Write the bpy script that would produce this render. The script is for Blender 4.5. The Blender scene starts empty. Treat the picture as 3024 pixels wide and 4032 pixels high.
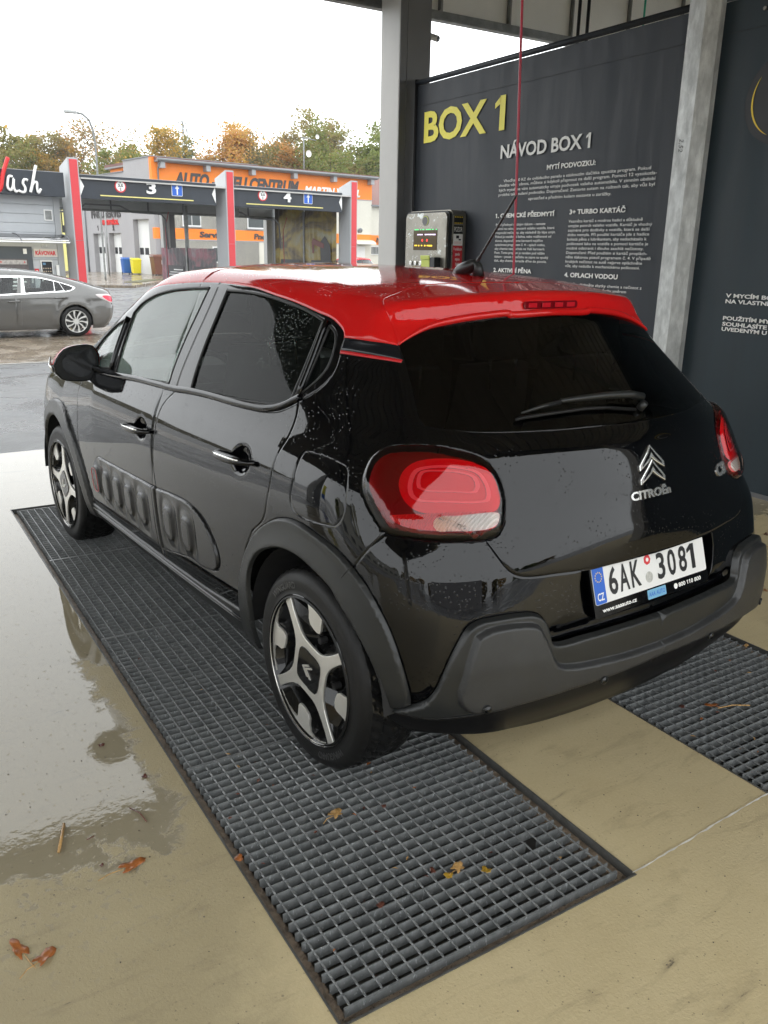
import bpy, bmesh, math, random
import numpy as np
from mathutils import Vector, Matrix
from mathutils.geometry import delaunay_2d_cdt
random.seed(7); np.random.seed(7)
R = math.radians
scene = bpy.context.scene
COL = scene.collection

# ---------------------------------------------------------------- camera, world, sun, exposure
cam_data = bpy.data.cameras.new("camera")
cam = bpy.data.objects.new("camera", cam_data)
COL.objects.link(cam)
cam_data.sensor_width = 36.0
cam_data.sensor_fit = 'AUTO'
cam_data.lens = 3291.73 / 4032.0 * 36.0
cam_data.clip_start = 0.05
cam_data.clip_end = 2000.0
def set_camera(loc, yaw, pitch, roll):
    f = Vector((math.sin(yaw)*math.cos(pitch), math.cos(yaw)*math.cos(pitch), -math.sin(pitch)))
    rt = Vector((math.cos(yaw), -math.sin(yaw), 0))
    up = rt.cross(f)
    r2 = rt*math.cos(roll) + up*math.sin(roll)
    u2 = -rt*math.sin(roll) + up*math.cos(roll)
    m = Matrix(((r2.x, u2.x, -f.x, loc[0]), (r2.y, u2.y, -f.y, loc[1]), (r2.z, u2.z, -f.z, loc[2]), (0, 0, 0, 1)))
    cam.matrix_world = m
set_camera((-1.86754, -2.12061, 1.53688), 0.56028, 0.30127, 0.01863)
scene.camera = cam

world = bpy.data.worlds.new("World")
scene.world = world
world.use_nodes = True
wn = world.node_tree
wn.nodes.clear()
w_out = wn.nodes.new("ShaderNodeOutputWorld")
w_bg = wn.nodes.new("ShaderNodeBackground")
w_bg.inputs["Strength"].default_value = 0.10
w_sky = wn.nodes.new("ShaderNodeTexSky")
w_sky.sky_type = 'NISHITA'
w_sky.sun_disc = False
w_sky.sun_elevation = R(38)
w_sky.sun_rotation = R(-40)
w_sky.dust_density = 3.0
w_mix = wn.nodes.new("ShaderNodeMix")
w_mix.data_type = 'RGBA'
w_mix.inputs[0].default_value = 0.93          # overcast: the cloud layer covers nearly all of the sky
w_mix.inputs[7].default_value = (29.0, 30.0, 30.6, 1)
wn.links.new(w_sky.outputs[0], w_mix.inputs[6])
wn.links.new(w_mix.outputs[2], w_bg.inputs["Color"])
wn.links.new(w_bg.outputs[0], w_out.inputs["Surface"])

sun_data = bpy.data.lights.new("sun", 'SUN')
sun = bpy.data.objects.new("sun", sun_data)
COL.objects.link(sun)
sun_data.energy = 0.6
sun_data.angle = R(25)
sun_data.color = (1.0, 0.97, 0.92)
sun.rotation_euler = (R(52), 0, R(-140))

scene.view_settings.view_transform = 'Standard'
scene.view_settings.look = 'None'
scene.view_settings.exposure = 0.0
scene.view_settings.gamma = 1.0
scene.view_settings.use_curve_mapping = False
scene.render.film_transparent = False
try:
    scene.cycles.max_bounces = 7
    scene.cycles.diffuse_bounces = 3
    scene.cycles.glossy_bounces = 4
    scene.cycles.transparent_max_bounces = 10
    scene.cycles.transmission_bounces = 4
    scene.cycles.caustics_reflective = False
    scene.cycles.caustics_refractive = False
    scene.cycles.sample_clamp_indirect = 6.0
except Exception:
    pass

# ---------------------------------------------------------------- helpers
def link(o, parent=None):
    COL.objects.link(o)
    if parent is not None: o.parent = parent
    return o
def tag(o, label=None, cat=None, group=None, kind=None):
    if label: o["label"] = label
    if cat: o["category"] = cat
    if group: o["group"] = group
    if kind: o["kind"] = kind
    return o
def empty(name, label, cat, loc=(0, 0, 0), rz=0.0, group=None):
    o = bpy.data.objects.new(name, None)
    o.empty_display_size = 0.2
    link(o); o.location = loc; o.rotation_euler = (0, 0, rz)
    return tag(o, label, cat, group)
def mesh_obj(name, verts, faces, mat=None, parent=None, smooth=False, mats=None, fm=None):
    me = bpy.data.meshes.new(name)
    me.from_pydata([tuple(map(float, v)) for v in verts], [], [tuple(int(i) for i in f) for f in faces])
    if mats:
        for m in mats: me.materials.append(m)
        if fm is not None: me.polygons.foreach_set("material_index", [int(i) for i in fm])
    elif mat: me.materials.append(mat)
    if smooth: me.polygons.foreach_set("use_smooth", [True]*len(me.polygons))
    me.update()
    o = bpy.data.objects.new(name, me)
    return link(o, parent)
def tess(poly):
    from mathutils.geometry import tessellate_polygon
    return tessellate_polygon([[Vector((p[0], p[1], 0)) for p in poly]])
class MB:
    """collects simple shapes into one mesh"""
    def __init__(s): s.v = []; s.f = []; s.m = []
    def add(s, vs, fs, mi=0):
        n = len(s.v); s.v += [tuple(map(float, p)) for p in vs]; s.f += [tuple(n+i for i in f) for f in fs]; s.m += [mi]*len(fs); return s
    def box(s, x0, x1, y0, y1, z0, z1, mi=0):
        vs = [(x0,y0,z0),(x1,y0,z0),(x1,y1,z0),(x0,y1,z0),(x0,y0,z1),(x1,y0,z1),(x1,y1,z1),(x0,y1,z1)]
        return s.add(vs, [(0,3,2,1),(4,5,6,7),(0,1,5,4),(1,2,6,5),(2,3,7,6),(3,0,4,7)], mi)
    def rbox(s, x0, x1, y0, y1, z0, z1, r, mi=0, seg=3):
        """box with rounded vertical edges and small top/bottom chamfer"""
        pts = []
        for cx, cy, a0 in ((x1-r, y1-r, 0), (x0+r, y1-r, 90), (x0+r, y0+r, 180), (x1-r, y0+r, 270)):
            for k in range(seg+1):
                a = R(a0 + 90*k/seg); pts.append((cx+r*math.cos(a), cy+r*math.sin(a)))
        c = min(r*0.4, (z1-z0)*.2); mx, my = (x0+x1)/2, (y0+y1)/2
        def ring(z, q):
            return [(mx+(px-mx)*(1-q/max(1e-6, abs(x1-x0)/2)), my+(py-my)*(1-q/max(1e-6, abs(y1-y0)/2)), z) for px, py in pts]
        rs = [ring(z0, c), ring(z0+c, 0), ring(z1-c, 0), ring(z1, c)]
        n = len(pts); vs = sum(rs, []); fs = []
        for k in range(3):
            for i in range(n): fs.append((k*n+i, k*n+(i+1) % n, (k+1)*n+(i+1) % n, (k+1)*n+i))
        fs.append(tuple(range(n-1, -1, -1))); fs.append(tuple(range(3*n, 4*n)))
        return s.add(vs, fs, mi)
    def quad(s, a, b, c, d, mi=0): return s.add([a, b, c, d], [(0, 1, 2, 3)], mi)
    def tube(s, pts, r, n=8, mi=0, cap=True):
        pts = [Vector(p) for p in pts]; rr = r if hasattr(r, '__len__') else [r]*len(pts)
        vs = []; fs = []; up = None
        for i, p in enumerate(pts):
            t = (pts[min(i+1, len(pts)-1)] - pts[max(i-1, 0)]).normalized()
            if up is None:
                up = Vector((0, 0, 1)) if abs(t.z) < .9 else Vector((1, 0, 0))
            a = t.cross(up).normalized(); b = a.cross(t).normalized(); up = b
            for k in range(n):
                w = 2*math.pi*k/n; vs.append(p + (a*math.cos(w) + b*math.sin(w))*rr[i])
        for i in range(len(pts)-1):
            for k in range(n): fs.append((i*n+k, i*n+(k+1) % n, (i+1)*n+(k+1) % n, (i+1)*n+k))
        if cap: fs.append(tuple(range(n-1, -1, -1))); fs.append(tuple((len(pts)-1)*n+k for k in range(n)))
        return s.add(vs, fs, mi)
    def prism(s, poly, f, d0, d1, mi=0):
        """poly 2D, f(a,b,d)->3D, extruded d0..d1; triangulated caps"""
        n = len(poly); vs = [f(a, b, d0) for a, b in poly] + [f(a, b, d1) for a, b in poly]
        fs = []
        for t in tess(poly): fs.append(tuple(t)); fs.append(tuple(n+i for i in reversed(t)))
        for i in range(n): fs.append((i, (i+1) % n, n+(i+1) % n, n+i))
        return s.add(vs, fs, mi)
    def build(s, name, mat=None, parent=None, smooth=False, mats=None, fix=True):
        o = mesh_obj(name, s.v, s.f, mat, parent, smooth, mats, s.m if mats else None)
        if fix:
            bm = bmesh.new(); bm.from_mesh(o.data); bmesh.ops.recalc_face_normals(bm, faces=bm.faces); bm.to_mesh(o.data); bm.free()
        return o
def bevel(o, w=.004, seg=2, ang=35):
    m = o.modifiers.new("bevel", 'BEVEL'); m.width = w; m.segments = seg; m.limit_method = 'ANGLE'; m.angle_limit = R(ang); m.harden_normals = False
    for p in o.data.polygons: p.use_smooth = False
    return o
def autosmooth(o, ang=40):
    me = o.data
    bm = bmesh.new(); bm.from_mesh(me)
    for f in bm.faces: f.smooth = True
    for e in bm.edges:
        if len(e.link_faces) == 2 and e.calc_face_angle(0) > R(ang): e.smooth = False
    bm.to_mesh(me); bm.free(); return o
def copy_tree(o, parent=None):
    c = o.copy(); COL.objects.link(c)
    if parent is not None: c.parent = parent
    for ch in list(o.children): copy_tree(ch, c)
    return c
FONT = None
def text_mesh(name, body, size, mat, parent=None, M=None, extrude=0.0, bold=0.0, align='LEFT', sx=1.0, shear=0.0, width=None, spacing=1.0, flag=True):
    cu = bpy.data.curves.new(name, 'FONT'); cu.body = body; cu.size = size; cu.extrude = extrude; cu.offset = bold
    cu.align_x = align; cu.shear = shear; cu.resolution_u = 3; cu.space_character = spacing
    tmp = bpy.data.objects.new(name + "_tmp", cu); COL.objects.link(tmp)
    dg = bpy.context.evaluated_depsgraph_get(); dg.update()
    me = bpy.data.meshes.new_from_object(tmp.evaluated_get(dg))
    bpy.data.objects.remove(tmp)
    me.materials.clear(); me.materials.append(mat)
    co = np.zeros(len(me.vertices)*3); me.vertices.foreach_get("co", co); co = co.reshape(-1, 3)
    if width and len(co):
        w = co[:, 0].max()-co[:, 0].min(); sx = width/max(w, 1e-6)
        if align == 'LEFT': co[:, 0] -= co[:, 0].min()
    flags = []
    if '1' in body and flag and len(co):
        def wid(s_):
            cu2 = bpy.data.curves.new("w", 'FONT'); cu2.body = s_; cu2.size = size; cu2.offset = bold; cu2.space_character = spacing
            t2 = bpy.data.objects.new("w", cu2); COL.objects.link(t2); dg2 = bpy.context.evaluated_depsgraph_get(); dg2.update(); m2_ = bpy.data.meshes.new_from_object(t2.evaluated_get(dg2))
            xs_ = [q.co.x for q in m2_.vertices]; bpy.data.objects.remove(t2); return (min(xs_), max(xs_))
        x00 = wid(body)[0]
        st_ = wid('1'); sw_ = st_[1]-st_[0]; top_z = size*.70
        for i, ch in enumerate(body):
            if ch == '1':
                xr = wid(body[:i+1])[1]-x00; xl_ = xr-sw_; flags.append((xl_+.01*size, xr))
    co[:, 0] *= sx
    me.vertices.foreach_set("co", co.ravel()); me.update()
    if flags:
        ztop = co[:, 1].max() if flag is True else flag; bm = bmesh.new(); bm.from_mesh(me); zt = size*.70; ex_ = extrude
        for xl_, xr in flags:
            P_ = [(xl_*sx+.002*size, zt), (xl_*sx+.002*size, zt-.16*size), (xl_*sx-.155*size*sx, zt-.245*size), (xl_*sx-.155*size*sx, zt-.135*size)]
            vs_ = [bm.verts.new((a, b, ex_)) for a, b in P_]; bm.faces.new(vs_[::-1] if False else vs_)
        bm.to_mesh(me); bm.free()
    o = bpy.data.objects.new(name, me); link(o, parent)
    if M is not None: o.matrix_local = M
    return o
def frameM(o, ex, ey):
    ex = Vector(ex).normalized(); ey = Vector(ey).normalized(); ez = ex.cross(ey)
    return Matrix(((ex.x, ey.x, ez.x, o[0]), (ex.y, ey.y, ez.y, o[1]), (ex.z, ey.z, ez.z, o[2]), (0, 0, 0, 1)))

# ---------------------------------------------------------------- materials
def new_mat(name):
    m = bpy.data.materials.new(name); m.use_nodes = True
    nt = m.node_tree; b = nt.nodes["Principled BSDF"]
    return m, nt, b
def coords(nt, scale=(1, 1, 1), kind='Object'):
    tc = nt.nodes.new("ShaderNodeTexCoord"); mp = nt.nodes.new("ShaderNodeMapping")
    mp.inputs["Scale"].default_value = scale
    nt.links.new(tc.outputs[kind], mp.inputs[0]); return mp.outputs[0]
def noise(nt, vec, scale, detail=4, rough=.6, dist=0):
    n = nt.nodes.new("ShaderNodeTexNoise"); n.inputs["Scale"].default_value = scale; n.inputs["Detail"].default_value = detail
    n.inputs["Roughness"].default_value = rough; n.inputs["Distortion"].default_value = dist
    nt.links.new(vec, n.inputs["Vector"]); return n.outputs[0]
def ramp(nt, fac, stops):
    r = nt.nodes.new("ShaderNodeValToRGB"); e = r.color_ramp.elements
    while len(e) < len(stops): e.new(.5)
    for k, (p, c) in enumerate(stops):
        e[k].position = p; e[k].color = (c, c, c, 1) if not hasattr(c, '__len__') else (*c, 1)
    nt.links.new(fac, r.inputs[0]); return r.outputs[0]
def mixc(nt, fac, a, b, mode='MIX'):
    n = nt.nodes.new("ShaderNodeMix"); n.data_type = 'RGBA'; n.blend_type = mode
    for i, v in ((0, fac), (6, a), (7, b)):
        if hasattr(v, 'is_output') or hasattr(v, 'links'): nt.links.new(v, n.inputs[i])
        else: n.inputs[i].default_value = v if i == 0 else (*v[:3], 1)
    return n.outputs[2]
def math_n(nt, op, a, b=None, clamp=False):
    n = nt.nodes.new("ShaderNodeMath"); n.operation = op; n.use_clamp = clamp
    for i, v in enumerate((a, b)):
        if v is None: continue
        if hasattr(v, 'links'): nt.links.new(v, n.inputs[i])
        else: n.inputs[i].default_value = v
    return n.outputs[0]
def bump(nt, b, h, strength=.2, dist=.01, normal=None):
    n = nt.nodes.new("ShaderNodeBump"); n.inputs["Strength"].default_value = strength; n.inputs["Distance"].default_value = dist
    nt.links.new(h, n.inputs["Height"])
    if normal is not None: nt.links.new(normal, n.inputs["Normal"])
    nt.links.new(n.outputs[0], b.inputs["Normal"]); return n.outputs[0]
def simple(name, col, rough=.5, metal=0.0, var=0.0, vscale=6.0, bmp=0.0, bscale=60.0, spec=.5, coat=0.0, emit=None, estr=1.0):
    m, nt, b = new_mat(name)
    b.inputs["Base Color"].default_value = (*col, 1); b.inputs["Roughness"].default_value = rough
    b.inputs["Metallic"].default_value = metal; b.inputs["Specular IOR Level"].default_value = spec
    if coat: b.inputs["Coat Weight"].default_value = coat; b.inputs["Coat Roughness"].default_value = .03
    if var:
        v = coords(nt); n = noise(nt, v, vscale, 6, .65)
        c = mixc(nt, ramp(nt, n, [(.3, 0.0), (.7, 1.0)]), tuple(x*(1-var) for x in col), tuple(min(1, x*(1+var)) for x in col))
        nt.links.new(c, b.inputs["Base Color"])
        r = math_n(nt, 'ADD', math_n(nt, 'MULTIPLY', n, rough*.5), rough*.75); nt.links.new(r, b.inputs["Roughness"])
    if bmp:
        v2 = coords(nt); bump(nt, b, noise(nt, v2, bscale, 3, .6), bmp, .004)
    if emit: b.inputs["Emission Color"].default_value = (*emit, 1); b.inputs["Emission Strength"].default_value = estr
    return m

def m_concrete():
    m, nt, b = new_mat("wet_concrete")
    g = nt.nodes.new("ShaderNodeNewGeometry"); P = g.outputs["Position"]
    sep = nt.nodes.new("ShaderNodeSeparateXYZ"); nt.links.new(P, sep.inputs[0])
    big = noise(nt, P, .9, 5, .6, .3); mid = noise(nt, P, 3.2, 8, .68, .4); fine = noise(nt, P, 120, 4, .7)
    base = mixc(nt, ramp(nt, mid, [(.28, 0.0), (.72, 1.0)]), (.470, .375, .205), (.565, .465, .270))
    base = mixc(nt, ramp(nt, big, [(.38, 0.0), (.62, .4)]), base, (.370, .298, .175))
    base = mixc(nt, ramp(nt, fine, [(.30, 0.0), (.8, .5)]), base, (.60, .50, .30))
    # brushed darker streaks
    mp = nt.nodes.new("ShaderNodeMapping"); mp.inputs["Scale"].default_value = (2.2, 9.0, 1); mp.inputs["Rotation"].default_value = (0, 0, R(25)); nt.links.new(P, mp.inputs[0])
    stn = noise(nt, mp.outputs[0], 1.6, 9, .72, .5)
    base = mixc(nt, ramp(nt, stn, [(.54, 0.0), (.70, .45)]), base, (.235, .185, .115))
    base = mixc(nt, ramp(nt, stn, [(.665, 0.0), (.70, .8)]), base, (.050, .040, .032))
    # dark pores and grit of two sizes
    for sc_, r0, thr in ((23, .07, .47), (61, .13, .46)):
        vo = nt.nodes.new("ShaderNodeTexVoronoi"); vo.inputs["Scale"].default_value = sc_; nt.links.new(P, vo.inputs["Vector"])
        gate = ramp(nt, noise(nt, P, sc_*.3, 4, .7), [(thr, 0.0), (thr+.12, 1.0)])
        pores = math_n(nt, 'MULTIPLY', ramp(nt, vo.outputs["Distance"], [(r0*.6, 1.0), (r0*1.3, 0.0)]), gate)
        base = mixc(nt, math_n(nt, 'MULTIPLY', pores, .6), base, (.085, .070, .048))
    # water film on the outer side of the bay
    wob = math_n(nt, 'MULTIPLY', math_n(nt, 'SUBTRACT', noise(nt, P, 6.5, 9, .74, .25), .5), 1.0)
    wx = ramp(nt, math_n(nt, 'SUBTRACT', -1.265, math_n(nt, 'ADD', sep.outputs[0], math_n(nt, 'MULTIPLY', wob, .38))), [(.0, 0.0), (.03, 1.0)])
    wx2 = ramp(nt, math_n(nt, 'SUBTRACT', sep.outputs[1], math_n(nt, 'ADD', .85, math_n(nt, 'MULTIPLY', wob, 1.0))), [(.0, 0.0), (.06, 1.0)])
    wx = math_n(nt, 'MAXIMUM', wx, wx2)
    wy = ramp(nt, math_n(nt, 'ADD', math_n(nt, 'ADD', sep.outputs[1], .22), math_n(nt, 'MULTIPLY', wob, .9)), [(.0, 0.0), (.05, 1.0)])
    wet = math_n(nt, 'MULTIPLY', wx, wy)
    specks = ramp(nt, noise(nt, P, 38, 5, .65, .15), [(.58, 0.0), (.61, 1.0)])
    ny = ramp(nt, math_n(nt, 'ADD', sep.outputs[1], .75), [(.0, 0.0), (.7, 1.0)])
    lx = ramp(nt, math_n(nt, 'SUBTRACT', -1.25, sep.outputs[0]), [(.0, 0.0), (.12, 1.0)])
    wet = math_n(nt, 'MAXIMUM', wet, math_n(nt, 'MULTIPLY', math_n(nt, 'MULTIPLY', specks, ny), lx))
    drops = ramp(nt, noise(nt, P, 60, 3, .6), [(.66, 0.0), (.68, 1.0)])
    wet = math_n(nt, 'MULTIPLY', wet, math_n(nt, 'SUBTRACT', 1.0, math_n(nt, 'MULTIPLY', drops, .6)))
    damp = ramp(nt, math_n(nt, 'SUBTRACT', math_n(nt, 'MULTIPLY', wob, .5), math_n(nt, 'ADD', sep.outputs[0], math_n(nt, 'MULTIPLY', sep.outputs[1], -.55))), [(.75, 0.0), (1.9, 1.0)])
    base = mixc(nt, math_n(nt, 'MULTIPLY', damp, .42), base, (.150, .130, .078))
    base = mixc(nt, math_n(nt, 'MULTIPLY', wet, .6), base, (.21, .19, .145))
    nt.links.new(base, b.inputs["Base Color"])
    dry = math_n(nt, 'SUBTRACT', 1.0, wet)
    rough = math_n(nt, 'ADD', math_n(nt, 'MULTIPLY', dry, math_n(nt, 'ADD', .50, math_n(nt, 'MULTIPLY', mid, .18))), .028)
    nt.links.new(rough, b.inputs["Roughness"]); b.inputs["IOR"].default_value = 1.50
    h = math_n(nt, 'MULTIPLY', fine, dry)
    n1 = bump(nt, b, h, .55, .003)
    edge = math_n(nt, 'MULTIPLY', wet, ramp(nt, math_n(nt, 'ABSOLUTE', math_n(nt, 'ADD', sep.outputs[1], .1)), [(.0, 1.0), (.8, .12)]))
    bump(nt, b, math_n(nt, 'MULTIPLY', noise(nt, P, 30, 3, .5), edge), .22, .002, n1)
    return m
def m_asphalt():
    m, nt, b = new_mat("wet_asphalt")
    g = nt.nodes.new("ShaderNodeNewGeometry"); P = g.outputs["Position"]
    fine = noise(nt, P, 60, 4, .8); big = noise(nt, P, .35, 6, .65, .5)
    c = mixc(nt, ramp(nt, fine, [(.3, 0.0), (.75, 1.0)]), (.065, .067, .070), (.175, .177, .182))
    c = mixc(nt, ramp(nt, big, [(.4, 0.0), (.6, .5)]), c, (.12, .118, .112))
    nt.links.new(c, b.inputs["Base Color"])
    r = ramp(nt, noise(nt, P, .8, 6, .7, .7), [(.35, .12), (.6, .42)]); nt.links.new(r, b.inputs["Roughness"])
    bump(nt, b, fine, .5, .006); b.inputs["IOR"].default_value = 1.4
    return m
def m_pavers():
    m, nt, b = new_mat("wet_pavers")
    g = nt.nodes.new("ShaderNodeNewGeometry"); P = g.outputs["Position"]
    br = nt.nodes.new("ShaderNodeTexBrick"); br.inputs["Scale"].default_value = 1.0
    br.inputs["Brick Width"].default_value = .2; br.inputs["Row Height"].default_value = .1; br.inputs["Mortar Size"].default_value = .006
    br.inputs["Color1"].default_value = (.20, .155, .11, 1); br.inputs["Color2"].default_value = (.27, .215, .155, 1); br.inputs["Mortar"].default_value = (.07, .06, .05, 1)
    nt.links.new(P, br.inputs["Vector"])
    c = mixc(nt, ramp(nt, noise(nt, P, 1.2, 6, .7), [(.35, 0.0), (.65, .6)]), br.outputs["Color"], (.14, .12, .095))
    nt.links.new(c, b.inputs["Base Color"])
    nt.links.new(ramp(nt, noise(nt, P, 1.7, 5, .7), [(.4, .10), (.65, .4)]), b.inputs["Roughness"])
    bump(nt, b, br.outputs["Fac"], -.3, .004)
    return m
def m_paint(name, col, flake=0.0, drops=0.0, rough=.04):
    """wet car paint: glossy, with small beads of water"""
    m, nt, b = new_mat(name)
    b.inputs["Base Color"].default_value = (*col, 1); b.inputs["Roughness"].default_value = rough
    b.inputs["IOR"].default_value = 1.46; b.inputs["Metallic"].default_value = flake
    if drops:
        v = coords(nt)
        nt.links.new(ramp(nt, noise(nt, v, 2.2, 7, .7, .5), [(.45, rough), (.75, rough+.05)]), b.inputs["Roughness"])
        vo = nt.nodes.new("ShaderNodeTexVoronoi"); vo.inputs["Scale"].default_value = 95; nt.links.new(v, vo.inputs["Vector"])
        gate = ramp(nt, noise(nt, v, 9.0, 4, .7), [(.44, 0.0), (.62, 1.0)])
        d = math_n(nt, 'MULTIPLY', ramp(nt, vo.outputs["Distance"], [(.08, 1.0), (.24, 0.0)]), gate)
        bump(nt, b, math_n(nt, 'MULTIPLY', d, drops), .55, .0012)
    return m
def m_glass(name, tint, refl=1.0, drops=0.0, fog=0.0):
    m = bpy.data.materials.new(name); m.use_nodes = True; nt = m.node_tree; nt.nodes.clear()
    out = nt.nodes.new("ShaderNodeOutputMaterial"); tr = nt.nodes.new("ShaderNodeBsdfTransparent"); gl = nt.nodes.new("ShaderNodeBsdfGlossy")
    fr = nt.nodes.new("ShaderNodeFresnel"); fr.inputs["IOR"].default_value = 1.5; mx = nt.nodes.new("ShaderNodeMixShader")
    tr.inputs["Color"].default_value = (*tint, 1); gl.inputs["Roughness"].default_value = .02; gl.inputs["Color"].default_value = (refl, refl, refl, 1)
    nt.links.new(fr.outputs[0], mx.inputs[0]); nt.links.new(tr.outputs[0], mx.inputs[1]); nt.links.new(gl.outputs[0], mx.inputs[2]); nt.links.new(mx.outputs[0], out.inputs[0])
    if drops:
        v = coords(nt)
        vo = nt.nodes.new("ShaderNodeTexVoronoi"); vo.inputs["Scale"].default_value = 120; nt.links.new(v, vo.inputs["Vector"])
        gate = ramp(nt, noise(nt, v, 3.5, 4, .6), [(.52, 0.0), (.66, 1.0)])
        d = math_n(nt, 'MULTIPLY', ramp(nt, vo.outputs["Distance"], [(.14, 1.0), (.32, 0.0)]), gate)
        bp = nt.nodes.new("ShaderNodeBump"); bp.inputs["Strength"].default_value = .4*drops; bp.inputs["Distance"].default_value = .0012
        nt.links.new(d, bp.inputs["Height"]); nt.links.new(bp.outputs[0], gl.inputs["Normal"]); nt.links.new(bp.outputs[0], fr.inputs["Normal"])
        df = nt.nodes.new("ShaderNodeBsdfDiffuse"); df.inputs["Color"].default_value = (.60, .74, .67, 1)
        mist = ramp(nt, noise(nt, v, 2.4, 5, .6), [(.3, fog*.5), (.7, fog)])
        m2 = nt.nodes.new("ShaderNodeMixShader"); nt.links.new(math_n(nt, 'MAXIMUM', math_n(nt, 'MULTIPLY', d, .30*drops), mist), m2.inputs[0])
        nt.links.new(tr.outputs[0], m2.inputs[1]); nt.links.new(df.outputs[0], m2.inputs[2]); nt.links.new(m2.outputs[0], mx.inputs[1])
    return m
def m_galv(name, base=(.32, .34, .34), dark=(.20, .215, .22), rough=.42, scale=18, metal=.55, stretch=(1, 1, 1)):
    m, nt, b = new_mat(name); v = coords(nt, stretch)
    vo = nt.nodes.new("ShaderNodeTexVoronoi"); vo.inputs["Scale"].default_value = scale; nt.links.new(v, vo.inputs["Vector"])
    n = noise(nt, v, scale*.6, 6, .7)
    c = mixc(nt, ramp(nt, n, [(.3, 0.0), (.7, 1.0)]), dark, base); sc_ = nt.nodes.new('ShaderNodeSeparateColor'); nt.links.new(vo.outputs['Color'], sc_.inputs[0]); c = mixc(nt, ramp(nt, sc_.outputs[0], [(0, 0.0), (1, .45)]), c, dark)
    nt.links.new(c, b.inputs["Base Color"]); b.inputs["Metallic"].default_value = metal
    nt.links.new(ramp(nt, n, [(.3, rough+.12), (.7, rough-.1)]), b.inputs["Roughness"])
    return m
def m_banner(name, c1=(.010, .014, .021), c2=(.018, .025, .036)):
    m, nt, b = new_mat(name); v = coords(nt)
    mp = nt.nodes.new("ShaderNodeMapping"); mp.inputs["Scale"].default_value = (1, 3.5, .5); nt.links.new(v, mp.inputs[0])
    n = noise(nt, mp.outputs[0], 1.6, 7, .6, .3); c = mixc(nt, ramp(nt, n, [(.35, 0.0), (.7, 1.0)]), c1, c2)
    vo = nt.nodes.new("ShaderNodeTexVoronoi"); vo.inputs["Scale"].default_value = 26; nt.links.new(v, vo.inputs["Vector"])
    gate = ramp(nt, noise(nt, v, 2.2, 4, .6), [(.48, 0.0), (.62, 1.0)])
    sp = math_n(nt, 'MULTIPLY', ramp(nt, vo.outputs["Distance"], [(.08, 1.0), (.16, 0.0)]), gate)
    c = mixc(nt, math_n(nt, 'MULTIPLY', sp, .8), c, (.008, .010, .013)); nt.links.new(c, b.inputs["Base Color"])
    nt.links.new(ramp(nt, n, [(.3, .50), (.7, .65)]), b.inputs["Roughness"])
    w = nt.nodes.new("ShaderNodeMapping"); w.inputs["Scale"].default_value = (1, 2.2, .25); nt.links.new(v, w.inputs[0])
    bump(nt, b, noise(nt, w.outputs[0], 1.3, 3, .5), .35, .03)
    return m

def m_grate():
    m, nt, b = new_mat("galvanised_grate"); g = nt.nodes.new("ShaderNodeNewGeometry"); P = g.outputs["Position"]
    mp = nt.nodes.new("ShaderNodeMapping"); mp.inputs["Scale"].default_value = (1, 1, .35); mp.inputs["Rotation"].default_value = (0, R(25), 0); nt.links.new(P, mp.inputs[0])
    n = noise(nt, mp.outputs[0], 26, 6, .7); s_ = noise(nt, mp.outputs[0], 150, 3, .6)
    c = mixc(nt, ramp(nt, n, [(.3, 0.0), (.7, 1.0)]), (.125, .131, .131), (.250, .256, .252))
    c = mixc(nt, ramp(nt, s_, [(.62, 0.0), (.70, .7)]), c, (.48, .51, .51)); nt.links.new(c, b.inputs["Base Color"])
    b.inputs["Metallic"].default_value = .15; nt.links.new(ramp(nt, n, [(.3, .42), (.7, .26)]), b.inputs["Roughness"]); bump(nt, b, s_, .25, .001)
    return m
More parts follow.
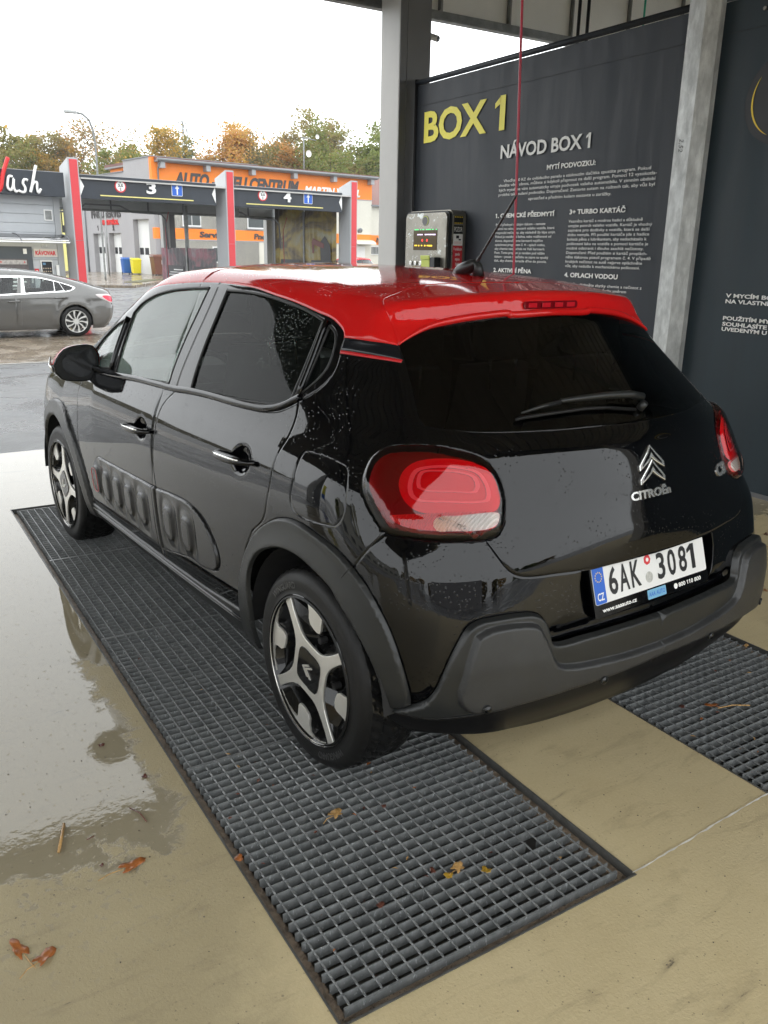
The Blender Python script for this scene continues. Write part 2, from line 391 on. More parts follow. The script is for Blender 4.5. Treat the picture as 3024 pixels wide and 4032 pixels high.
MAT = dict(
    concrete=m_concrete(), asphalt=m_asphalt(), pavers=m_pavers(),
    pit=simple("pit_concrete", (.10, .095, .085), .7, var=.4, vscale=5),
    grate=m_grate(),
    frame_steel=m_galv("frame_steel", (.16, .165, .16), (.07, .065, .058), .5, 12, .4),
    grime=simple("frame_grime", (.21, .16, .115), .5, var=.5, vscale=30, bmp=.8, bscale=120),
    galv=m_galv("galvanised_steel", (.74, .76, .75), (.34, .35, .35), .42, 24, .2, (1, 1, .35)),
    galv_dark=m_galv("weathered_steel", (.30, .31, .30), (.17, .175, .17), .45, 10, .3),
    panel_grey=simple("grey_cladding", (.46, .45, .43), .4, var=.05, vscale=2),
    panel_light=simple("light_cladding", (.50, .50, .48), .45, var=.05, vscale=2),
    anthracite=simple("anthracite_grey", (.16, .163, .17), .4, var=.08, vscale=2),
    ceiling=simple("ceiling_sheet", (.32, .32, .31), .5, var=.08, vscale=2),
    banner=m_banner("banner_fabric"), banner2=m_banner("banner_fabric_blue", (.011, .023, .032), (.020, .036, .047)),
    print_white=simple("print_white", (.86, .86, .84), .55), print_yellow=simple("print_yellow", (.93, .83, .09), .5),
    print_gold=simple("print_gold", (.92, .66, .05), .5), print_grey=simple("print_grey", (.12, .12, .125), .5), print_black=simple("print_black", (.008, .009, .011), .5),
    steel=m_galv("brushed_steel", (.34, .32, .28), (.22, .21, .18), .30, 9, .75),
    black_paint=m_paint("black_paint", (.0012, .0013, .0018), 0, 1.0, .02), red_paint=m_paint("red_paint", (.60, .009, .009), 0, .8),
    gloss_black=m_paint("gloss_black_trim", (.002, .002, .0025), 0, .5, .05), plastic=simple("dark_plastic", (.017, .018, .018), .33, var=.12, vscale=4, bmp=.10, bscale=600, spec=.42),
    plastic2=simple("airbump_plastic", (.007, .0075, .008), .22, bmp=.08, bscale=600, spec=.5),
    rubber=simple("tyre_rubber", (.0075, .0075, .0075), .5, spec=.3, var=.2, vscale=8, bmp=.15, bscale=200), rubber_wet=simple("wet_tread", (.009, .009, .009), .18),
    alloy=simple("machined_alloy", (.74, .72, .67), .34, .7, var=.08, vscale=4), rim_black=m_paint("rim_gloss_black", (.008, .008, .008), 0, 0, .08),
    chrome=simple("chrome", (.88, .88, .87), .16, .85), brake=simple("brake_metal", (.08, .08, .08), .4, .7),
    interior=simple("interior_fabric", (.035, .035, .037), .85), interior_grey=simple("interior_plastic", (.05, .05, .052), .6),
    seal=simple("rubber_seal", (.008, .008, .008), .5), white_plastic=simple("white_plastic", (.72, .72, .70), .4), dark=simple("dark_void", (.006, .006, .006), .9),
    glass_clear=m_glass("front_window_glass", (.80, .93, .87), .8, 1.0, .30), glass_screen=m_glass("windscreen_glass", (.86, .93, .90), 1.0), glass_dark=m_glass("privacy_glass", (.34, .36, .34), .28, .9, .010), glass_rear=m_glass("rear_window_glass", (.14, .14, .14), .8),
    blue=simple("blue_print", (.02, .12, .55), .4), plate=simple("plate_white", (.78, .78, .77), .35),
    red_sticker=simple("red_sticker", (.62, .03, .04), .45), green_led=simple("green_led", (.02, .4, .08), .4, emit=(.1, .9, .25), estr=1.3),
    white_led=simple("white_led", (.6, .5, .7), .4, emit=(.9, .7, 1), estr=1.3), amber_led=simple("amber_led", (.7, .5, .02), .4, emit=(1, .65, .04), estr=1.4), red_led=simple("red_led", (.7, .02, .02), .4, emit=(1, .05, .03), estr=1.5),
    lime=simple("lime_plastic", (.48, .55, .09), .4), hose=simple("red_hose", (.45, .015, .045), .3), hose_green=simple("green_hose", (.02, .35, .22), .4),
)
# ================================================================ THE SETTING
XW = 3.14                                   # plane of the wash-bay banner wall
PX0, PX1, PY0, PY1 = -7.0, 9.0, -8.0, 4.78  # concrete pad
PITS = [(-1.212, -.343, -.948, 3.182), (.276, 1.125, -.915, 3.20)]
def ground_z(y):
    t = min(max((y-4.78)/9.0, 0), 1)
    return -.006 - .344*(t*t*(3-2*t))
# pad with two openings
m = MB()
xs = sorted({PX0, PX1} | {p[0] for p in PITS} | {p[1] for p in PITS}); ys = sorted({PY0, PY1} | {p[2] for p in PITS} | {p[3] for p in PITS})
for i in range(len(xs)-1):
    for j in range(len(ys)-1):
        cx, cy = (xs[i]+xs[i+1])/2, (ys[j]+ys[j+1])/2
        if any(p[0] < cx < p[1] and p[2] < cy < p[3] for p in PITS): continue
        m.quad((xs[i], ys[j], 0), (xs[i+1], ys[j], 0), (xs[i+1], ys[j+1], 0), (xs[i], ys[j+1], 0))
for a, b in (((PX0, PY0), (PX1, PY0)), ((PX1, PY0), (PX1, PY1)), ((PX1, PY1), (PX0, PY1)), ((PX0, PY1), (PX0, PY0))):
    m.quad((*a, 0), (*b, 0), (*b, -.15), (*a, -.15))
pad = tag(m.build('concrete_pad', MAT['concrete'], fix=False), kind='structure')
# joints filled with broken white sealant
white_seal = simple("joint_sealant", (.62, .60, .54), .6, var=.3, vscale=20)
def joint(x0, y0, x1, y1, w=.005):
    m = MB(); n = int(math.hypot(x1-x0, y1-y0)/.02); rnd = random.Random(int(x0*100)+int(y0*10)); L = math.hypot(x1-x0, y1-y0); dx, dy = (x1-x0)/L, (y1-y0)/L
    ww = [w*rnd.uniform(.45, 1.35)*(0.35 if rnd.random() < .12 else 1) for _ in range(n+1)]; of = [rnd.uniform(-.0015, .0015) for _ in range(n+1)]
    vs = []
    for i in range(n+1):
        x, y = x0+dx*L*i/n - dy*of[i], y0+dy*L*i/n + dx*of[i]
        vs += [(x-dy*ww[i]/2, y+dx*ww[i]/2, .004), (x+dy*ww[i]/2, y-dx*ww[i]/2, .004)]
    m.add(vs, [(2*i, 2*i+2, 2*i+3, 2*i+1) for i in range(n)])
    return m.build('joint_sealant', white_seal, pad, fix=False)
joint(-.343, -.945, .276, -.915); joint(1.125, -.90, 3.1, -.86)
dark_seal = simple("dark_joint", (.07, .06, .05), .5)
MB().box(1.125, 3.1, 1.300, 1.306, -.001, .0035).build('slab_joint', dark_seal, pad)
# asphalt all round, reaching the horizon
m = MB()
yb = [4.78]+[4.78+i*.6 for i in range(1, 17)]+[20, 30, 45, 70, 120, 240, 500]
for i in range(len(yb)-1):
    y0, y1 = yb[i], yb[i+1]; m.quad((-400, y0, ground_z(y0)), (400, y0, ground_z(y0)), (400, y1, ground_z(y1)), (-400, y1, ground_z(y1)))
m.quad((-400, -400, -.012), (400, -400, -.012), (400, -8, -.012), (-400, -8, -.012))
m.quad((-400, -8, -.012), (-7, -8, -.012), (-7, 4.78, -.012), (-400, 4.78, -.012)); m.quad((9, -8, -.012), (400, -8, -.012), (400, 4.78, -.012), (9, 4.78, -.012))
tag(m.build('asphalt_ground', MAT['asphalt'], fix=False), kind='structure')
m = MB()
pv = [13.0, 14.0, 16, 19.5]
for i in range(3): m.quad((-30, pv[i], ground_z(pv[i])+.006), (30, pv[i], ground_z(pv[i])+.006), (30, pv[i+1], ground_z(pv[i+1])+.006), (-30, pv[i+1], ground_z(pv[i+1])+.006))
tag(m.build('paver_lane', MAT['pavers'], fix=False), kind='structure')
m = MB().box(-30, 30, 12.90, 13.0, -.5, ground_z(13)+.012)
tag(m.build('kerb_strip', simple("kerb_stone", (.24, .23, .21), .5, var=.2, vscale=3)), kind='structure')

# ---------------------------------------------------------------- pits, frames and grates
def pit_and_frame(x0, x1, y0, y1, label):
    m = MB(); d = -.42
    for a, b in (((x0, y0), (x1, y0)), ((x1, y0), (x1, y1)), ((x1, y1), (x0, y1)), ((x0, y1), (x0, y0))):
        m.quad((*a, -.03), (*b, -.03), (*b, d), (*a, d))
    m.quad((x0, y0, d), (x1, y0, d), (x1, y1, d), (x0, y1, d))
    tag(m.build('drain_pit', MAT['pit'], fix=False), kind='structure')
    t = empty('drain_frame', label, 'drain frame', ((x0+x1)/2, y0, 0), 0, 'steel frames round the floor drains')
    def loc(m): 
        m.v = [(a-(x0+x1)/2, b-y0, c) for a, b, c in m.v]; return m
    w = .005
    m = MB()
    m.box(x0-w, x1+w, y0-w, y0, -.04, .003).box(x0-w, x1+w, y1, y1+w, -.04, .003).box(x0-w, x0, y0, y1, -.04, .003).box(x1, x1+w, y0, y1, -.04, .003)
    loc(m).build('rim_bar', MAT['frame_steel'], t)
    L = .036
    m = MB()
    m.box(x0, x1, y0, y0+L, -.05, -.024).box(x0, x1, y1-L, y1, -.05, -.024).box(x0, x0+L*.8, y0+L, y1-L, -.05, -.024).box(x1-L*.8, x1, y0+L, y1-L, -.05, -.024)
    loc(m).build('ledge', MAT['grime'], t)
pit_and_frame(*PITS[0], 'rusty steel frame of the long floor drain under the left wheels')
pit_and_frame(*PITS[1], 'rusty steel frame of the floor drain at the right edge, beside the banner wall')
def unit_box(name, sx, sy, sz, mat, tw=0):
    m = MB().box(-sx/2, sx/2, -sy/2, sy/2, -sz, 0)
    o = m.build(name, mat); me = o.data; bpy.data.objects.remove(o); return me
GW = .817
bar_me = unit_box('bearing_bar', GW, .0028, .028, MAT['grate'])
def rod_mesh(L, name='cross_rod'):
    # twisted square rod, 6 mm, lying flush in the top of the bearing bars
    m = MB(); n = int(L/.0172); vs = []; fs = []
    for i in range(n+1):
        y = L*i/n; a = math.pi/4*(i % 2)
        for k in range(4):
            w = a + k*math.pi/2; vs.append((.0029*math.cos(w), y, -.0030+.0028*math.sin(w)))
    for i in range(n):
        for k in range(4): fs.append((i*4+k, i*4+(k+1) % 4, (i+1)*4+(k+1) % 4, (i+1)*4+k))
    m.add(vs, fs); o = m.build(name, MAT['grate']); me = o.data; bpy.data.objects.remove(o); return me
end_me = unit_box('end_bar', GW, .006, .034, MAT['grate'])
rods = {}
def grate(xl, y0, y1, label, hole=None):
    t = empty('steel_grate', label, 'floor grate', (xl+GW/2, y0, -.001), random.uniform(-.0006, .0006), 'galvanised grates over the floor drains')
    L = y1-y0
    if round(L, 2) not in rods: rods[round(L, 2)] = rod_mesh(L)
    n = int(round(L/.0345)); p = L/n
    for j in range(n+1):
        me = end_me if j in (0, n) else bar_me
        if hole and j == hole: continue
        o = bpy.data.objects.new('end_bar' if j in (0, n) else 'bearing_bar', me); link(o, t); o.location = (random.uniform(-.0012, .0012), j*p, 0)
        if j not in (0, n): o.rotation_euler = (random.uniform(-.02, .02), 0, 0)
    if hole:      # lifting hole: the bar is interrupted and framed by two short plates
        hx0, hx1 = GW/2-.135, GW/2-.095
        MB().box(-GW/2, hx0, hole*p-.0017, hole*p+.0017, -.032, 0).build('bearing_bar', MAT['grate'], t)
        MB().box(hx1, GW/2, hole*p-.0017, hole*p+.0017, -.032, 0).build('bearing_bar', MAT['grate'], t)
    for k in range(20):
        o = bpy.data.objects.new('cross_rod', rods[round(L, 2)]); link(o, t)
        o.location = (GW/2-.014-.0415*k, 0, random.uniform(-.0006, .0003))
    return t
gy_ = [(-.914, .078), (.086, 1.126), (1.134, 2.174), (2.182, 3.148)]
gl = ['near end of the left drain, behind the rear wheel', 'under the rear wheel and sill of the black car', 'in the middle of the left drain, beside the car doors', 'far end of the left drain, under the front wheel']
for k, (a, b) in enumerate(gy_): grate(-1.186, a, b, 'galvanised grate at the ' + gl[k] if k in (0, 3) else 'galvanised grate ' + gl[k], 6 if k == 0 else None)
gl2 = ['right drain, nearest to the camera', 'right drain, under the rear axle of the car', 'right drain, under the car floor', 'right drain, under the front axle']
for k, (a, b) in enumerate(gy_): grate(.292, a+.033, b+.033, 'galvanised grate of the ' + gl2[k], 7 if k == 0 else None)

# ---------------------------------------------------------------- canopy, posts
can = empty('canopy', 'grey steel canopy roof spanning the wash bays above the black car', 'canopy', (0, 6.0, 3.9))
CX0, CX1, CY0, CY1 = -6.6, 12.0, -3.4, 6.0
def cl(m): m.v = [(a, b-6.0, c-3.9) for a, b, c in m.v]; return m
FZ = 3.86
m = MB().box(2.05, CX1, CY1, CY1+.06, FZ, 4.75).box(-1.7, 2.05, CY1, CY1+.06, 4.40, 4.75).box(CX0, -1.7, CY1, CY1+.06, FZ, 4.75); cl(m).build('fascia', MAT['panel_grey'], can)  # unseen left part stepped to shape sky reflections in puddle and pillars
lining = simple("lining_sheet", (.80, .80, .77), .5, var=.06, vscale=1.5)
MB_ = MB().box(2.06, CX1, CY1-.006, CY1-.002, FZ+.02, 4.70); cl(MB_).build('inner_lining', lining, can)
m = MB().box(2.05, CX1, CY1-.07, CY1, FZ-.012, FZ+.012).box(2.05, CX1, CY1-.018, CY1-.007, FZ+.012, FZ+.09); bevel(cl(m).build('lower_rail', MAT['galv_dark'], can), .003)
for i in range(18):
    x = CX0+.25+i*.92
    if x < 2.06: continue
    m = MB().box(x, x+.012, CY1-.06, CY1-.007, FZ+.09, 4.7).box(x, x+.06, CY1-.013, CY1-.007, FZ+.09, 4.7); cl(m).build('strut', MAT['galv_dark'], can)
m = MB()      # trapezoid ceiling sheet
n = int((CX1-CX0)/.25); prof = []
for i in range(n): x = CX0+i*.25; prof += [(x, 4.72), (x+.11, 4.72), (x+.135, 4.76), (x+.225, 4.76)]
prof.append((CX1, 4.72))
vs = [(x, CY0, z) for x, z in prof]+[(x, CY1, z) for x, z in prof]; k = len(prof)
m.add(vs, [(i, i+1, k+i+1, k+i) for i in range(k-1)]); cl(m).build('ceiling_sheet', MAT['ceiling'], can, fix=False)
m = MB().box(CX0, CX1, CY0, CY1, 4.80, 4.86); cl(m).build('roof_sheet', MAT['panel_grey'], can)
for y in (-3.3, .2, 3.4):
    m = MB().box(CX0, CX1, y, y+.12, 4.5, 4.715); cl(m).build('beam', MAT['galv_dark'], can)
m = MB().box(CX0, CX1, CY0-.06, CY0, 3.9, 4.8); cl(m).build('fascia', MAT['panel_grey'], can)
m = MB().box(CX0-.06, CX0, CY0, CY1, 3.9, 4.8); cl(m).build('fascia', MAT['panel_grey'], can)

def column(x, y, label, w=.36, d=.35, zb=0, dark=True):
    t = empty('canopy_column', label, 'column', (x, y, zb), 0, 'square clad columns carrying the canopy')
    bevel(MB().box(0, w, .006, d, 0, 4.5-zb).build('cladding', MAT['panel_grey'], t), .01, 3)
    MB().box(.004, w*.22, 0, .005, .0, 4.5-zb).build('corner_strip', MAT['anthracite'], t)  # -y face set in a darker grey than the other faces
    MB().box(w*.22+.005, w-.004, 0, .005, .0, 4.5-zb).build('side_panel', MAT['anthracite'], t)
    MB().box(-.012, w+.012, -.012, d+.012, 0, .02).build('base_plate', MAT['galv_dark'], t)
    return t
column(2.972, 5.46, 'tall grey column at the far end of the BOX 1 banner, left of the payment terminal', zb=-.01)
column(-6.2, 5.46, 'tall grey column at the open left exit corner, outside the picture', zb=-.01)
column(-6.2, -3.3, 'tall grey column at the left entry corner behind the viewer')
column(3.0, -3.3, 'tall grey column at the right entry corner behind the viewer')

# galvanised post between the banners: a C-profile with its lip towards the bay
t = empty('galvanised_post', 'spotted galvanised steel post between the BOX 1 banner and the next banner', 'post', (3.02, 1.86, 0))
bevel(MB().box(0, .005, .075, .205, 0, 4.7).build('web', MAT['galv'], t), .001, 1)
bevel(MB().box(.005, .11, .200, .205, 0, 4.7).build('flange', MAT['galv'], t), .001, 1)
m = MB(); m.quad((0, .075, 0), (.0, .075, 4.7), (.055, 0.0, 4.7), (.055, .0, 0)); m.quad((.055, .0, 0), (.055, .0, 4.7), (.10, .0, 4.7), (.10, .0, 0))
m.build('flange', MAT['galv'], t, fix=False)
MB().box(-.02, .13, -.03, .24, 0, .012).build('foot_plate', MAT['galv_dark'], t)
txt = text_mesh('handwriting', '2,52', .05, MAT['print_grey'], t, frameM((-.002, .165, 2.30), (0, 0, -1), (0, -1, 0)), shear=.2)

# ---------------------------------------------------------------- banners
def banner(y_near, y_far, label, mat, seed, ztop=3.12):
    t = empty('banner_wall', label, 'banner', (XW, y_near, 0), 0, 'dark printed banners hung as the bay wall')
    L = y_far-y_near; nx, nz = int(L/.05), 60; vs = []; rnd = random.Random(seed)
    ph = [rnd.uniform(0, 6.28) for _ in range(8)]
    for j in range(nz+1):
        z = .02+(ztop-.03-.02)*j/nz
        for i in range(nx+1):
            y = L*i/nx; top = max(0, (z-(ztop-.32))/.3)
            f = .004*math.sin(3.1*y+ph[0]+.8*z)+.003*math.sin(1.7*z+ph[1])
            f += .006*top*top*(math.sin(38*y+ph[2])+.6*math.sin(23*y+ph[3]))*(.35+.65*math.exp(-((y-L*.62)/.8)**2))
            vs.append((.005+f*.45+.004*top, y, z))
    fs = [(j*(nx+1)+i, j*(nx+1)+i+1, (j+1)*(nx+1)+i+1, (j+1)*(nx+1)+i) for j in range(nz) for i in range(nx)]
    o = mesh_obj('fabric', vs, fs, mat, t, True)
    m = MB()      # hem, sewn over the top tube
    m.tube([(.012, -.01, ztop), (.012, L+.01, ztop)], .024, 12); m.build('top_tube', mat, t, True)
    MB().box(-.001, .0015, 0, L, ztop-.215, ztop-.213).build('hem_seam', MAT['print_black'], t)
    MB().box(-.002, .020, -.004, L+.004, 0, .03).build('bottom_bar', MAT['anthracite'], t)
    if y_near > 1: MB().tube([(.012, L+.005, 0), (.012, L+.005, ztop+.03)], .022, 10).build('side_tube', MAT['print_black'], t, True)
    return t
b1 = banner(2.06, 5.41, 'dark banner printed BOX 1 with washing instructions, between column and galvanised post', MAT['banner'], 1)
b2 = banner(-3.2, 1.93, 'dark blue banner with round logo and white rules, right of the galvanised post', MAT['banner2'], 2)
def wall_text(b, body, y_left, y_right, z, cap, mat, bold=.0, name='lettering', sp=1.0):
    y0 = b.location.y
    M = frameM((-.0045, y_left-y0, z), (0, -1, 0), (0, 0, 1))
    return text_mesh(name, body, cap/.70, mat, b, M, width=(y_left-y_right), bold=bold*cap)
PW, PYl = MAT['print_white'], MAT['print_yellow']
wall_text(b1, "BOX 1", 5.249, 4.022, 2.573, .262, PYl, .042)
wall_text(b1, "NÁVOD BOX 1", 4.053, 2.975, 2.336, .103, PW, .04)
wall_text(b1, "MYTÍ PODVOZKU:", 3.447, 2.90, 2.205, .036, PW, .05)
for s, a, b_, z in (("Vhoďte 30 Kč do ovládacího panelu a stisknutím tlačítka spustíte program. Pokud", 3.99, 2.35, 2.138),
    ("vhodíte větší obnos, můžete si kdykoli přepnout na další program. Pomocí 12 vysokotla-", 4.055, 2.292, 2.102),
    ("kých trysek se vám automaticky umyje podvozek vašeho automobilu. V zimním období", 4.045, 2.298, 2.064),
    ("probíhá také sušení podvozku. Doporučení: Zastavte autem na roštech tak, aby vůz byl", 4.05, 2.30, 2.026),
    ("uprostřed a předním kolem zastavte u zarážky.", 3.65, 2.71, 1.980)):
    wall_text(b1, s, a, b_, z, .023, PW, .004)
wall_text(b1, "1. CHEMICKÉ PŘEDMYTÍ", 4.067, 3.315, 1.846, .034, PW, .05)
A = ["První předmytí s nízkým tlakem – naneste", "chemii na celou karoserii vašeho vozidla, která", "rozpouští nečistoty, aby následně šly lépe umýt.", "Pokud je vozidlo od bahna, nebo rozžhavené od", "slunce, doporučujeme karoserii nejdříve", "opláchnout programem č. 4 – oplach vodou,", "aby chemie nezasychala na Vaší karoserii.", "Pozn. Tento program je nanášen pod nižším", "tlakem – pouze na začátku se zapne na vysoký", "tlak, aby chemie dorazila dříve do pistole."]
for i, s in enumerate(A): wall_text(b1, s, 4.062, 4.062-.745*len(s)/43.0*.93, 1.778-.0337*i, .020, PW, .004)
wall_text(b1, "2. AKTIVNÍ PĚNA", 4.065, 3.552, 1.385, .034, PW, .05)
for i, s in enumerate(["Naneste aktivní pěnu rovnoměrně na celý povrch", "vozidla a nechte ji krátce působit."]): wall_text(b1, s, 4.062, 4.062-.0162*len(s), 1.318-.0337*i, .020, PW, .004)
wall_text(b1, "3+ TURBO KARTÁČ", 3.142, 2.552, 1.854, .034, PW, .05)
Bt = ["Vezměte kartáč s modrou hadicí a důkladně", "umyjte povrch vašeho vozidla. Kartáč je vhodný", "zejména pro dodávky a vozidla, která se delší", "dobu nemyla. Při použití kartáče jde z hadice", "bohatá pěna s lubrikantem, aby nedocházelo k", "poškození laku na vozidle a pomocí kartáče je", "možné odstranit i dlouho zaschlé nečistoty.", "Doporučení: Před použitím si kartáč proplách-", "něte tlakovou pistolí programem č. 4. V případě", "hrubých nečistot na autě nejprve opláchněte", "vůz, aby nedošlo k mechanickému poškození."]
for i, s in enumerate(Bt): wall_text(b1, s, 3.144, 3.144-.0187*len(s), 1.790-.0342*i, .021, PW, .004)
wall_text(b1, "4. OPLACH VODOU", 3.145, 2.566, 1.371, .034, PW, .05)
for i, s in enumerate(["Pečlivě opláchněte zbytky chemie a nečistot z", "vozidla. Opláchněte od střechy směrem", "dolů. Tím zajistí kvalitní", "umytí, což je nejdůležitěj-"]): wall_text(b1, s, 3.144, 3.144-.0183*len(s), 1.306-.0342*i, .021, PW, .004)
wall_text(b2, "V MYCÍM BOXU JSTE", 1.59, 1.02, 1.289, .024, PW, .05)
wall_text(b2, "NA VLASTNÍ NEBEZPEČÍ", 1.586, .95, 1.252, .024, PW, .05)
wall_text(b2, "POUŽITÍM MYCÍHO BOXU", 1.588, .92, 1.142, .024, PW, .05)
wall_text(b2, "SOUHLASÍTE S PROVOZEM", 1.588, .88, 1.104, .024, PW, .05)
wall_text(b2, "UVEDENÝM U MĚNIČKY", 1.588, .98, 1.070, .024, PW, .05)
# round logo: black disc with yellow and grey crescent arcs
def crescent(b, cy, cz, r, a0, a1, w, mat, name, off=-.006, squash=1.0):
    vs = []; n = 40; y0 = b.location.y
    for i in range(n+1):
        a = R(a0+(a1-a0)*i/n); ww = w*math.sin(math.pi*i/n)**.8+.0005
        for rr in (r, r-ww): vs.append((off, cy-y0+rr*math.cos(a), cz+rr*math.sin(a)*squash))
    return mesh_obj(name, vs, [(2*i, 2*i+2, 2*i+3, 2*i+1) for i in range(n)], mat, b)
LC = (1.375, 2.478)
n = 56; y0 = b2.location.y
mesh_obj('logo_disc', [(-.005, LC[0]-y0+.262*math.cos(2*math.pi*i/n), LC[1]+.262*math.sin(2*math.pi*i/n)) for i in range(n)], [tuple(range(n))], MAT['print_black'], b2)
crescent(b2, LC[0], LC[1], .228, 82, 262, .085, MAT['print_gold'], 'logo_arc', -.008)
crescent(b2, LC[0]-.01, LC[1]-.005, .176, 105, 250, .024, MAT['print_grey'], 'logo_arc', -.008)
crescent(b2, LC[0], LC[1], .215, -70, 40, .012, MAT['print_gold'], 'logo_arc', -.008)
mesh_obj('logo_disc', [(-.005, -1.25-y0+.30*math.cos(2*math.pi*i/n), 2.42+.30*math.sin(2*math.pi*i/n)) for i in range(n)], [tuple(range(n))], MAT['print_black'], b2)
crescent(b2, -1.25, 2.42, .285, -60, 215, .035, MAT['print_gold'], 'logo_arc', -.008)
crescent(b2, -1.25, 2.42, .19, 20, 300, .05, MAT['print_white'], 'logo_arc', -.008)
bevel(MB().tube([(.0, 1.585-y0, 3.00), (-.01, 1.585-y0, 3.00)], .012, 14).build('eyelet', MAT['steel'], b2), .001, 1)

# ---------------------------------------------------------------- payment terminal
t = empty('payment_terminal', 'steel wash payment terminal with display and POZOR stickers on the banner wall', 'terminal', (XW, 4.51, 1.30))
def tl(m): m.v = [(a-XW, b-4.51, c-1.30) for a, b, c in m.v]; return m
def rrect(y0, y1, z0, z1, r, seg=5):
    p = []
    for cy, cz, a0 in ((y1-r, z1-r, 0), (y0+r, z1-r, 90), (y0+r, z0+r, 180), (y1-r, z0+r, 270)):
        for k in range(seg+1): a = R(a0+90*k/seg); p.append((cy+r*math.cos(a), cz+r*math.sin(a)))
    return p
fx = lambda a, b, d: (d, a, b)
term_steel = MAT['steel'].copy(); term_steel.name = 'foam_splashed_steel'
nt = term_steel.node_tree; bs = nt.nodes["Principled BSDF"]; v = coords(nt)
lk = bs.inputs["Base Color"].links[0].from_socket
spl = ramp(nt, noise(nt, v, 13, 6, .7, .9), [(.60, 0.0), (.625, 1.0)])
nt.links.new(mixc(nt, math_n(nt, 'MULTIPLY', spl, .8), lk, (.62, .66, .66)), bs.inputs["Base Color"])
m = MB().prism(rrect(4.51, 5.25, 1.12, 1.925, .06), fx, 2.985, XW); bevel(tl(m).build('housing', MAT['steel'], t), .012, 3)
m = MB().prism(rrect(4.515, 5.245, 1.125, 1.915, .055), fx, 2.952, 2.986); tl(m).build('door_gap', MAT['print_black'], t)
m = MB().prism(rrect(4.53, 5.215, 1.14, 1.90, .05), fx, 2.93, 2.953); bevel(tl(m).build('front_door', term_steel, t), .004, 2)
m = MB().prism(rrect(4.676, 5.07, 1.562, 1.745, .004), fx, 2.926, 2.931)
disp = m_paint("display_glass", (.10, .07, .035), 0, 0, .12)
scr = tl(m).build('display', disp, t)
def dots(y0, y1, z, h, mat, seed, n):
    rnd = random.Random(seed); mm = MB(); y = y1
    while y > y0:
        w = rnd.uniform(.010, .03)
        if rnd.random() < .75: mm.box(2.924, 2.9255, y-w, y, z-h/2*rnd.uniform(.6, 1), z+h/2)
        y -= w+.006
    return tl(mm).build('display_text', mat, t)
dots(4.68, 5.07, 1.751, .009, MAT['green_led'], 1, 9); dots(4.69, 5.035, 1.705, .012, MAT['white_led'], 2, 9); dots(4.70, 5.045, 1.604, .014, MAT['amber_led'], 3, 9)
m = MB()
for yy in (4.915, 4.835): m.tube([(2.924, yy, 1.653), (2.9265, yy, 1.653)], .012, 12)
tl(m).build('display_light', MAT['red_led'], t)
m = MB(); m.prism([(4.873+.055*math.cos(2*math.pi*i/32), 1.832+.047*math.sin(2*math.pi*i/32)) for i in range(32)], fx, 2.9275, 2.9305); tl(m).build('badge', MAT['print_grey'], t)
for rr, w_, mt in ((.050, .010, 'lime'),):
    vs = []
    for i in range(31):
        a = R(20+260*i/30); ww = w_*math.sin(math.pi*i/30)+.001
        for q in (rr, rr-ww): vs.append((2.927-XW, 4.873-4.51+q*math.cos(a), 1.832-1.3+q*.86*math.sin(a)))
    mesh_obj('badge_arc', vs, [(2*i, 2*i+2, 2*i+3, 2*i+1) for i in range(30)], MAT[mt], t)
m = MB().box(2.86, 2.931, 4.69, 4.83, 1.36, 1.492).box(2.852, 2.862, 4.685, 4.835, 1.478, 1.515); bevel(tl(m).build('coin_chute', MAT['lime'], t), .006)
m = MB().box(2.86, 2.931, 4.61, 4.688, 1.36, 1.50); bevel(tl(m).build('card_reader', MAT['print_black'], t), .006)
m = MB()
for yy in (5.10, 5.02, 4.93): m.tube([(2.915, yy, 1.44), (2.931, yy, 1.44)], .022, 12)
bevel(tl(m).build('push_buttons', MAT['chrome'], t), .003)
def sticker(x0, x1, z0, z1, mat, d=.0015, name='sticker'):
    mm = MB().box(x0, x1, 4.51-d, 4.5101, z0, z1); return tl(mm).build(name, mat, t)
sticker(3.000, 3.104, 1.800, 1.872, MAT['print_black']); sticker(3.000, 3.104, 1.715, 1.79, MAT['print_black']); sticker(2.998, 3.106, 1.609, 1.711, MAT['print_white']); sticker(2.998, 3.106, 1.30, 1.606, MAT['red_sticker'])
def st_text(s, x0, x1, z, h, mat): return text_mesh('sticker_text', s, h/.7, mat, t, frameM((x0-XW, -.0024, z-1.30), (1, 0, 0), (0, 0, 1)), width=x1-x0, bold=.0008)
st_text("POZOR", 3.005, 3.099, 1.732, .042, PW)
for k, s in enumerate(("V ovládacím", "panelu", "nejsou", "žádné", "peníze")): 
    wdt = .0088*len(s); st_text(s, 3.052-wdt/2, 3.052+wdt/2, 1.565-.045*k, .026, PW)
for k in range(3): sticker(3.008, 3.096, 1.622+.009*k, 1.624+.009*k, MAT['red_sticker'], .0022, 'sticker_line')
m = MB().box(3.03, 3.062, 4.5065, 4.509, 1.672, 1.698).box(3.06, 3.085, 4.5065, 4.509, 1.655, 1.668); tl(m).build('camera_symbol', MAT['print_black'], t)
m = MB(); 
for k in range(5): m.box(3.006+.02*k, 3.016+.02*k, 4.5065, 4.509, 1.855, 1.866); m.box(3.006+.02*k, 3.016+.02*k, 4.5065, 4.509, 1.803, 1.812)
tl(m).build('hazard_stripe', MAT['print_gold'], t)

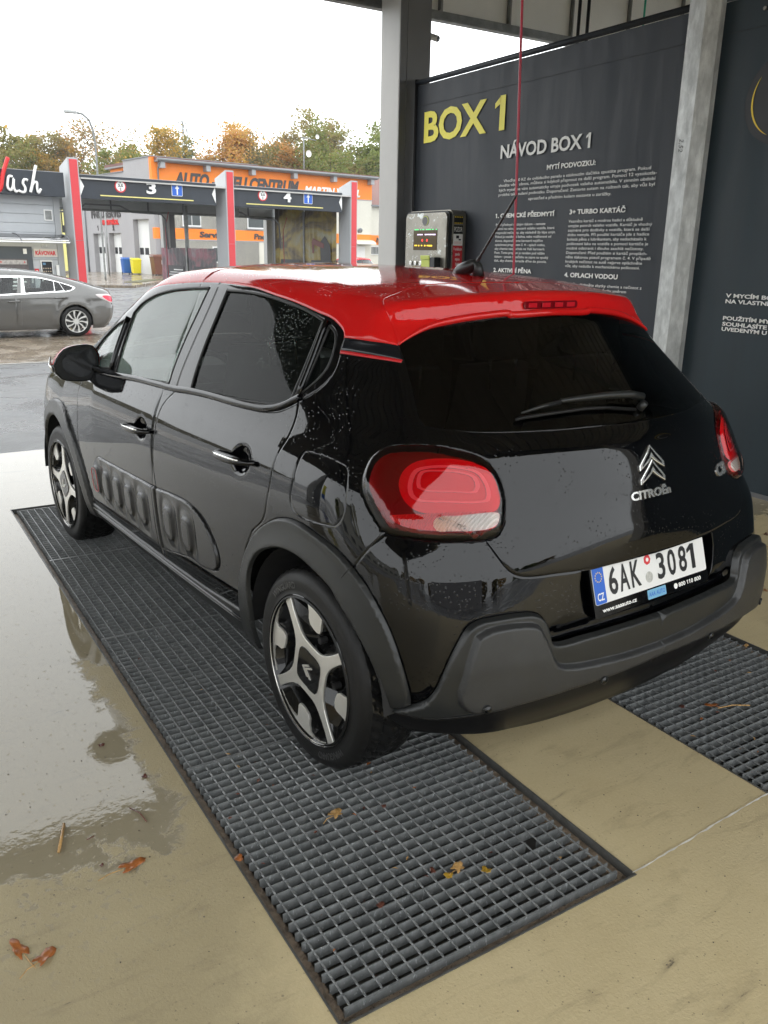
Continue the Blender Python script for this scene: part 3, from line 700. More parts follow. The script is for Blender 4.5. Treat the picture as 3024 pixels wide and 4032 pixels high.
# hoses and pipes hanging from the canopy, camera on the column
hz = [(1.300+.006*math.sin(z*1.3), 1.677-(2.79-z)*.04*0+(z-2.79)*.039, z) for z in np.linspace(1.02, 4.6, 26)]
tag(MB().tube(hz, .0072, 10).build('red_hose', MAT['hose'], None, True), 'thin red pressure hose hanging straight down behind the car roof', 'hose')
tag(MB().tube([(4.2, 3.55, 2.0), (4.2, 3.55, 4.7)], .009, 8).build('green_hose', MAT['hose_green'], None, True), 'green hose hanging above the banner edge, top of the picture', 'hose')
for k, (xx, yy) in enumerate(((4.4, 4.55), (4.4, 4.43))):
    tag(MB().tube([(xx, yy, 1.5), (xx, yy, 4.7)], .016, 8).build('ceiling_pipe', MAT['print_black'], None, True), ['black pipe behind the banner top, right one next to the green hose', 'black pipe behind the banner top, left one of the close pair'][1-k], 'pipe', 'pair of black pipes in the next bay')
t = empty('security_camera', 'small grey cylindrical camera on the right side of the tall column', 'camera', (3.36, 5.6, 3.60))
bevel(MB().tube([(.02, .0, .0), (.075, -.11, -.045)], .030, 16).build('housing', MAT['white_plastic'], t, False), .004)
MB().tube([(.073, -.105, -.043), (.077, -.114, -.047)], .024, 16).build('lens', MAT['print_black'], t)
MB().tube([(-.028, .0, .03), (.03, -.01, .01)], .012, 8).build('bracket', MAT['panel_light'], t)
FEATS = {
'roofline': [(-0.71, 2.23, 1.081), (-0.681, 2.022, 1.189), (-0.652, 1.889, 1.269), (-0.625, 1.763, 1.337), (-0.622, 1.585, 1.381), (-0.619, 1.405, 1.399), (-0.614, 1.242, 1.41), (-0.609, 1, 1.418), (-0.609, 0.743, 1.412), (-0.614, 0.58, 1.394), (-0.616, 0.435, 1.378), (-0.617, 0.302, 1.356), (-0.617, 0.216, 1.342), (-0.621, 0.161, 1.321), (-0.625, 0.139, 1.308), (-0.633, 0.127, 1.287)],
'dlo_low': [(-0.633, 0.127, 1.287), (-0.647, 0.124, 1.257), (-0.663, 0.114, 1.221), (-0.686, 0.119, 1.178), (-0.708, 0.144, 1.144), (-0.737, 0.208, 1.102), (-0.76, 0.288, 1.063), (-0.769, 0.355, 1.049), (-0.775, 0.445, 1.042), (-0.781, 0.591, 1.038), (-0.784, 0.753, 1.036), (-0.789, 0.929, 1.029), (-0.792, 1.042, 1.02), (-0.794, 1.233, 1.014), (-0.796, 1.466, 1.006), (-0.802, 1.747, 0.989)],
'glassF': [(-0.68, 1.741, 1.263), (-0.663, 1.692, 1.3), (-0.647, 1.578, 1.342), (-0.634, 1.416, 1.371), (-0.628, 1.256, 1.386), (-0.623, 1.065, 1.397), (-0.712, 1.073, 1.221), (-0.786, 1.118, 1.038), (-0.79, 1.38, 1.021), (-0.795, 1.713, 1.002), (-0.744, 1.715, 1.13)],
'glassQF': [(-0.745, 2.138, 1.055), (-0.725, 2.065, 1.117), (-0.706, 1.956, 1.179), (-0.69, 1.795, 1.237), (-0.743, 1.775, 1.129), (-0.785, 1.771, 1.023), (-0.793, 1.934, 0.995)],
'glassR': [(-0.624, 0.912, 1.393), (-0.621, 0.786, 1.395), (-0.619, 0.646, 1.39), (-0.62, 0.498, 1.376), (-0.621, 0.36, 1.358), (-0.624, 0.253, 1.334), (-0.682, 0.253, 1.213), (-0.745, 0.254, 1.093), (-0.757, 0.34, 1.075), (-0.767, 0.459, 1.064), (-0.777, 0.663, 1.053), (-0.784, 0.915, 1.043), (-0.712, 0.91, 1.22)],
'glassQR': [(-0.626, 0.213, 1.321), (-0.63, 0.176, 1.305), (-0.638, 0.159, 1.284), (-0.651, 0.15, 1.254), (-0.676, 0.147, 1.205), (-0.699, 0.17, 1.166), (-0.729, 0.22, 1.119), (-0.677, 0.218, 1.217)],
'bdoor': [(-0.609, 1, 1.418), (-0.625, 0.996, 1.393), (-0.713, 1.011, 1.219), (-0.791, 1.045, 1.023), (-0.81, 1.088, 0.982), (-0.835, 1.108, 0.931), (-0.854, 1.116, 0.856), (-0.861, 1.124, 0.796), (-0.863, 1.128, 0.709), (-0.864, 1.115, 0.625), (-0.859, 1.094, 0.514), (-0.846, 1.107, 0.39), (-0.839, 1.114, 0.345)],
'fdoor': [(-0.82, 2.134, 0.912), (-0.831, 2.159, 0.868), (-0.844, 2.149, 0.811), (-0.854, 2.143, 0.723), (-0.857, 2.142, 0.632), (-0.855, 2.119, 0.544), (-0.846, 2.083, 0.426), (-0.835, 2.052, 0.351)],
'rdoor': [(-0.736, 0.213, 1.104), (-0.758, 0.193, 1.057), (-0.794, 0.191, 0.989), (-0.828, 0.197, 0.932), (-0.847, 0.2, 0.867), (-0.857, 0.22, 0.768), (-0.858, 0.236, 0.736), (-0.86, 0.305, 0.682)],
'sillline': [(-0.828, 2.074, 0.318), (-0.833, 1.582, 0.323), (-0.835, 1.126, 0.326), (-0.839, 0.782, 0.344), (-0.839, 0.469, 0.358)],
'sillbot': [(-0.812, 2.16, 0.272), (-0.69, 2.325, 0.082), (-0.696, 2.013, 0.079), (-0.699, 1.499, 0.088), (-0.809, 0.859, 0.244)],
'bumpF': [(-0.86, 1.845, 0.609), (-0.861, 1.751, 0.613), (-0.863, 1.413, 0.624), (-0.864, 1.121, 0.634), (-0.859, 1.112, 0.523), (-0.85, 1.105, 0.415), (-0.85, 1.489, 0.427), (-0.847, 1.841, 0.419), (-0.85, 1.906, 0.445), (-0.855, 1.919, 0.515), (-0.858, 1.912, 0.561)],
'bumpR': [(-0.864, 1.106, 0.634), (-0.864, 0.902, 0.65), (-0.864, 0.766, 0.647), (-0.863, 0.662, 0.614), (-0.859, 0.589, 0.539), (-0.856, 0.575, 0.486), (-0.853, 0.597, 0.45), (-0.851, 0.671, 0.43), (-0.85, 0.864, 0.42), (-0.847, 1.096, 0.393)],
'bumpc': [(-0.855, 1.868, 0.497), (-0.855, 1.731, 0.495), (-0.856, 1.584, 0.499), (-0.857, 1.434, 0.502), (-0.858, 1.276, 0.506), (-0.859, 0.998, 0.512), (-0.859, 0.998, 0.522), (-0.859, 0.825, 0.523)],
'fuel': [(-0.802, 0.077, 0.973), (-0.795, 0.027, 0.979), (-0.791, -0.079, 0.979), (-0.789, -0.13, 0.971), (-0.798, -0.149, 0.952), (-0.825, -0.174, 0.878), (-0.834, -0.172, 0.849), (-0.842, -0.158, 0.825), (-0.847, -0.122, 0.816), (-0.852, 0.008, 0.807), (-0.852, 0.057, 0.817), (-0.849, 0.077, 0.844), (-0.84, 0.076, 0.895), (-0.818, 0.08, 0.949)],
'archO': [(-0.847, 0.419, 0.416), (-0.855, 0.398, 0.5), (-0.86, 0.34, 0.608), (-0.859, 0.265, 0.692), (-0.857, 0.177, 0.75), (-0.855, 0.108, 0.776), (-0.853, 0.017, 0.786), (-0.851, -0.091, 0.774), (-0.846, -0.179, 0.756), (-0.84, -0.237, 0.727), (-0.831, -0.289, 0.689), (-0.821, -0.33, 0.642), (-0.809, -0.367, 0.587), (-0.795, -0.402, 0.504), (-0.777, -0.422, 0.412), (-0.77, -0.421, 0.374)],
'archI': [(-0.848, 0.326, 0.429), (-0.853, 0.329, 0.482), (-0.857, 0.308, 0.554), (-0.859, 0.254, 0.619), (-0.858, 0.179, 0.661), (-0.857, 0.095, 0.686), (-0.855, 0.003, 0.691), (-0.852, -0.093, 0.672), (-0.848, -0.17, 0.645), (-0.846, -0.191, 0.625), (-0.84, -0.251, 0.577), (-0.832, -0.294, 0.53), (-0.82, -0.333, 0.468), (-0.808, -0.35, 0.402), (-0.799, -0.344, 0.347)],
'archOF': [(-0.805, 2.86, 0.741), (-0.815, 2.693, 0.772), (-0.827, 2.516, 0.767), (-0.841, 2.368, 0.74), (-0.852, 2.237, 0.7), (-0.857, 2.14, 0.639), (-0.855, 2.083, 0.533), (-0.847, 2.059, 0.432), (-0.831, 2.081, 0.33)],
'archIF': [(-0.809, 2.915, 0.595), (-0.827, 2.761, 0.663), (-0.836, 2.624, 0.689), (-0.846, 2.459, 0.668), (-0.851, 2.327, 0.622), (-0.851, 2.229, 0.54), (-0.843, 2.173, 0.418), (-0.814, 2.197, 0.279)],
'clad': [(-0.798, -0.348, 0.348), (-0.769, -0.423, 0.379), (-0.75, -0.457, 0.403), (-0.736, -0.477, 0.438), (-0.716, -0.496, 0.514), (-0.689, -0.506, 0.577), (-0.666, -0.512, 0.613), (-0.639, -0.521, 0.629), (-0.599, -0.534, 0.633), (-0.53, -0.549, 0.632), (-0.473, -0.561, 0.623), (-0.448, -0.568, 0.605), (-0.431, -0.577, 0.563), (-0.424, -0.582, 0.536), (-0.205, -0.607, 0.515), (-0.394, -0.587, 0.53), (-0.278, -0.6, 0.531), (-0.15, -0.609, 0.531), (-0.007, -0.613, 0.527)],
'cladbot': [(-0.797, -0.347, 0.344), (-0.785, -0.343, 0.306), (-0.749, -0.362, 0.252), (-0.72, -0.416, 0.262), (-0.679, -0.466, 0.274), (-0.519, -0.527, 0.26), (-0.345, -0.539, 0.235), (-0.079, -0.542, 0.202)],
'hornface': [(-0.641, -0.525, 0.605), (-0.619, -0.531, 0.621), (-0.531, -0.551, 0.622), (-0.474, -0.563, 0.609), (-0.445, -0.572, 0.585), (-0.425, -0.585, 0.516), (-0.407, -0.588, 0.492), (-0.201, -0.608, 0.478), (-0.19, -0.608, 0.402), (-0.529, -0.569, 0.398), (-0.66, -0.529, 0.408), (-0.673, -0.524, 0.433), (-0.665, -0.527, 0.52)],
'tgside': [(-0.559, -0.047, 1.286), (-0.569, -0.082, 1.245), (-0.591, -0.153, 1.177), (-0.605, -0.201, 1.134), (-0.62, -0.243, 1.095), (-0.624, -0.27, 1.074), (-0.628, -0.297, 1.051)],
'tglow': [(-0.578, -0.469, 0.824), (-0.575, -0.471, 0.823), (-0.562, -0.495, 0.789), (-0.544, -0.518, 0.754), (-0.514, -0.532, 0.73), (-0.465, -0.544, 0.72), (-0.413, -0.553, 0.718), (-0.299, -0.57, 0.709)],
'glass': [(-0.556, -0.055, 1.28), (-0.584, -0.144, 1.189), (-0.616, -0.223, 1.112), (-0.618, -0.249, 1.093), (-0.59, -0.28, 1.089), (-0.552, -0.311, 1.084), (-0.51, -0.338, 1.079), (-0.43, -0.378, 1.075), (-0.43, -0.377, 1.075), (-0.32, -0.414, 1.076), (-0.196, -0.442, 1.077), (-0.049, -0.458, 1.078)],
'glasstop': [(-0.552, -0.046, 1.292), (-0.512, -0.045, 1.311), (-0.454, -0.045, 1.332), (-0.372, -0.058, 1.349), (-0.291, -0.074, 1.359), (-0.178, -0.092, 1.366), (-0.179, -0.092, 1.364), (0.01, -0.104, 1.362)],
'spseam': [(-0.531, 0.072, 1.405), (-0.489, 0.09, 1.415), (-0.396, 0.123, 1.431), (-0.311, 0.138, 1.44), (-0.225, 0.133, 1.446), (-0.004, 0.096, 1.448)],
'spside': [(-0.531, 0.072, 1.405), (-0.552, 0.009, 1.357), (-0.554, -0.024, 1.315), (-0.56, -0.046, 1.286)],
'splip': [(-0.554, -0.042, 1.296), (-0.517, -0.022, 1.33), (-0.481, -0.02, 1.357), (-0.443, -0.029, 1.376), (-0.386, -0.043, 1.391), (-0.285, -0.064, 1.404), (-0.172, -0.081, 1.41)],
'brake3': [(-0.11, -0.092, 1.401), (0.131, -0.091, 1.397), (0.129, -0.096, 1.373), (-0.112, -0.096, 1.378)],
'lamp': [(-0.784, -0.306, 0.835), (-0.791, -0.271, 0.862), (-0.793, -0.239, 0.895), (-0.792, -0.211, 0.926), (-0.783, -0.196, 0.951), (-0.764, -0.185, 0.98), (-0.743, -0.183, 1.008), (-0.726, -0.192, 1.024), (-0.706, -0.209, 1.037), (-0.681, -0.241, 1.045), (-0.628, -0.3, 1.049), (-0.6, -0.328, 1.045), (-0.571, -0.355, 1.037), (-0.541, -0.38, 1.026), (-0.516, -0.403, 1.007), (-0.502, -0.422, 0.979), (-0.496, -0.437, 0.948), (-0.496, -0.45, 0.918), (-0.508, -0.465, 0.873), (-0.522, -0.473, 0.85), (-0.548, -0.475, 0.831), (-0.578, -0.469, 0.824), (-0.631, -0.448, 0.824), (-0.687, -0.416, 0.824), (-0.735, -0.374, 0.826), (-0.764, -0.339, 0.829)],
'lampbar': [(-0.727, -0.288, 0.951), (-0.709, -0.281, 0.98), (-0.684, -0.29, 1.002), (-0.658, -0.309, 1.013), (-0.601, -0.351, 1.019), (-0.552, -0.384, 1.011), (-0.52, -0.407, 0.995), (-0.504, -0.425, 0.97), (-0.5, -0.438, 0.942), (-0.506, -0.449, 0.909), (-0.522, -0.451, 0.892), (-0.553, -0.443, 0.883), (-0.625, -0.412, 0.884), (-0.687, -0.372, 0.885), (-0.717, -0.343, 0.893), (-0.73, -0.312, 0.917)],
'ring1': [(-0.711, -0.306, 0.953), (-0.688, -0.301, 0.985), (-0.659, -0.321, 0.997), (-0.607, -0.36, 1), (-0.553, -0.396, 0.987), (-0.539, -0.412, 0.966), (-0.534, -0.427, 0.935), (-0.542, -0.433, 0.914), (-0.571, -0.423, 0.909), (-0.645, -0.385, 0.912), (-0.708, -0.336, 0.915), (-0.716, -0.319, 0.927)],
'ring2': [(-0.69, -0.316, 0.966), (-0.677, -0.314, 0.983), (-0.642, -0.341, 0.989), (-0.589, -0.379, 0.985), (-0.562, -0.398, 0.973), (-0.559, -0.411, 0.948), (-0.568, -0.412, 0.936), (-0.625, -0.384, 0.937), (-0.687, -0.339, 0.939), (-0.696, -0.326, 0.945)],
'lamplow': [(-0.765, -0.301, 0.873), (-0.74, -0.327, 0.881), (-0.516, -0.46, 0.878), (-0.53, -0.47, 0.85), (-0.565, -0.463, 0.841), (-0.654, -0.424, 0.842), (-0.688, -0.401, 0.843), (-0.742, -0.351, 0.847), (-0.76, -0.321, 0.857)],
'lampwhite': [(-0.688, -0.385, 0.865), (-0.674, -0.387, 0.878), (-0.64, -0.406, 0.88), (-0.515, -0.459, 0.879), (-0.529, -0.469, 0.853), (-0.564, -0.463, 0.843), (-0.653, -0.424, 0.842), (-0.688, -0.401, 0.843), (-0.692, -0.39, 0.854)],
'redblack': [(-0.63, 0.128, 1.294), (-0.606, 0.023, 1.291), (-0.561, -0.047, 1.284)],
'pin': [(-0.646, 0.125, 1.258), (-0.616, 0.008, 1.255), (-0.568, -0.08, 1.248)],
'recess': [(-0.299, -0.57, 0.709), (-0.295, -0.572, 0.704), (-0.282, -0.591, 0.592), (-0.253, -0.597, 0.568), (-0.007, -0.609, 0.562), (0.279, -0.595, 0.566), (0.337, -0.574, 0.656), (0.344, -0.564, 0.712)],
}
# ================================================================ CAR BODIES
def tab(xs, ys):
    xs = np.array(xs, float); ys = np.array(ys, float); h = np.diff(xs); d = np.diff(ys)/h
    m = np.zeros(len(xs)); m[0] = d[0]; m[-1] = d[-1]
    for i in range(1, len(xs)-1):
        if d[i-1]*d[i] > 0: w1 = 2*h[i]+h[i-1]; w2 = h[i]+2*h[i-1]; m[i] = (w1+w2)/(w1/d[i-1]+w2/d[i])
    def f(x):
        x = np.clip(x, xs[0], xs[-1]); i = np.clip(np.searchsorted(xs, x, side='right')-1, 0, len(xs)-2)
        t = (x-xs[i])/h[i]; a = ys[i]; b = ys[i+1]
        return (2*t**3-3*t*t+1)*a+(t**3-2*t*t+t)*h[i]*m[i]+(-2*t**3+3*t*t)*b+(t**3-t*t)*h[i]*m[i+1]
    return f
def smax(a, b, r):
    h = np.maximum(r-np.abs(a-b), 0)/r
    return np.maximum(a, b)+h*h*r*.25
class Body:
    """a car body as one smooth solid; u runs round the left half in plan, v up over the roof"""
    def __init__(s, F, YR, YF, RF, Z0, RV, VB):
        s.F, s.YR, s.YF, s.RF, s.Z0, s.RV, s.VB = F, YR, YF, RF, Z0, RV, VB
        s.LF = RF*math.pi/2; s.UM = 2*s.LF+YF-YR; s.VM = Z0+RV*math.pi/2
    def surf(s, uv, n=60):
        uv = np.asarray(uv, float); u = uv[..., 0]; v = uv[..., 1]; LS = s.LF+s.YF-s.YR
        a = np.where(u < s.LF, u/s.RF, np.pi/2); b = np.where(u > LS, (u-LS)/s.RF, 0)
        y0 = np.where(u < s.LF, s.YR, np.where(u > LS, s.YF, s.YR+u-s.LF))
        dx = -np.sin(a)*np.cos(b); dy = -np.cos(a)+np.sin(b); be = np.clip((v-s.Z0)/s.RV, 0, np.pi/2)
        O = np.stack([0*u, y0, np.minimum(v, s.Z0)], -1); D = np.stack([dx*np.cos(be), dy*np.cos(be), np.sin(be)], -1)
        t0, t1 = .02, 1.9
        lo = np.full(u.shape, t0); hi = np.full(u.shape, t1); found = np.zeros(u.shape, bool)
        for k in range(1, n+1):
            t = t0+(t1-t0)*k/n; f = s.F(O+D*t); new = (~found) & (f > 0)
            hi = np.where(new, t, hi); lo = np.where(new, t0+(t1-t0)*(k-1)/n, lo); found |= new
        for _ in range(26):
            mm = (lo+hi)/2; f = s.F(O+D*mm[..., None]); hi = np.where(f > 0, mm, hi); lo = np.where(f > 0, lo, mm)
        return O+D*((lo+hi)/2)[..., None]
    def normal(s, P):
        e = .003; g = []
        for i in range(3):
            d = np.zeros(3); d[i] = e; g.append(s.F(P+d)-s.F(P-d))
        g = np.stack(g, -1); return g/np.linalg.norm(g, axis=-1, keepdims=True)
    def inv(s, P):
        P = np.asarray(P, float); x = -np.abs(P[..., 0]); y = P[..., 1]; z = P[..., 2]
        r = np.clip(y, s.YR, s.YF); dy = y-r; h = np.hypot(x, dy)
        u = np.where(y < s.YR, s.RF*np.arctan2(-x, -dy), np.where(y > s.YF, s.LF+s.YF-s.YR+s.RF*np.arctan2(dy, -x), s.LF+y-s.YR))
        v = np.where(z <= s.Z0, z, s.Z0+s.RV*np.arctan2(z-s.Z0, h))
        return np.stack([u, v], -1)
    def at_side(s, y, z):     # left surface point for a side-view position
        lo, hi = np.zeros_like(y*1.0), np.full_like(y*1.0, 1.2)
        for _ in range(30):
            mm = (lo+hi)/2; f = s.F(np.stack([-mm, y, z], -1)); hi = np.where(f > 0, mm, hi); lo = np.where(f > 0, lo, mm)
        return np.stack([-(lo+hi)/2, y, z], -1)
    def at_rear(s, x, z):
        lo, hi = np.full_like(x*1.0, -1.1), np.full_like(x*1.0, .6)
        for _ in range(30):
            mm = (lo+hi)/2; f = s.F(np.stack([x, mm, z], -1)); lo = np.where(f > 0, mm, lo); hi = np.where(f > 0, hi, mm)
        return np.stack([x, (lo+hi)/2, z], -1)
def catmull(P, step=.009, closed=False):
    P = [np.array(p, float) for p in P]; n = len(P); out = []
    segs = range(n if closed else n-1)
    for i in segs:
        p0 = P[(i-1) % n] if closed or i > 0 else 2*P[0]-P[1]; p1 = P[i]; p2 = P[(i+1) % n]; p3 = P[(i+2) % n] if closed or i+2 < n else 2*p2-p1
        L = np.linalg.norm(p2-p1); k = max(1, int(L/step))
        d1, d0, d2 = max(L, 1e-6)**.5, max(np.linalg.norm(p1-p0), 1e-6)**.5, max(np.linalg.norm(p3-p2), 1e-6)**.5
        m1 = d1*((p1-p0)/d0-(p2-p0)/(d0+d1)+(p2-p1)/d1); m2 = d1*((p2-p1)/d1-(p3-p1)/(d1+d2)+(p3-p2)/d2)
        for j in range(k):
            t = j/k; out.append((2*t**3-3*t*t+1)*p1+(t**3-2*t*t+t)*m1+(-2*t**3+3*t*t)*p2+(t**3-t*t)*m2)
    if not closed: out.append(P[-1])
    return out
def lin(P, step=.009):
    P = [np.array(p, float) for p in P]; out = []
    for a, b in zip(P[:-1], P[1:]):
        k = max(1, int(np.linalg.norm(b-a)/step)); out += [a+(b-a)*j/k for j in range(k)]
    return out+[P[-1]]
def pip(poly, pts):
    x, y = pts[:, 0], pts[:, 1]; c = np.zeros(len(pts), bool); q = np.asarray(poly); a = q; b = np.roll(q, -1, 0)
    for (x1, y1), (x2, y2) in zip(a, b):
        if y1 == y2: continue
        m = ((y1 > y) != (y2 > y)) & (x < (x2-x1)*(y-y1)/(y2-y1)+x1); c ^= m
    return c
def near_dist(A, B, segs=None):
    from mathutils.kdtree import KDTree
    kd = KDTree(len(B))
    for i, q in enumerate(B): kd.insert(q, i)
    kd.balance(); return np.array([kd.find(a)[2] for a in A])
def near_dist_old(A, B, chunk=2000):
    out = np.empty(len(A))
    for i in range(0, len(A), chunk):
        d = ((A[i:i+chunk, None, :]-B[None])**2).sum(-1); out[i:i+chunk] = np.sqrt(d.min(1))
    return out
def panelise(body, layers, groups, offs, mats, centre, root, extra=None, grid=.024, edge=.009, names=None, holes=('hole',), labels=None, subs=None, refine=()):
    """layers: painter's list (region, uv polygon or None); builds one mesh per region"""
    pts = []; seen = set(); edges = []
    CS = .0012
    def addp(p, q=.0022, force=False):
        k = (round(p[0]/CS), round(p[1]/CS)); r_ = max(1, int(round(q/CS)))
        if not force:
            for dx in range(-r_, r_+1):
                for dy in range(-r_, r_+1):
                    if (k[0]+dx, k[1]+dy) in seen: return None
        seen.add(k); pts.append((float(p[0]), float(p[1]))); return len(pts)-1
    U, V = body.UM, body.VM
    polys = []
    def clampuv(q): return np.stack([np.clip(q[:, 0], 0, U), np.clip(q[:, 1], body.VB, V)], -1)
    for name, poly in layers:
        if poly is None: polys.append((name, None)); continue
        q = clampuv(np.asarray(poly)); keep = [q[0]]
        for p in q[1:]:
            if np.hypot(*(p-keep[-1])) > 1e-4: keep.append(p)
        q = np.array(keep); polys.append((name, q))
        ids = [addp(p, force=True) for p in q]
        for a, b in zip(ids, ids[1:]+ids[:1]): edges.append((a, b))
    # domain border
    def border(a, b, n):
        ids = [addp((a[0]+(b[0]-a[0])*i/n, a[1]+(b[1]-a[1])*i/n), force=True) for i in range(n+1)]
        for i, j in zip(ids, ids[1:]): edges.append((i, j))
    nu, nv = int(U/grid), int((V-body.VB)/grid)
    border((0, body.VB), (U, body.VB), nu); border((U, body.VB), (U, V), nv); border((U, V), (0, V), nu); border((0, V), (0, body.VB), nv)
    for name, q in polys:
        if q is None: continue
        t = np.roll(q, -1, 0)-np.roll(q, 1, 0); L = np.hypot(t[:, 0], t[:, 1])+1e-9; nn = np.stack([-t[:, 1], t[:, 0]], -1)/L[:, None]
        fine_ = offs.get(groups.get(name, name), (0, 0))[0] > .009
        for s_ in ((.0022, .0050, .0085, .0125, .017, .0225) if fine_ else (.0034, .0075)):
            for sg_ in (-1, 1):
                for p, n_ in zip(q, nn):
                    w = p+n_*s_*sg_
                    if 0.002 < w[0] < U-.002 and body.VB < w[1] < V-.002: addp(w, .0011)
    for poly_, sp_ in refine:
        q = np.asarray(poly_); u0, v0 = q.min(0); u1, v1 = q.max(0); a_ = np.arange(u0, u1, sp_); b_ = np.arange(v0, v1, sp_); G = np.stack(np.meshgrid(a_, b_), -1).reshape(-1, 2); G = G[pip(q, G)]
        for w in G:
            if 0.002 < w[0] < U-.002 and body.VB < w[1] < V-.002: addp(w)
    for i in range(1, nu):
        for j in range(1, nv):
            addp((U*i/nu, body.VB+(V-body.VB)*j/nv), grid*.28)
    r = delaunay_2d_cdt([Vector(p) for p in pts], edges, [], 0, 1e-6, False)
    uv = np.array([tuple(v) for v in r[0]]); tri = np.array([t[:3] for t in r[2]])
    cen = uv[tri].mean(1); reg = np.array([''] * len(tri), dtype=object); reg[:] = polys[0][0]
    for name, q in polys:
        if q is None: reg[:] = name
        else: reg[pip(q, cen)] = name
    P = body.surf(uv); 
    eps = 1e-5
    onc = (uv[:, 0] < eps) | (uv[:, 0] > U-eps) | (uv[:, 1] > V-eps)
    P[onc, 0] = 0
    N = body.normal(P); N[onc, 0] = 0; N /= np.linalg.norm(N, axis=1, keepdims=True)
    # hand specks cut off by crossing outlines to the panel beside them
    e2 = {}
    for ti, t in enumerate(tri):
        for k in range(3):
            a, b = int(t[k]), int(t[(k+1) % 3]); e2.setdefault((min(a, b), max(a, b)), []).append(ti)
    adj = [[] for _ in tri]
    for ts in e2.values():
        if len(ts) == 2: adj[ts[0]].append(ts[1]); adj[ts[1]].append(ts[0])
    comp = -np.ones(len(tri), int); comps = []
    for s0 in range(len(tri)):
        if comp[s0] >= 0: continue
        st = [s0]; comp[s0] = len(comps); L_ = []
        while st:
            q = st.pop(); L_.append(q)
            for w in adj[q]:
                if comp[w] < 0 and reg[w] == reg[s0]: comp[w] = len(comps); st.append(w)
        comps.append(L_)
    big_ = {}
    for L_ in comps: big_[reg[L_[0]]] = max(big_.get(reg[L_[0]], 0), len(L_))
    for L_ in comps:
        if reg[L_[0]] not in holes and len(L_) < .06*big_[reg[L_[0]]]:
            nb = [reg[w] for q in L_ for w in adj[q] if comp[w] != comp[L_[0]] and reg[w] not in holes]
            if nb: 
                n_ = max(set(nb), key=nb.count)
                for q in L_: reg[q] = n_
    gof = lambda n_: groups.get(n_, n_)
    greg = np.array([gof(n_) for n_ in reg], dtype=object)
    out = {}
    # boundary points of every group
    ed = {}
    for ti, t in enumerate(tri):
        for k in range(3):
            a, b = int(t[k]), int(t[(k+1) % 3]); ed.setdefault((min(a, b), max(a, b)), []).append(ti)
    gb = {}
    for (a, b), ts in ed.items():
        if len(ts) == 2 and greg[ts[0]] != greg[ts[1]]:
            k_ = max(1, int(np.linalg.norm(P[a]-P[b])/.0015)); q_ = [P[a]+(P[b]-P[a])*j/k_ for j in range(k_+1)]
            for g in (greg[ts[0]], greg[ts[1]]): gb.setdefault(g, []).extend(q_)
    offset = {}; Nout = {}
    for g in set(greg):
        ids = np.unique(tri[greg == g]); D, w = offs.get(g, (0.0, .004))
        if g in gb:
            d = near_dist(P[ids], gb[g])
        else: d = np.full(len(ids), 1.0)
        t = np.clip(d/w, 0, 1); o = D*np.sqrt(np.clip(1-(1-t)**2, 0, 1))
        if D == 0 or g in ('glass',): o = -(.0010 if g == 'fuel_flap' else .0022)*(1-np.clip(d/.0030, 0, 1))**2 + D
        Q = P[ids]; o = o.copy()
        if extra is not None: o += extra(g, Q, d)
        # shading normal: base normal tilted by the area-weighted gradient of the offset
        loc_ = -np.ones(len(uv), int); loc_[ids] = np.arange(len(ids)); T_ = loc_[tri[greg == g]]
        A_, B_, C_ = Q[T_[:, 0]], Q[T_[:, 1]], Q[T_[:, 2]]; oa, ob, oc = o[T_[:, 0]], o[T_[:, 1]], o[T_[:, 2]]
        nrm = np.cross(B_-A_, C_-A_); a2 = np.linalg.norm(nrm, axis=1); ok_ = a2 > 1e-10; nh = nrm/np.maximum(a2, 1e-12)[:, None]
        G_ = (np.cross(nh, C_-B_)*oa[:, None]+np.cross(nh, A_-C_)*ob[:, None]+np.cross(nh, B_-A_)*oc[:, None])/np.maximum(a2, 1e-12)[:, None]
        gl_n = np.linalg.norm(G_, axis=1); G_ *= np.minimum(1, 2.0/np.maximum(gl_n, 1e-9))[:, None]; G_[~ok_] = 0
        acc = np.zeros((len(ids), 3)); wt_ = np.zeros(len(ids))
        for k_ in range(3): np.add.at(acc, T_[:, k_], G_*a2[:, None]); np.add.at(wt_, T_[:, k_], a2)
        NN = N[ids]-acc/np.maximum(wt_, 1e-12)[:, None]; NN /= np.linalg.norm(NN, axis=1, keepdims=True); Nout[g] = NN
        offset[g] = (ids, Q+N[ids]*o[:, None])
    for name in dict.fromkeys(reg):
        if name in holes: continue
        T = tri[reg == name]; g = gof(name); ids, Q = offset[g]; mp = {int(i): k for k, i in enumerate(ids)}
        used = np.unique(T); loc = {int(i): k for k, i in enumerate(used)}
        sel = np.array([mp[int(i)] for i in used]); Vv = Q[sel]; Vn = Nout[g][sel]; F_ = [[loc[int(i)] for i in t] for t in T]
        # orientation: make normals point outwards
        f0 = np.array(F_); a, b, c = Vv[f0[:, 0]], Vv[f0[:, 1]], Vv[f0[:, 2]]; fn = np.cross(b-a, c-a); nn = N[used][f0[:, 0]]
        flip = (fn*nn).sum(1) < 0; f0[flip] = f0[flip][:, ::-1]
        area = np.linalg.norm(fn, axis=1); f0 = f0[area > 1e-11]
        nm = (names or {}).get(name, name)
        par = root
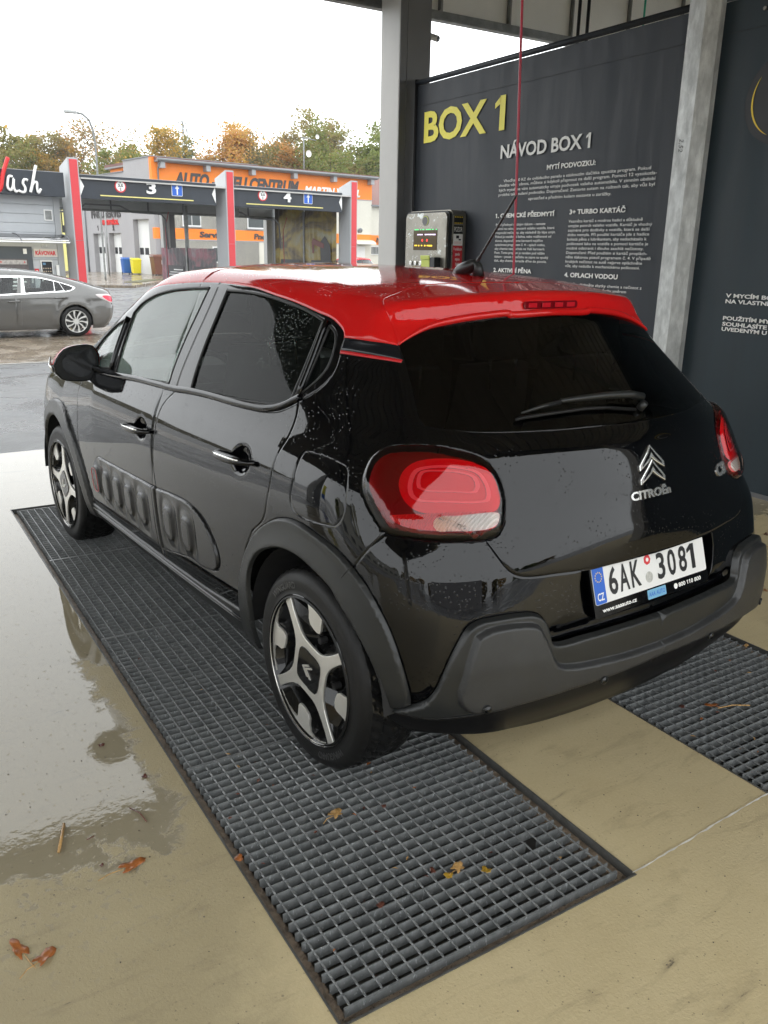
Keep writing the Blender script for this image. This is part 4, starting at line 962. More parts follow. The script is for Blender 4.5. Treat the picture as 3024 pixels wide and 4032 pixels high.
        if name in centre:
            M_ = Vv*np.array([-1, 1, 1]); on = onc[used]; k0 = len(Vv)
            idx = np.array([i if on[i] else k0+i for i in range(k0)]); 
            f1 = idx[f0][:, ::-1]; VV = np.concatenate([Vv, M_]); FF = np.concatenate([f0, f1])
            us = np.unique(FF); re = {int(i): k for k, i in enumerate(us)}
            o = mesh_obj(nm, VV[us], [[re[int(i)] for i in t] for t in FF], mats.get(name, mats.get('*')), par, True); out[name] = [o]
            Vn[on, 0] = 0; NA = np.concatenate([Vn, Vn*np.array([-1, 1, 1])])[us]; o.data.normals_split_custom_set_from_vertices([tuple(q) for q in NA])
        else:
            o = mesh_obj(nm, Vv, f0, mats.get(name, mats.get('*')), par, True)
            o2 = mesh_obj(nm, Vv*np.array([-1, 1, 1]), f0[:, ::-1], mats.get(name, mats.get('*')), par, True); out[name] = [o, o2]
            o.data.normals_split_custom_set_from_vertices([tuple(q) for q in Vn]); o2.data.normals_split_custom_set_from_vertices([tuple(q) for q in Vn*np.array([-1, 1, 1])])
    # sub-parts
    for ch, pr in (subs or {}).items():
        if ch in out and pr in out:
            for i, o in enumerate(out[ch]): o.parent = out[pr][min(i, len(out[pr])-1)]
    return out

# ---------------------------------------------------------------- the black hatchback with red roof
_W = tab([.10,.18,.26,.35,.5,.65,.78,.88,.95,1.0,1.1,1.2,1.3,1.38,1.44,1.5], [.70,.775,.815,.84,.858,.864,.862,.850,.828,.80,.765,.722,.672,.632,.60,.56])
_G1 = tab([-.7,-.4,0,1,2.0,2.54,3.0,3.25,3.45], [.93,.962,.99,1,.995,.975,.925,.86,.72])
_G2 = tab([-.5,-.1,.2,.6,1,1.5,2.0,2.5,3.4], [.84,.885,.945,.985,1,.995,.965,.92,.8])
_T = tab([-.6,-.15,0,.3,.8,1.2,1.5,1.75,1.95,2.2,2.45,2.6,2.8,3.05,3.2,3.32,3.4], [1.375,1.422,1.437,1.468,1.488,1.490,1.475,1.425,1.335,1.21,1.09,1.015,.98,.94,.89,.79,.70])
_Y = tab([.15,.25,.29,.35,.42,.5,.55,.62,.69,.73,.80,.885,.95,1.015,1.05,1.07,1.10,1.2,1.3,1.345,1.36,1.45], [-.52,-.565,-.585,-.605,-.615,-.615,-.61,-.60,-.59,-.585,-.575,-.55,-.535,-.515,-.49,-.468,-.43,-.295,-.160,-.112,-.105,-.09])
_K = tab([.2,.42,.6,.73,.825,.95,1.05,1.1,1.3,1.4], [.16,.16,.17,.20,.30,.40,.45,.46,.39,.36])
_R = tab([.2,.7,.85,1.0,1.1,1.27,1.33,1.4], [.16,.16,.14,.12,.09,.06,.022,.02])
def F_hatch(P):
    X = np.abs(P[..., 0]); y = P[..., 1]; z = P[..., 2]
    up = np.clip((z-.9)/.35, 0, 1); up = up*up*(3-2*up)
    W = _W(z)*(_G1(y)*(1-up)+_G2(y)*up)
    W = W*(1-.055*np.clip((y-1.9)/.6, 0, 1)*np.clip((z-.68)/.27, 0, 1))
    side = X-W; yy = y+.20*X*X*np.clip((y-1.2)/.5, 0, 1); e = .01
    sl = (_T(yy+e)-_T(yy-e))/(2*e); top = (z-(_T(yy)-(.10+.05*np.clip((.35-y)/.4, 0, 1))*X*X))/np.sqrt(1+sl*sl)
    sr = (_Y(z+e)-_Y(z-e))/(2*e); rear = (_Y(z)+_K(z)*X*X-y)/np.sqrt(1+sr*sr)
    front = y-(3.37-.35*X*X-.3*np.clip(z-.7, 0, 1)-.3*np.clip(.4-z, 0, 1))
    a = smax(side, top, .06); a = smax(a, front, .25)
    return smax(a, rear, _R(z)*1.6)
HB = Body(F_hatch, .15, 2.45, .75, .95, .65, .17)
CAR_YAW = 0.07306
car = empty('parked_hatchback', 'black hatchback with red roof and spoiler standing on the grates of wash box 1', 'car', (0, 0, 0), CAR_YAW)
f = FEATS
inv = HB.inv
C3 = lambda P, **k: inv(np.array(catmull(P, **k)))
LN = lambda P: inv(np.array(lin(P)))
def cat(*a): return np.concatenate(a)
rl, dl = f['roofline'], f['dlo_low']
dlo = cat(C3(rl), C3(dl[1:]+[(-.80, 2.02, .985), (-.775, 2.25, 1.02)]), LN([(-.775, 2.25, 1.02), rl[0]]))
roof_front = HB.LF+1.86-HB.YR
spc = (0, .098, 1.449)
roof = cat(C3(rl[3:]), C3([rl[-1], f['redblack'][1], f['redblack'][2]]), C3(f['spside'][::-1]), C3(f['spseam'][:-1]+[spc]), np.array([(0, HB.VM), (roof_front, HB.VM)]))
spoiler = cat(C3(f['spside'][::-1]), C3(f['spseam'][:-1]+[spc]), LN([spc, (0, -.02, 1.44), (0, -.09, 1.42), (0, -.105, 1.362)]), C3([(0, -.104, 1.362)]+f['glasstop'][:-1][::-1]), LN([f['glasstop'][0], f['spside'][-1]]))
gl_ = f['glass']
rglass = cat(C3(gl_[:4]), C3(gl_[3:7]+[gl_[9], gl_[10], (0, -.462, 1.077)]), LN([(0, -.462, 1.077), (0, -.28, 1.21), (0, -.105, 1.362)]), C3([(0, -.105, 1.362)]+f['glasstop'][:-1][::-1]), LN([f['glasstop'][0], gl_[0]]))
pillar_band = cat(C3(f['redblack']), LN([f['redblack'][-1], f['pin'][-1]]), C3(f['pin'][::-1]), LN([f['pin'][0], f['redblack'][0]]))
dn = lambda P, d: [(p[0]-.002, p[1], p[2]-d) for p in P]
pin = cat(C3(f['pin']), LN([f['pin'][-1], dn(f['pin'], .010)[-1]]), C3(dn(f['pin'], .010)[::-1]), LN([dn(f['pin'], .010)[0], f['pin'][0]]))
tl_ = f['tglow']
tg_low = [tl_[0]]+tl_[2:7]+[(-.30, -.572, .712), (0, -.586, .712)]
tailgate = cat(C3(tg_low[::-1]), LN([tl_[0], (-.60, -.40, .93), f['tgside'][-1]]), C3(f['tgside'][::-1]), LN([f['tgside'][0], (-.4, -.06, 1.40), (0, -.09, 1.42)]), LN([(0, -.09, 1.42), (0, -.3, 1.2), (0, -.5, 1.03), (0, -.55, .9), (0, -.586, .712)]))
bumper = cat(LN([(-.70, -.35, .90), f['lamp'][0], (-.815, -.283, .795), (-.84, -.239, .726), (-.84, -.2, .60), (-.80, -.2, .17)]), np.array([(0, .17), (0, .712)]), C3(tg_low[::-1]))
lamp = C3(f['lamp'], closed=True)
def inner(P, k): 
    c = np.mean(np.array(P), 0); return [tuple(c+(np.array(p)-c)*k) for p in P]
fdoor = cat(C3(f['bdoor']), LN([f['bdoor'][-1], (-.835, 1.12, .323)]), LN([(-.835, 1.12, .323), (-.835, 1.58, .320), (-.833, 2.072, .316)]), C3(f['fdoor'][::-1]), LN([f['fdoor'][0], (-.80, 2.11, .98), (-.72, 2.0, 1.12), (-.64, 1.75, 1.30), (-.61, 1.3, 1.40), f['bdoor'][0]]))
rdoor = cat(C3(f['bdoor'][::-1]), LN([f['bdoor'][0], (-.62, .6, 1.37), (-.64, .3, 1.30), (-.70, .25, 1.17), f['rdoor'][0]]), C3(f['rdoor']), LN([f['rdoor'][-1], (-.86, .36, .60), (-.855, .41, .45), (-.84, .44, .34), (-.835, .79, .330), (-.835, 1.12, .323), f['bdoor'][-1]]))
sill = LN([(-.83, 2.20, .325), (-.835, 1.58, .318), (-.835, 1.12, .321), (-.835, .79, .329), (-.84, .42, .352), (-.84, .30, .352), (-.78, .30, .17), (-.78, 2.2, .17), (-.83, 2.20, .325)])
hole_sill = np.array([(0, .0), (HB.UM, .0), (HB.UM, .245), (HB.LF+.95, .245), (HB.LF+.1, .235), (0, .225)])
hole_bump = cat(np.array([(0, 0), (0, .232)]), C3([(0, -.545, .232), (-.345, -.539, .236), (-.519, -.527, .252), (-.679, -.466, .268), (-.749, -.375, .262), (-.785, -.345, .300), (-.80, -.30, .345)]), np.array([(HB.LF, .345), (HB.LF, 0)]))
def circ(cy, cz, r, a0, a1, n=40):
    a = np.radians(np.linspace(a0, a1, n)); return [tuple(p) for p in HB.at_side(cy+r*np.cos(a), np.maximum(cz+r*np.sin(a), .17))]
ao, ai = f['archO'], f['archI']
r_open = cat(C3([(-.83, .352, .17), (-.84, .345, .30)]+[(-.85, .330, .43)]+ai[1:]), LN([ai[-1], (-.79, -.345, .17)]), LN([(-.79, -.345, .17), (-.83, .352, .17)]))
r_arch = cat(C3([(-.83, .47, .17), (-.845, .445, .33)]+[(-.85, .425, .42)]+ao[1:]), LN([ao[-1], (-.77, -.42, .17)]), LN([(-.77, -.42, .17), (-.83, .47, .17)]))
f_open = cat(inv(np.array(circ(2.54, .315, .372, 0, 180))), LN([(-.84, 2.168, .315), (-.83, 2.165, .17)]), LN([(-.83, 2.165, .17), (-.78, 2.912, .17)]), LN([(-.78, 2.912, .17), (-.81, 2.912, .315)]))
f_arch = cat(inv(np.array(circ(2.54, .315, .455, 0, 180))), LN([(-.85, 2.085, .315), (-.83, 2.085, .17)]), LN([(-.83, 2.085, .17), (-.77, 2.995, .17)]), LN([(-.77, 2.995, .17), (-.81, 2.995, .315)]))
cl_ = f['clad']
cladL = [(-.79, -.36, .353)]+[cl_[i] for i in (1, 2, 3, 4, 5, 6, 7, 8, 9, 10, 11, 12, 13)]+[(-.30, -.598, .530), (-.15, -.609, .530), (0, -.613, .528)]
clad = cat(C3(cladL), np.array([(0, .17)]), LN([(-.1, -.5, .17), (-.6, -.45, .17), (-.79, -.36, .17), (-.80, -.352, .352)]))
horn_in = C3([(-.655, -.52, .595), (-.62, -.53, .612), (-.53, -.551, .612), (-.478, -.562, .598), (-.452, -.57, .56), (-.435, -.583, .515), (-.41, -.588, .480), (-.20, -.608, .452), (-.02, -.613, .446)])
horn_in = cat(horn_in, LN([(-.02, -.613, .446), (0, -.613, .446)]), np.array([(0, .446), (0, .398)]), C3([(0, -.60, .398), (-.2, -.603, .392), (-.53, -.565, .385), (-.665, -.526, .385), (-.69, -.51, .42), (-.68, -.515, .50), (-.655, -.52, .595)]))
valance = cat(C3([(0, -.60, .388), (-.2, -.603, .382), (-.53, -.565, .375), (-.68, -.52, .365), (-.74, -.46, .352), (-.80, -.352, .346)]), LN([(-.80, -.352, .346), (-.79, -.34, .17)]), np.array([(0, .17)]))
recess = cat(LN([(0, -.586, .708), (-.305, -.575, .708)]), C3([(-.305, -.575, .706), (-.31, -.576, .67), (-.300, -.59, .60), (-.288, -.593, .580), (-.262, -.598, .566)]), LN([(-.262, -.598, .566), (0, -.609, .566)]), LN([(0, -.609, .566), (0, -.59, .708)]))
bonnet = LN([(0, 2.50, 1.06), (-.45, 2.46, 1.04), (-.62, 2.38, 1.0), (-.66, 2.7, .95), (-.60, 3.05, .87), (-.45, 3.22, .80), (0, 3.30, .80)])
bonnet = cat(bonnet, np.array([(HB.UM, HB.VM)]))
wscreen = cat(LN([(0, 1.86, 1.39), (-.50, 1.82, 1.36), (-.565, 1.84, 1.33), (-.60, 2.05, 1.21), (-.655, 2.34, 1.05), (-.45, 2.43, 1.04), (0, 2.47, 1.07)]), np.array([(HB.LF+2.45-HB.YR, HB.VM), (roof_front, HB.VM)]))
pillarA = cat(LN([(0, 1.86, 1.4), (-.57, 1.78, 1.38), rl[3], rl[2], rl[1], rl[0], (-.72, 2.42, .99), (-.62, 2.38, 1.0), (-.45, 2.46, 1.04), (0, 2.50, 1.06)]), np.array([(HB.LF+2.45-HB.YR, HB.VM), (roof_front, HB.VM)]))
headlamp = C3([(-.785, 2.98, .80), (-.70, 3.14, .815), (-.55, 3.22, .79), (-.56, 3.27, .70), (-.70, 3.2, .68), (-.79, 3.03, .70)], closed=True)
fclad = LN([(0, 3.35, .50), (-.5, 3.25, .50), (-.72, 3.08, .46), (-.80, 2.97, .42), (-.78, 2.95, .17), (0, 3.2, .17)])
fbp = cat(C3([f['bumpF'][8], f['bumpF'][9], f['bumpF'][10], f['bumpF'][0], f['bumpF'][1], f['bumpF'][2]]), LN([f['bumpF'][2], (-.864, 1.126, .633), (-.85, 1.121, .375)]), C3([(-.85, 1.121, .375), (-.85, 1.48, .382), (-.85, 1.80, .388), f['bumpF'][8]]))
rbp = cat(LN([(-.85, 1.101, .375), (-.864, 1.106, .634)]), C3(f['bumpR'][:9]), LN([f['bumpR'][8], (-.85, 1.101, .375)]))
hz1, hz2 = [inv(np.array([(-.84, cy+.085*math.cos(a), cz+.065*math.sin(a)) for a in np.linspace(0, 6.2, 24)])) for cy, cz in ((.40, .893), (1.27, .842))]
layers = [('front_fender', None), ('quarter_panel', np.array([(-.1, -.1), (HB.LF+1.0, -.1), (HB.LF+1.0, HB.VM), (-.1, HB.VM)])),
    ('bonnet', bonnet), ('windscreen_pillar', pillarA), ('windscreen', wscreen), ('headlamp', headlamp),
    ('roof', roof), ('pillar_band', pillar_band), ('pinstripe', pin), ('rear_bumper', bumper), ('tailgate', tailgate),
    ('front_door', fdoor), ('rear_door', rdoor), ('window_frame', dlo),
    ('front_glass', C3(f['glassF'][:6], )[:0] if False else cat(C3(f['glassF'][:6]), LN([f['glassF'][5], f['glassF'][7]]), C3(f['glassF'][7:10]), LN([f['glassF'][9], f['glassF'][0]]))),
    ('quarter_light', cat(C3(f['glassQF'][:4]), LN([f['glassQF'][3], f['glassQF'][5]]), LN([f['glassQF'][5], (-.79, 1.95, 1.0), (-.77, 2.12, 1.02), f['glassQF'][0]]))),
    ('rear_glass', cat(C3(f['glassR'][:6]), LN([f['glassR'][5], f['glassR'][7]]), C3(f['glassR'][7:12]), LN([f['glassR'][11], f['glassR'][0]]))),
    ('rear_quarter_glass', cat(C3(f['glassQR'][:7]), LN([f['glassQR'][6], f['glassQR'][0]]))),
    ('front_airbump', C3(f['bumpF'][:4])[:0] if False else cat(C3([f['bumpF'][8], f['bumpF'][9], f['bumpF'][10], f['bumpF'][0], f['bumpF'][1], f['bumpF'][2]]), LN([f['bumpF'][2], (-.864, 1.126, .633), (-.85, 1.121, .375)]), C3([(-.85, 1.121, .375), (-.85, 1.48, .382), (-.85, 1.80, .388), f['bumpF'][8]]))),
    ('rear_airbump', cat(LN([(-.85, 1.101, .375), (-.864, 1.106, .634)]), C3(f['bumpR'][:9]), LN([f['bumpR'][8], (-.85, 1.101, .375)]))),
    ('sill', sill), ('wheel_arch_rear', r_arch), ('wheel_arch_front', f_arch), ('hole', f_open), ('lower_bumper', clad), ('bumper_horn', horn_in), ('bumper_valance', valance), ('front_cladding', fclad), ('hole', r_open),
    ('fuel_flap', C3(f['fuel'], closed=True)), ('spoiler', spoiler), ('rear_window', rglass), ('hole', recess),
    ('tail_lamp', lamp), ('light_bar', C3(f['lampbar'], closed=True)), ('light_ring', C3(f['ring1'], closed=True)), ('light_bar2', C3(inner(f['ring1'], .88), closed=True)), ('light_ring2', C3(f['ring2'], closed=True)), ('light_core', C3(inner(f['ring2'], .86), closed=True)),
    ('lower_reflector', C3(f['lamplow'], closed=True)), ('reversing_lamp', C3(f['lampwhite'], closed=True)),
    ('hole', hole_sill), ('hole', hole_bump)]
groups = {k: 'tail_lamp' for k in ('light_bar', 'light_ring', 'light_bar2', 'light_ring2', 'light_core', 'lower_reflector', 'reversing_lamp')}
groups['bumper_horn'] = 'lower_bumper'; groups['front_cladding'] = 'front_cladding'
for k in ('front_glass', 'quarter_light', 'rear_glass', 'rear_quarter_glass'): groups[k] = 'glass'
offs = {'tail_lamp': (.024, .05), 'lower_bumper': (.022, .009), 'bumper_valance': (.012, .006), 'front_cladding': (.02, .009), 'wheel_arch_rear': (.014, .007), 'wheel_arch_front': (.014, .007), 'front_airbump': (.0092, .008), 'rear_airbump': (.0092, .008),
        'spoiler': (0.0, .004), 'glass': (-.006, .004), 'sill': (.006, .01)}
hb_ = np.array(lin([(a, b, 0) for a, b in horn_in], .0015))[:, :2]; hornB = HB.surf(hb_[~((hb_[:, 0] < .001) & (hb_[:, 1] > .401) & (hb_[:, 1] < .443))])
bumpc = [(1.868, .497), (1.731, .495), (1.584, .499), (1.434, .502), (1.276, .506), (.992, .518), (.818, .523)]
def sstep(x): x = np.clip(x, 0, 1); return x*x*(3-2*x)
def extra(g, Q, d):
    o = np.zeros(len(Q)); y, z = Q[:, 1], Q[:, 2]
    if g in ('front_airbump', 'rear_airbump'):
        for cy, cz in bumpc:
            q = (np.abs((y-cy)/.043)**3+np.abs((z-cz)/.066)**3)**(1/3.)
            o += .009*sstep((1.12-q)/.26) - .0028*np.exp(-((q-.80)/.05)**2)
            o -= .004*np.exp(-((q-1.5)/.3)**2)
    if g == 'lower_bumper':
        # raised corner horns and the lower step, flat face inside the traced outline
        uvq = HB.inv(Q); hx_ = horn_in.copy(); hx_[hx_[:, 0] < 1e-4, 0] = -.03; ins = pip(hx_, uvq); B = hornB; dd = near_dist(Q, B)
        o += np.where(ins, .018*sstep(dd/.012), 0)
    if g in ('front_door', 'rear_door'):
        for cy, cz in ((.40, .893), (1.27, .842)):
            q = np.hypot((y-cy)/.062, (z-cz)/.046); o -= .019*sstep((1.15-q)/.75)
    if g == 'rear_bumper':
        X = np.abs(Q[:, 0]); o -= .020*sstep((.578-z)/.022)*sstep((.44-X)/.03)
    if g == 'bumper_valance': o -= .02*sstep((.36-z)/.12)
    if g in ('wheel_arch_rear', 'wheel_arch_front'):
        cy = 0 if g.endswith('rear') else 2.54
        r = np.hypot(y-cy, z-.315); o += .008*sstep((.455-r)/.09)
    if g in ('quarter_panel', 'rear_door', 'tailgate'):
        # soft shoulder crease above the rear wheel
        o += .0025*np.exp(-((z-.93)/.07)**2)*sstep((.9-y)/.6)
    if g == 'tailgate':
        o += .004*sstep((z-.72)/.05)*sstep((.86-z)/.08)
    if g == 'spoiler':
        rr = sstep((-.02-y)/.05); X = np.abs(Q[:, 0])
        o += .0
    return o
lampmat = m_paint("tail_lamp_red", (.13, .000, .004), 0, 0, .03); barmat = m_paint("light_bar_red", (.72, .03, .07), 0, 0, .06); ringm = m_paint("light_ring_red", (1.0, .85, .85), 0, 0, .08)
refl = m_paint("reflector_red", (.75, .10, .10), 0, 0, .05)
nt = refl.node_tree; wv = nt.nodes.new("ShaderNodeTexWave"); wv.inputs["Scale"].default_value = 62; wv.bands_direction = 'Y'; nt.links.new(coords(nt), wv.inputs[0]); bump(nt, nt.nodes["Principled BSDF"], wv.outputs[0], .8, .004)
revm = m_paint("clear_lamp", (.52, .47, .43), 0, 0, .07); nt = revm.node_tree; v = coords(nt)
wv = nt.nodes.new("ShaderNodeTexWave"); wv.inputs["Scale"].default_value = 58; wv.bands_direction = 'Y'; nt.links.new(v, wv.inputs[0])
sp = nt.nodes.new("ShaderNodeSeparateXYZ"); nt.links.new(v, sp.inputs[0])
amb = ramp(nt, math_n(nt, 'ABSOLUTE', sp.outputs[0]), [(.60, 0.0), (.68, .75)])
nt.links.new(mixc(nt, amb, mixc(nt, wv.outputs[0], (.66, .62, .58), (.90, .87, .84)), (.75, .26, .08)), nt.nodes["Principled BSDF"].inputs["Base Color"]); bump(nt, nt.nodes["Principled BSDF"], wv.outputs[0], .8, .004)
mats = {'*': MAT['black_paint'], 'roof': MAT['red_paint'], 'spoiler': MAT['red_paint'], 'pinstripe': simple("red_pinstripe", (.50, .006, .01), .3), 'pillar_band': simple("pillar_decal", (.006, .007, .010), .16),
    'window_frame': MAT['gloss_black'], 'windscreen_pillar': MAT['gloss_black'], 'front_glass': MAT['glass_clear'], 'quarter_light': MAT['glass_clear'], 'windscreen': MAT['glass_screen'], 'rear_glass': MAT['glass_dark'], 'rear_quarter_glass': MAT['glass_dark'], 'rear_window': MAT['glass_rear'],
    'front_airbump': MAT['plastic2'], 'rear_airbump': MAT['plastic2'], 'sill': MAT['plastic'], 'wheel_arch_rear': MAT['plastic'], 'wheel_arch_front': MAT['plastic'], 'lower_bumper': MAT['plastic'], 'bumper_horn': simple('bumper_insert_plastic', (.026, .0265, .027), .42, var=.25, vscale=9, bmp=.12, bscale=500), 'bumper_valance': simple('valance_plastic', (.006, .006, .0065), .36, spec=.2), 'front_cladding': MAT['plastic'],
    'tail_lamp': lampmat, 'light_bar': barmat, 'light_ring': ringm, 'light_bar2': barmat, 'light_ring2': ringm, 'light_core': barmat, 'lower_reflector': refl, 'reversing_lamp': revm, 'headlamp': m_paint("headlamp_lens", (.35, .35, .36), .3, 0, .05)}
centre = {'bonnet', 'windscreen', 'roof', 'rear_bumper', 'tailgate', 'lower_bumper', 'bumper_horn', 'bumper_valance', 'spoiler', 'rear_window', 'front_cladding'}
names = {'light_bar2': 'light_bar', 'light_ring2': 'light_ring', 'light_core': 'light_bar', 'wheel_arch_rear': 'arch_cladding', 'wheel_arch_front': 'arch_cladding', 'front_glass': 'window_glass', 'rear_glass': 'window_glass', 'rear_quarter_glass': 'quarter_glass', 'quarter_light': 'quarter_glass', 'front_airbump': 'airbump_panel', 'rear_airbump': 'airbump_panel', 'bumper_horn': 'bumper_insert'}
subs = {k: 'tail_lamp' for k in ('light_bar', 'light_ring', 'light_bar2', 'light_ring2', 'light_core', 'lower_reflector', 'reversing_lamp')}
subs.update({'bumper_horn': 'lower_bumper', 'bumper_valance': 'lower_bumper', 'front_airbump': 'front_door', 'rear_airbump': 'rear_door', 'pinstripe': 'quarter_panel', 'pillar_band': 'quarter_panel', 'fuel_flap': 'quarter_panel', 'rear_window': 'tailgate', 'front_glass': 'window_frame', 'rear_glass': 'window_frame', 'rear_quarter_glass': 'window_frame', 'quarter_light': 'window_frame'})
HP = panelise(HB, layers, groups, offs, mats, centre, car, extra, names=names, subs=subs, refine=[(fbp, .006), (rbp, .006), (horn_in, .008), (clad, .011), (hz1, .008), (hz2, .008), (lamp, .009), (r_arch, .011), (f_arch, .011)])
lens_red = m_glass("lamp_lens_red", (.95, .24, .27), 1.0); lens_clear = m_glass("lamp_lens_clear", (.93, .90, .88), 1.0)
deep = m_paint("lamp_housing_red", (.13, .002, .004), 0, 0, .25)
for key in ['tail_lamp']+[k for k in subs if subs[k] == 'tail_lamp']:
    for side, o in enumerate(list(HP[key])):
        me = o.data; inner_me = me.copy(); n_ = len(me.vertices); co = np.zeros(n_*3); nr = np.zeros(n_*3); me.vertices.foreach_get("co", co); me.vertices.foreach_get("normal", nr); co = co.reshape(-1, 3); nr = nr.reshape(-1, 3)
        dpt = {'tail_lamp': .020, 'light_bar': .013, 'light_ring': .010, 'light_bar2': .013, 'light_ring2': .010, 'light_core': .013}.get(key, .014)
        inner_me.vertices.foreach_set("co", (co-nr*dpt).ravel()); inner_me.update()
        io = bpy.data.objects.new('lamp_reflector' if key == 'tail_lamp' else names.get(key, key), inner_me); link(io, HP['tail_lamp'][side])
        io.data.materials.clear(); io.data.materials.append(deep if key == 'tail_lamp' else mats[key])
        me.materials.clear(); me.materials.append(lens_clear if key == 'reversing_lamp' else lens_red)
        o.name = 'tail_lamp' if key == 'tail_lamp' else 'lamp_lens'
HP['front_airbump'][0]['label'] = 'dark plastic front door panel with five raised air cushions'
HP['rear_airbump'][0]['label'] = 'dark plastic rear door panel with two raised air cushions'

# red outline round the first air cushion
def side_loop(cy, cz, a, b, n=40, off=.026, p=3.0):
    out = []
    for i in range(n):
        t = 2*math.pi*i/n; c_, s_ = math.cos(t), math.sin(t)
        out.append((cy+a*abs(c_)**(2/p)*(1 if c_ > 0 else -1), cz+b*abs(s_)**(2/p)*(1 if s_ > 0 else -1)))
    P = HB.at_side(np.array([q[0] for q in out]), np.array([q[1] for q in out])); N_ = HB.normal(P); return P+N_*off
for sx in (1, -1):
    L = side_loop(1.868, .497, .036, .056, off=.0215); L = [(p[0]*sx, p[1], p[2]) for p in L]; L.append(L[0])
    MB().tube(L, .0014, 6, cap=False).build('red_outline', mats['pinstripe'], HP['front_door'][0 if sx == 1 else 1], True)

# plate recess, plate, frame
m = MB()
def rpt(x, z): return HB.at_rear(np.array([x*1.0]), np.array([z*1.0]))[0]
outl = [(-.305, .706), (-.31, .67), (-.300, .60), (-.288, .580), (-.262, .566), (0, .566), (.262, .566), (.288, .580), (.300, .60), (.31, .67), (.305, .706), (0, .708)]
top_ = [tuple(rpt(*p)) for p in outl]; back = [(p[0]*.97, -.535+.30*(p[2]-.60), .574+(p[2]-.566)*.93) for p in top_]
k = len(outl); m.add(top_+back, [(i, (i+1) % k, k+(i+1) % k, k+i) for i in range(k)]+[tuple(range(k, 2*k))])
m.build('plate_recess', MAT['gloss_black'], car)
pl = empty('tmp', 'x', 'x'); bpy.data.objects.remove(pl)
tilt = .30
ez = Vector((0, math.sin(tilt), math.cos(tilt)))
PM = frameM((0, -.577, .655), (1, 0, 0), ez)
def sub(mb, name, mat, M, parent=car, **k): o = mb.build(name, mat, parent, **k); o.matrix_local = M; return o
plate_frame = sub(MB().prism(rrect(-.267, .267, -.092, .0625, .008), lambda a, b, d: (a, b, d), -.010, .0), 'plate_frame', MAT['gloss_black'], PM)
bevel(plate_frame, .003)
o = sub(MB().prism(rrect(-.260, .260, -.055, .055, .007), lambda a, b, d: (a, b, d), .0, .0022), 'number_plate', MAT['plate'], PM)
def onplate(o_, par=None): o_.parent = par or plate_frame; return o_
o.parent = plate_frame; o.matrix_local = Matrix.Identity(4); npl = o
sub(MB().prism(rrect(-.259, -.213, -.054, .054, .006), lambda a, b, d: (a, b, d), .0022, .0028), 'euro_band', MAT['blue'], Matrix.Identity(4), plate_frame)
def ptext(s, x0, x1, y, h, mat, z=.003, par=plate_frame, bold=.0): return text_mesh('plate_text', s, h/.70, mat, par, frameM((x0, y, z), (1, 0, 0), (0, 1, 0)), width=x1-x0, bold=bold)
blk = simple("plate_black", (.012, .012, .013), .4)
for s_, a_, b__ in (("6", -.196, -.158), ("A", -.150, -.108), ("K", -.098, -.056), ("3", .022, .060), ("0", .074, .113), ("8", .128, .167), ("1", .190, .208)): ptext(s_, a_, b__, -.036, .075, blk, bold=.0022)
ptext("CZ", -.250, -.222, -.044, .021, MAT['print_white'], .0032, bold=.0006)
m = MB()
for k in range(12):
    a = 2*math.pi*k/12; m.prism([( -.236+.0135*math.cos(a)+.0028*math.cos(2*math.pi*q/10+math.pi/2)*(1 if q % 2 == 0 else .42), .022+.0135*math.sin(a)+.0028*math.sin(2*math.pi*q/10+math.pi/2)*(1 if q % 2 == 0 else .42)) for q in range(10)], lambda a_, b_, d: (a_, b_, d), .0028, .0032)
sub(m, 'euro_stars', MAT['print_gold'], Matrix.Identity(4), plate_frame)
cirp = lambda cx, cy, r, n=20: [(cx+r*math.cos(2*math.pi*i/n), cy+r*math.sin(2*math.pi*i/n)) for i in range(n)]
sub(MB().prism(cirp(-.018, .030, .0155, 7), lambda a, b, d: (a, b, d), .0022, .0030), 'inspection_sticker', MAT['red_sticker'], Matrix.Identity(4), plate_frame)
sub(MB().prism(cirp(-.018, .030, .006), lambda a, b, d: (a, b, d), .0030, .0034), 'sticker_centre', MAT['print_white'], Matrix.Identity(4), plate_frame)
sub(MB().prism(cirp(-.018, -.022, .0165), lambda a, b, d: (a, b, d), .0022, .0030), 'registration_seal', simple("seal_grey", (.50, .50, .47), .4, var=.3, vscale=80), Matrix.Identity(4), plate_frame)
sub(MB().prism(rrect(-.034, .052, -.088, -.060, .003), lambda a, b, d: (a, b, d), .0, .0014), 'dealer_badge', simple("dealer_blue", (.18, .42, .62), .35), Matrix.Identity(4), plate_frame)
ptext("www.aaaauto.cz", -.235, -.085, -.080, .012, MAT['print_white'], .0006, bold=.0004)
ptext("AAA AUTO", -.029, .047, -.080, .013, MAT['blue'], .0018, bold=.0003)
ptext("800 110 800", .115, .228, -.080, .012, MAT['print_white'], .0006, bold=.0004)
sub(MB().prism(cirp(.101, -.0745, .0085), lambda a, b, d: (a, b, d), .0, .0008), 'phone_symbol', MAT['print_white'], Matrix.Identity(4), plate_frame)

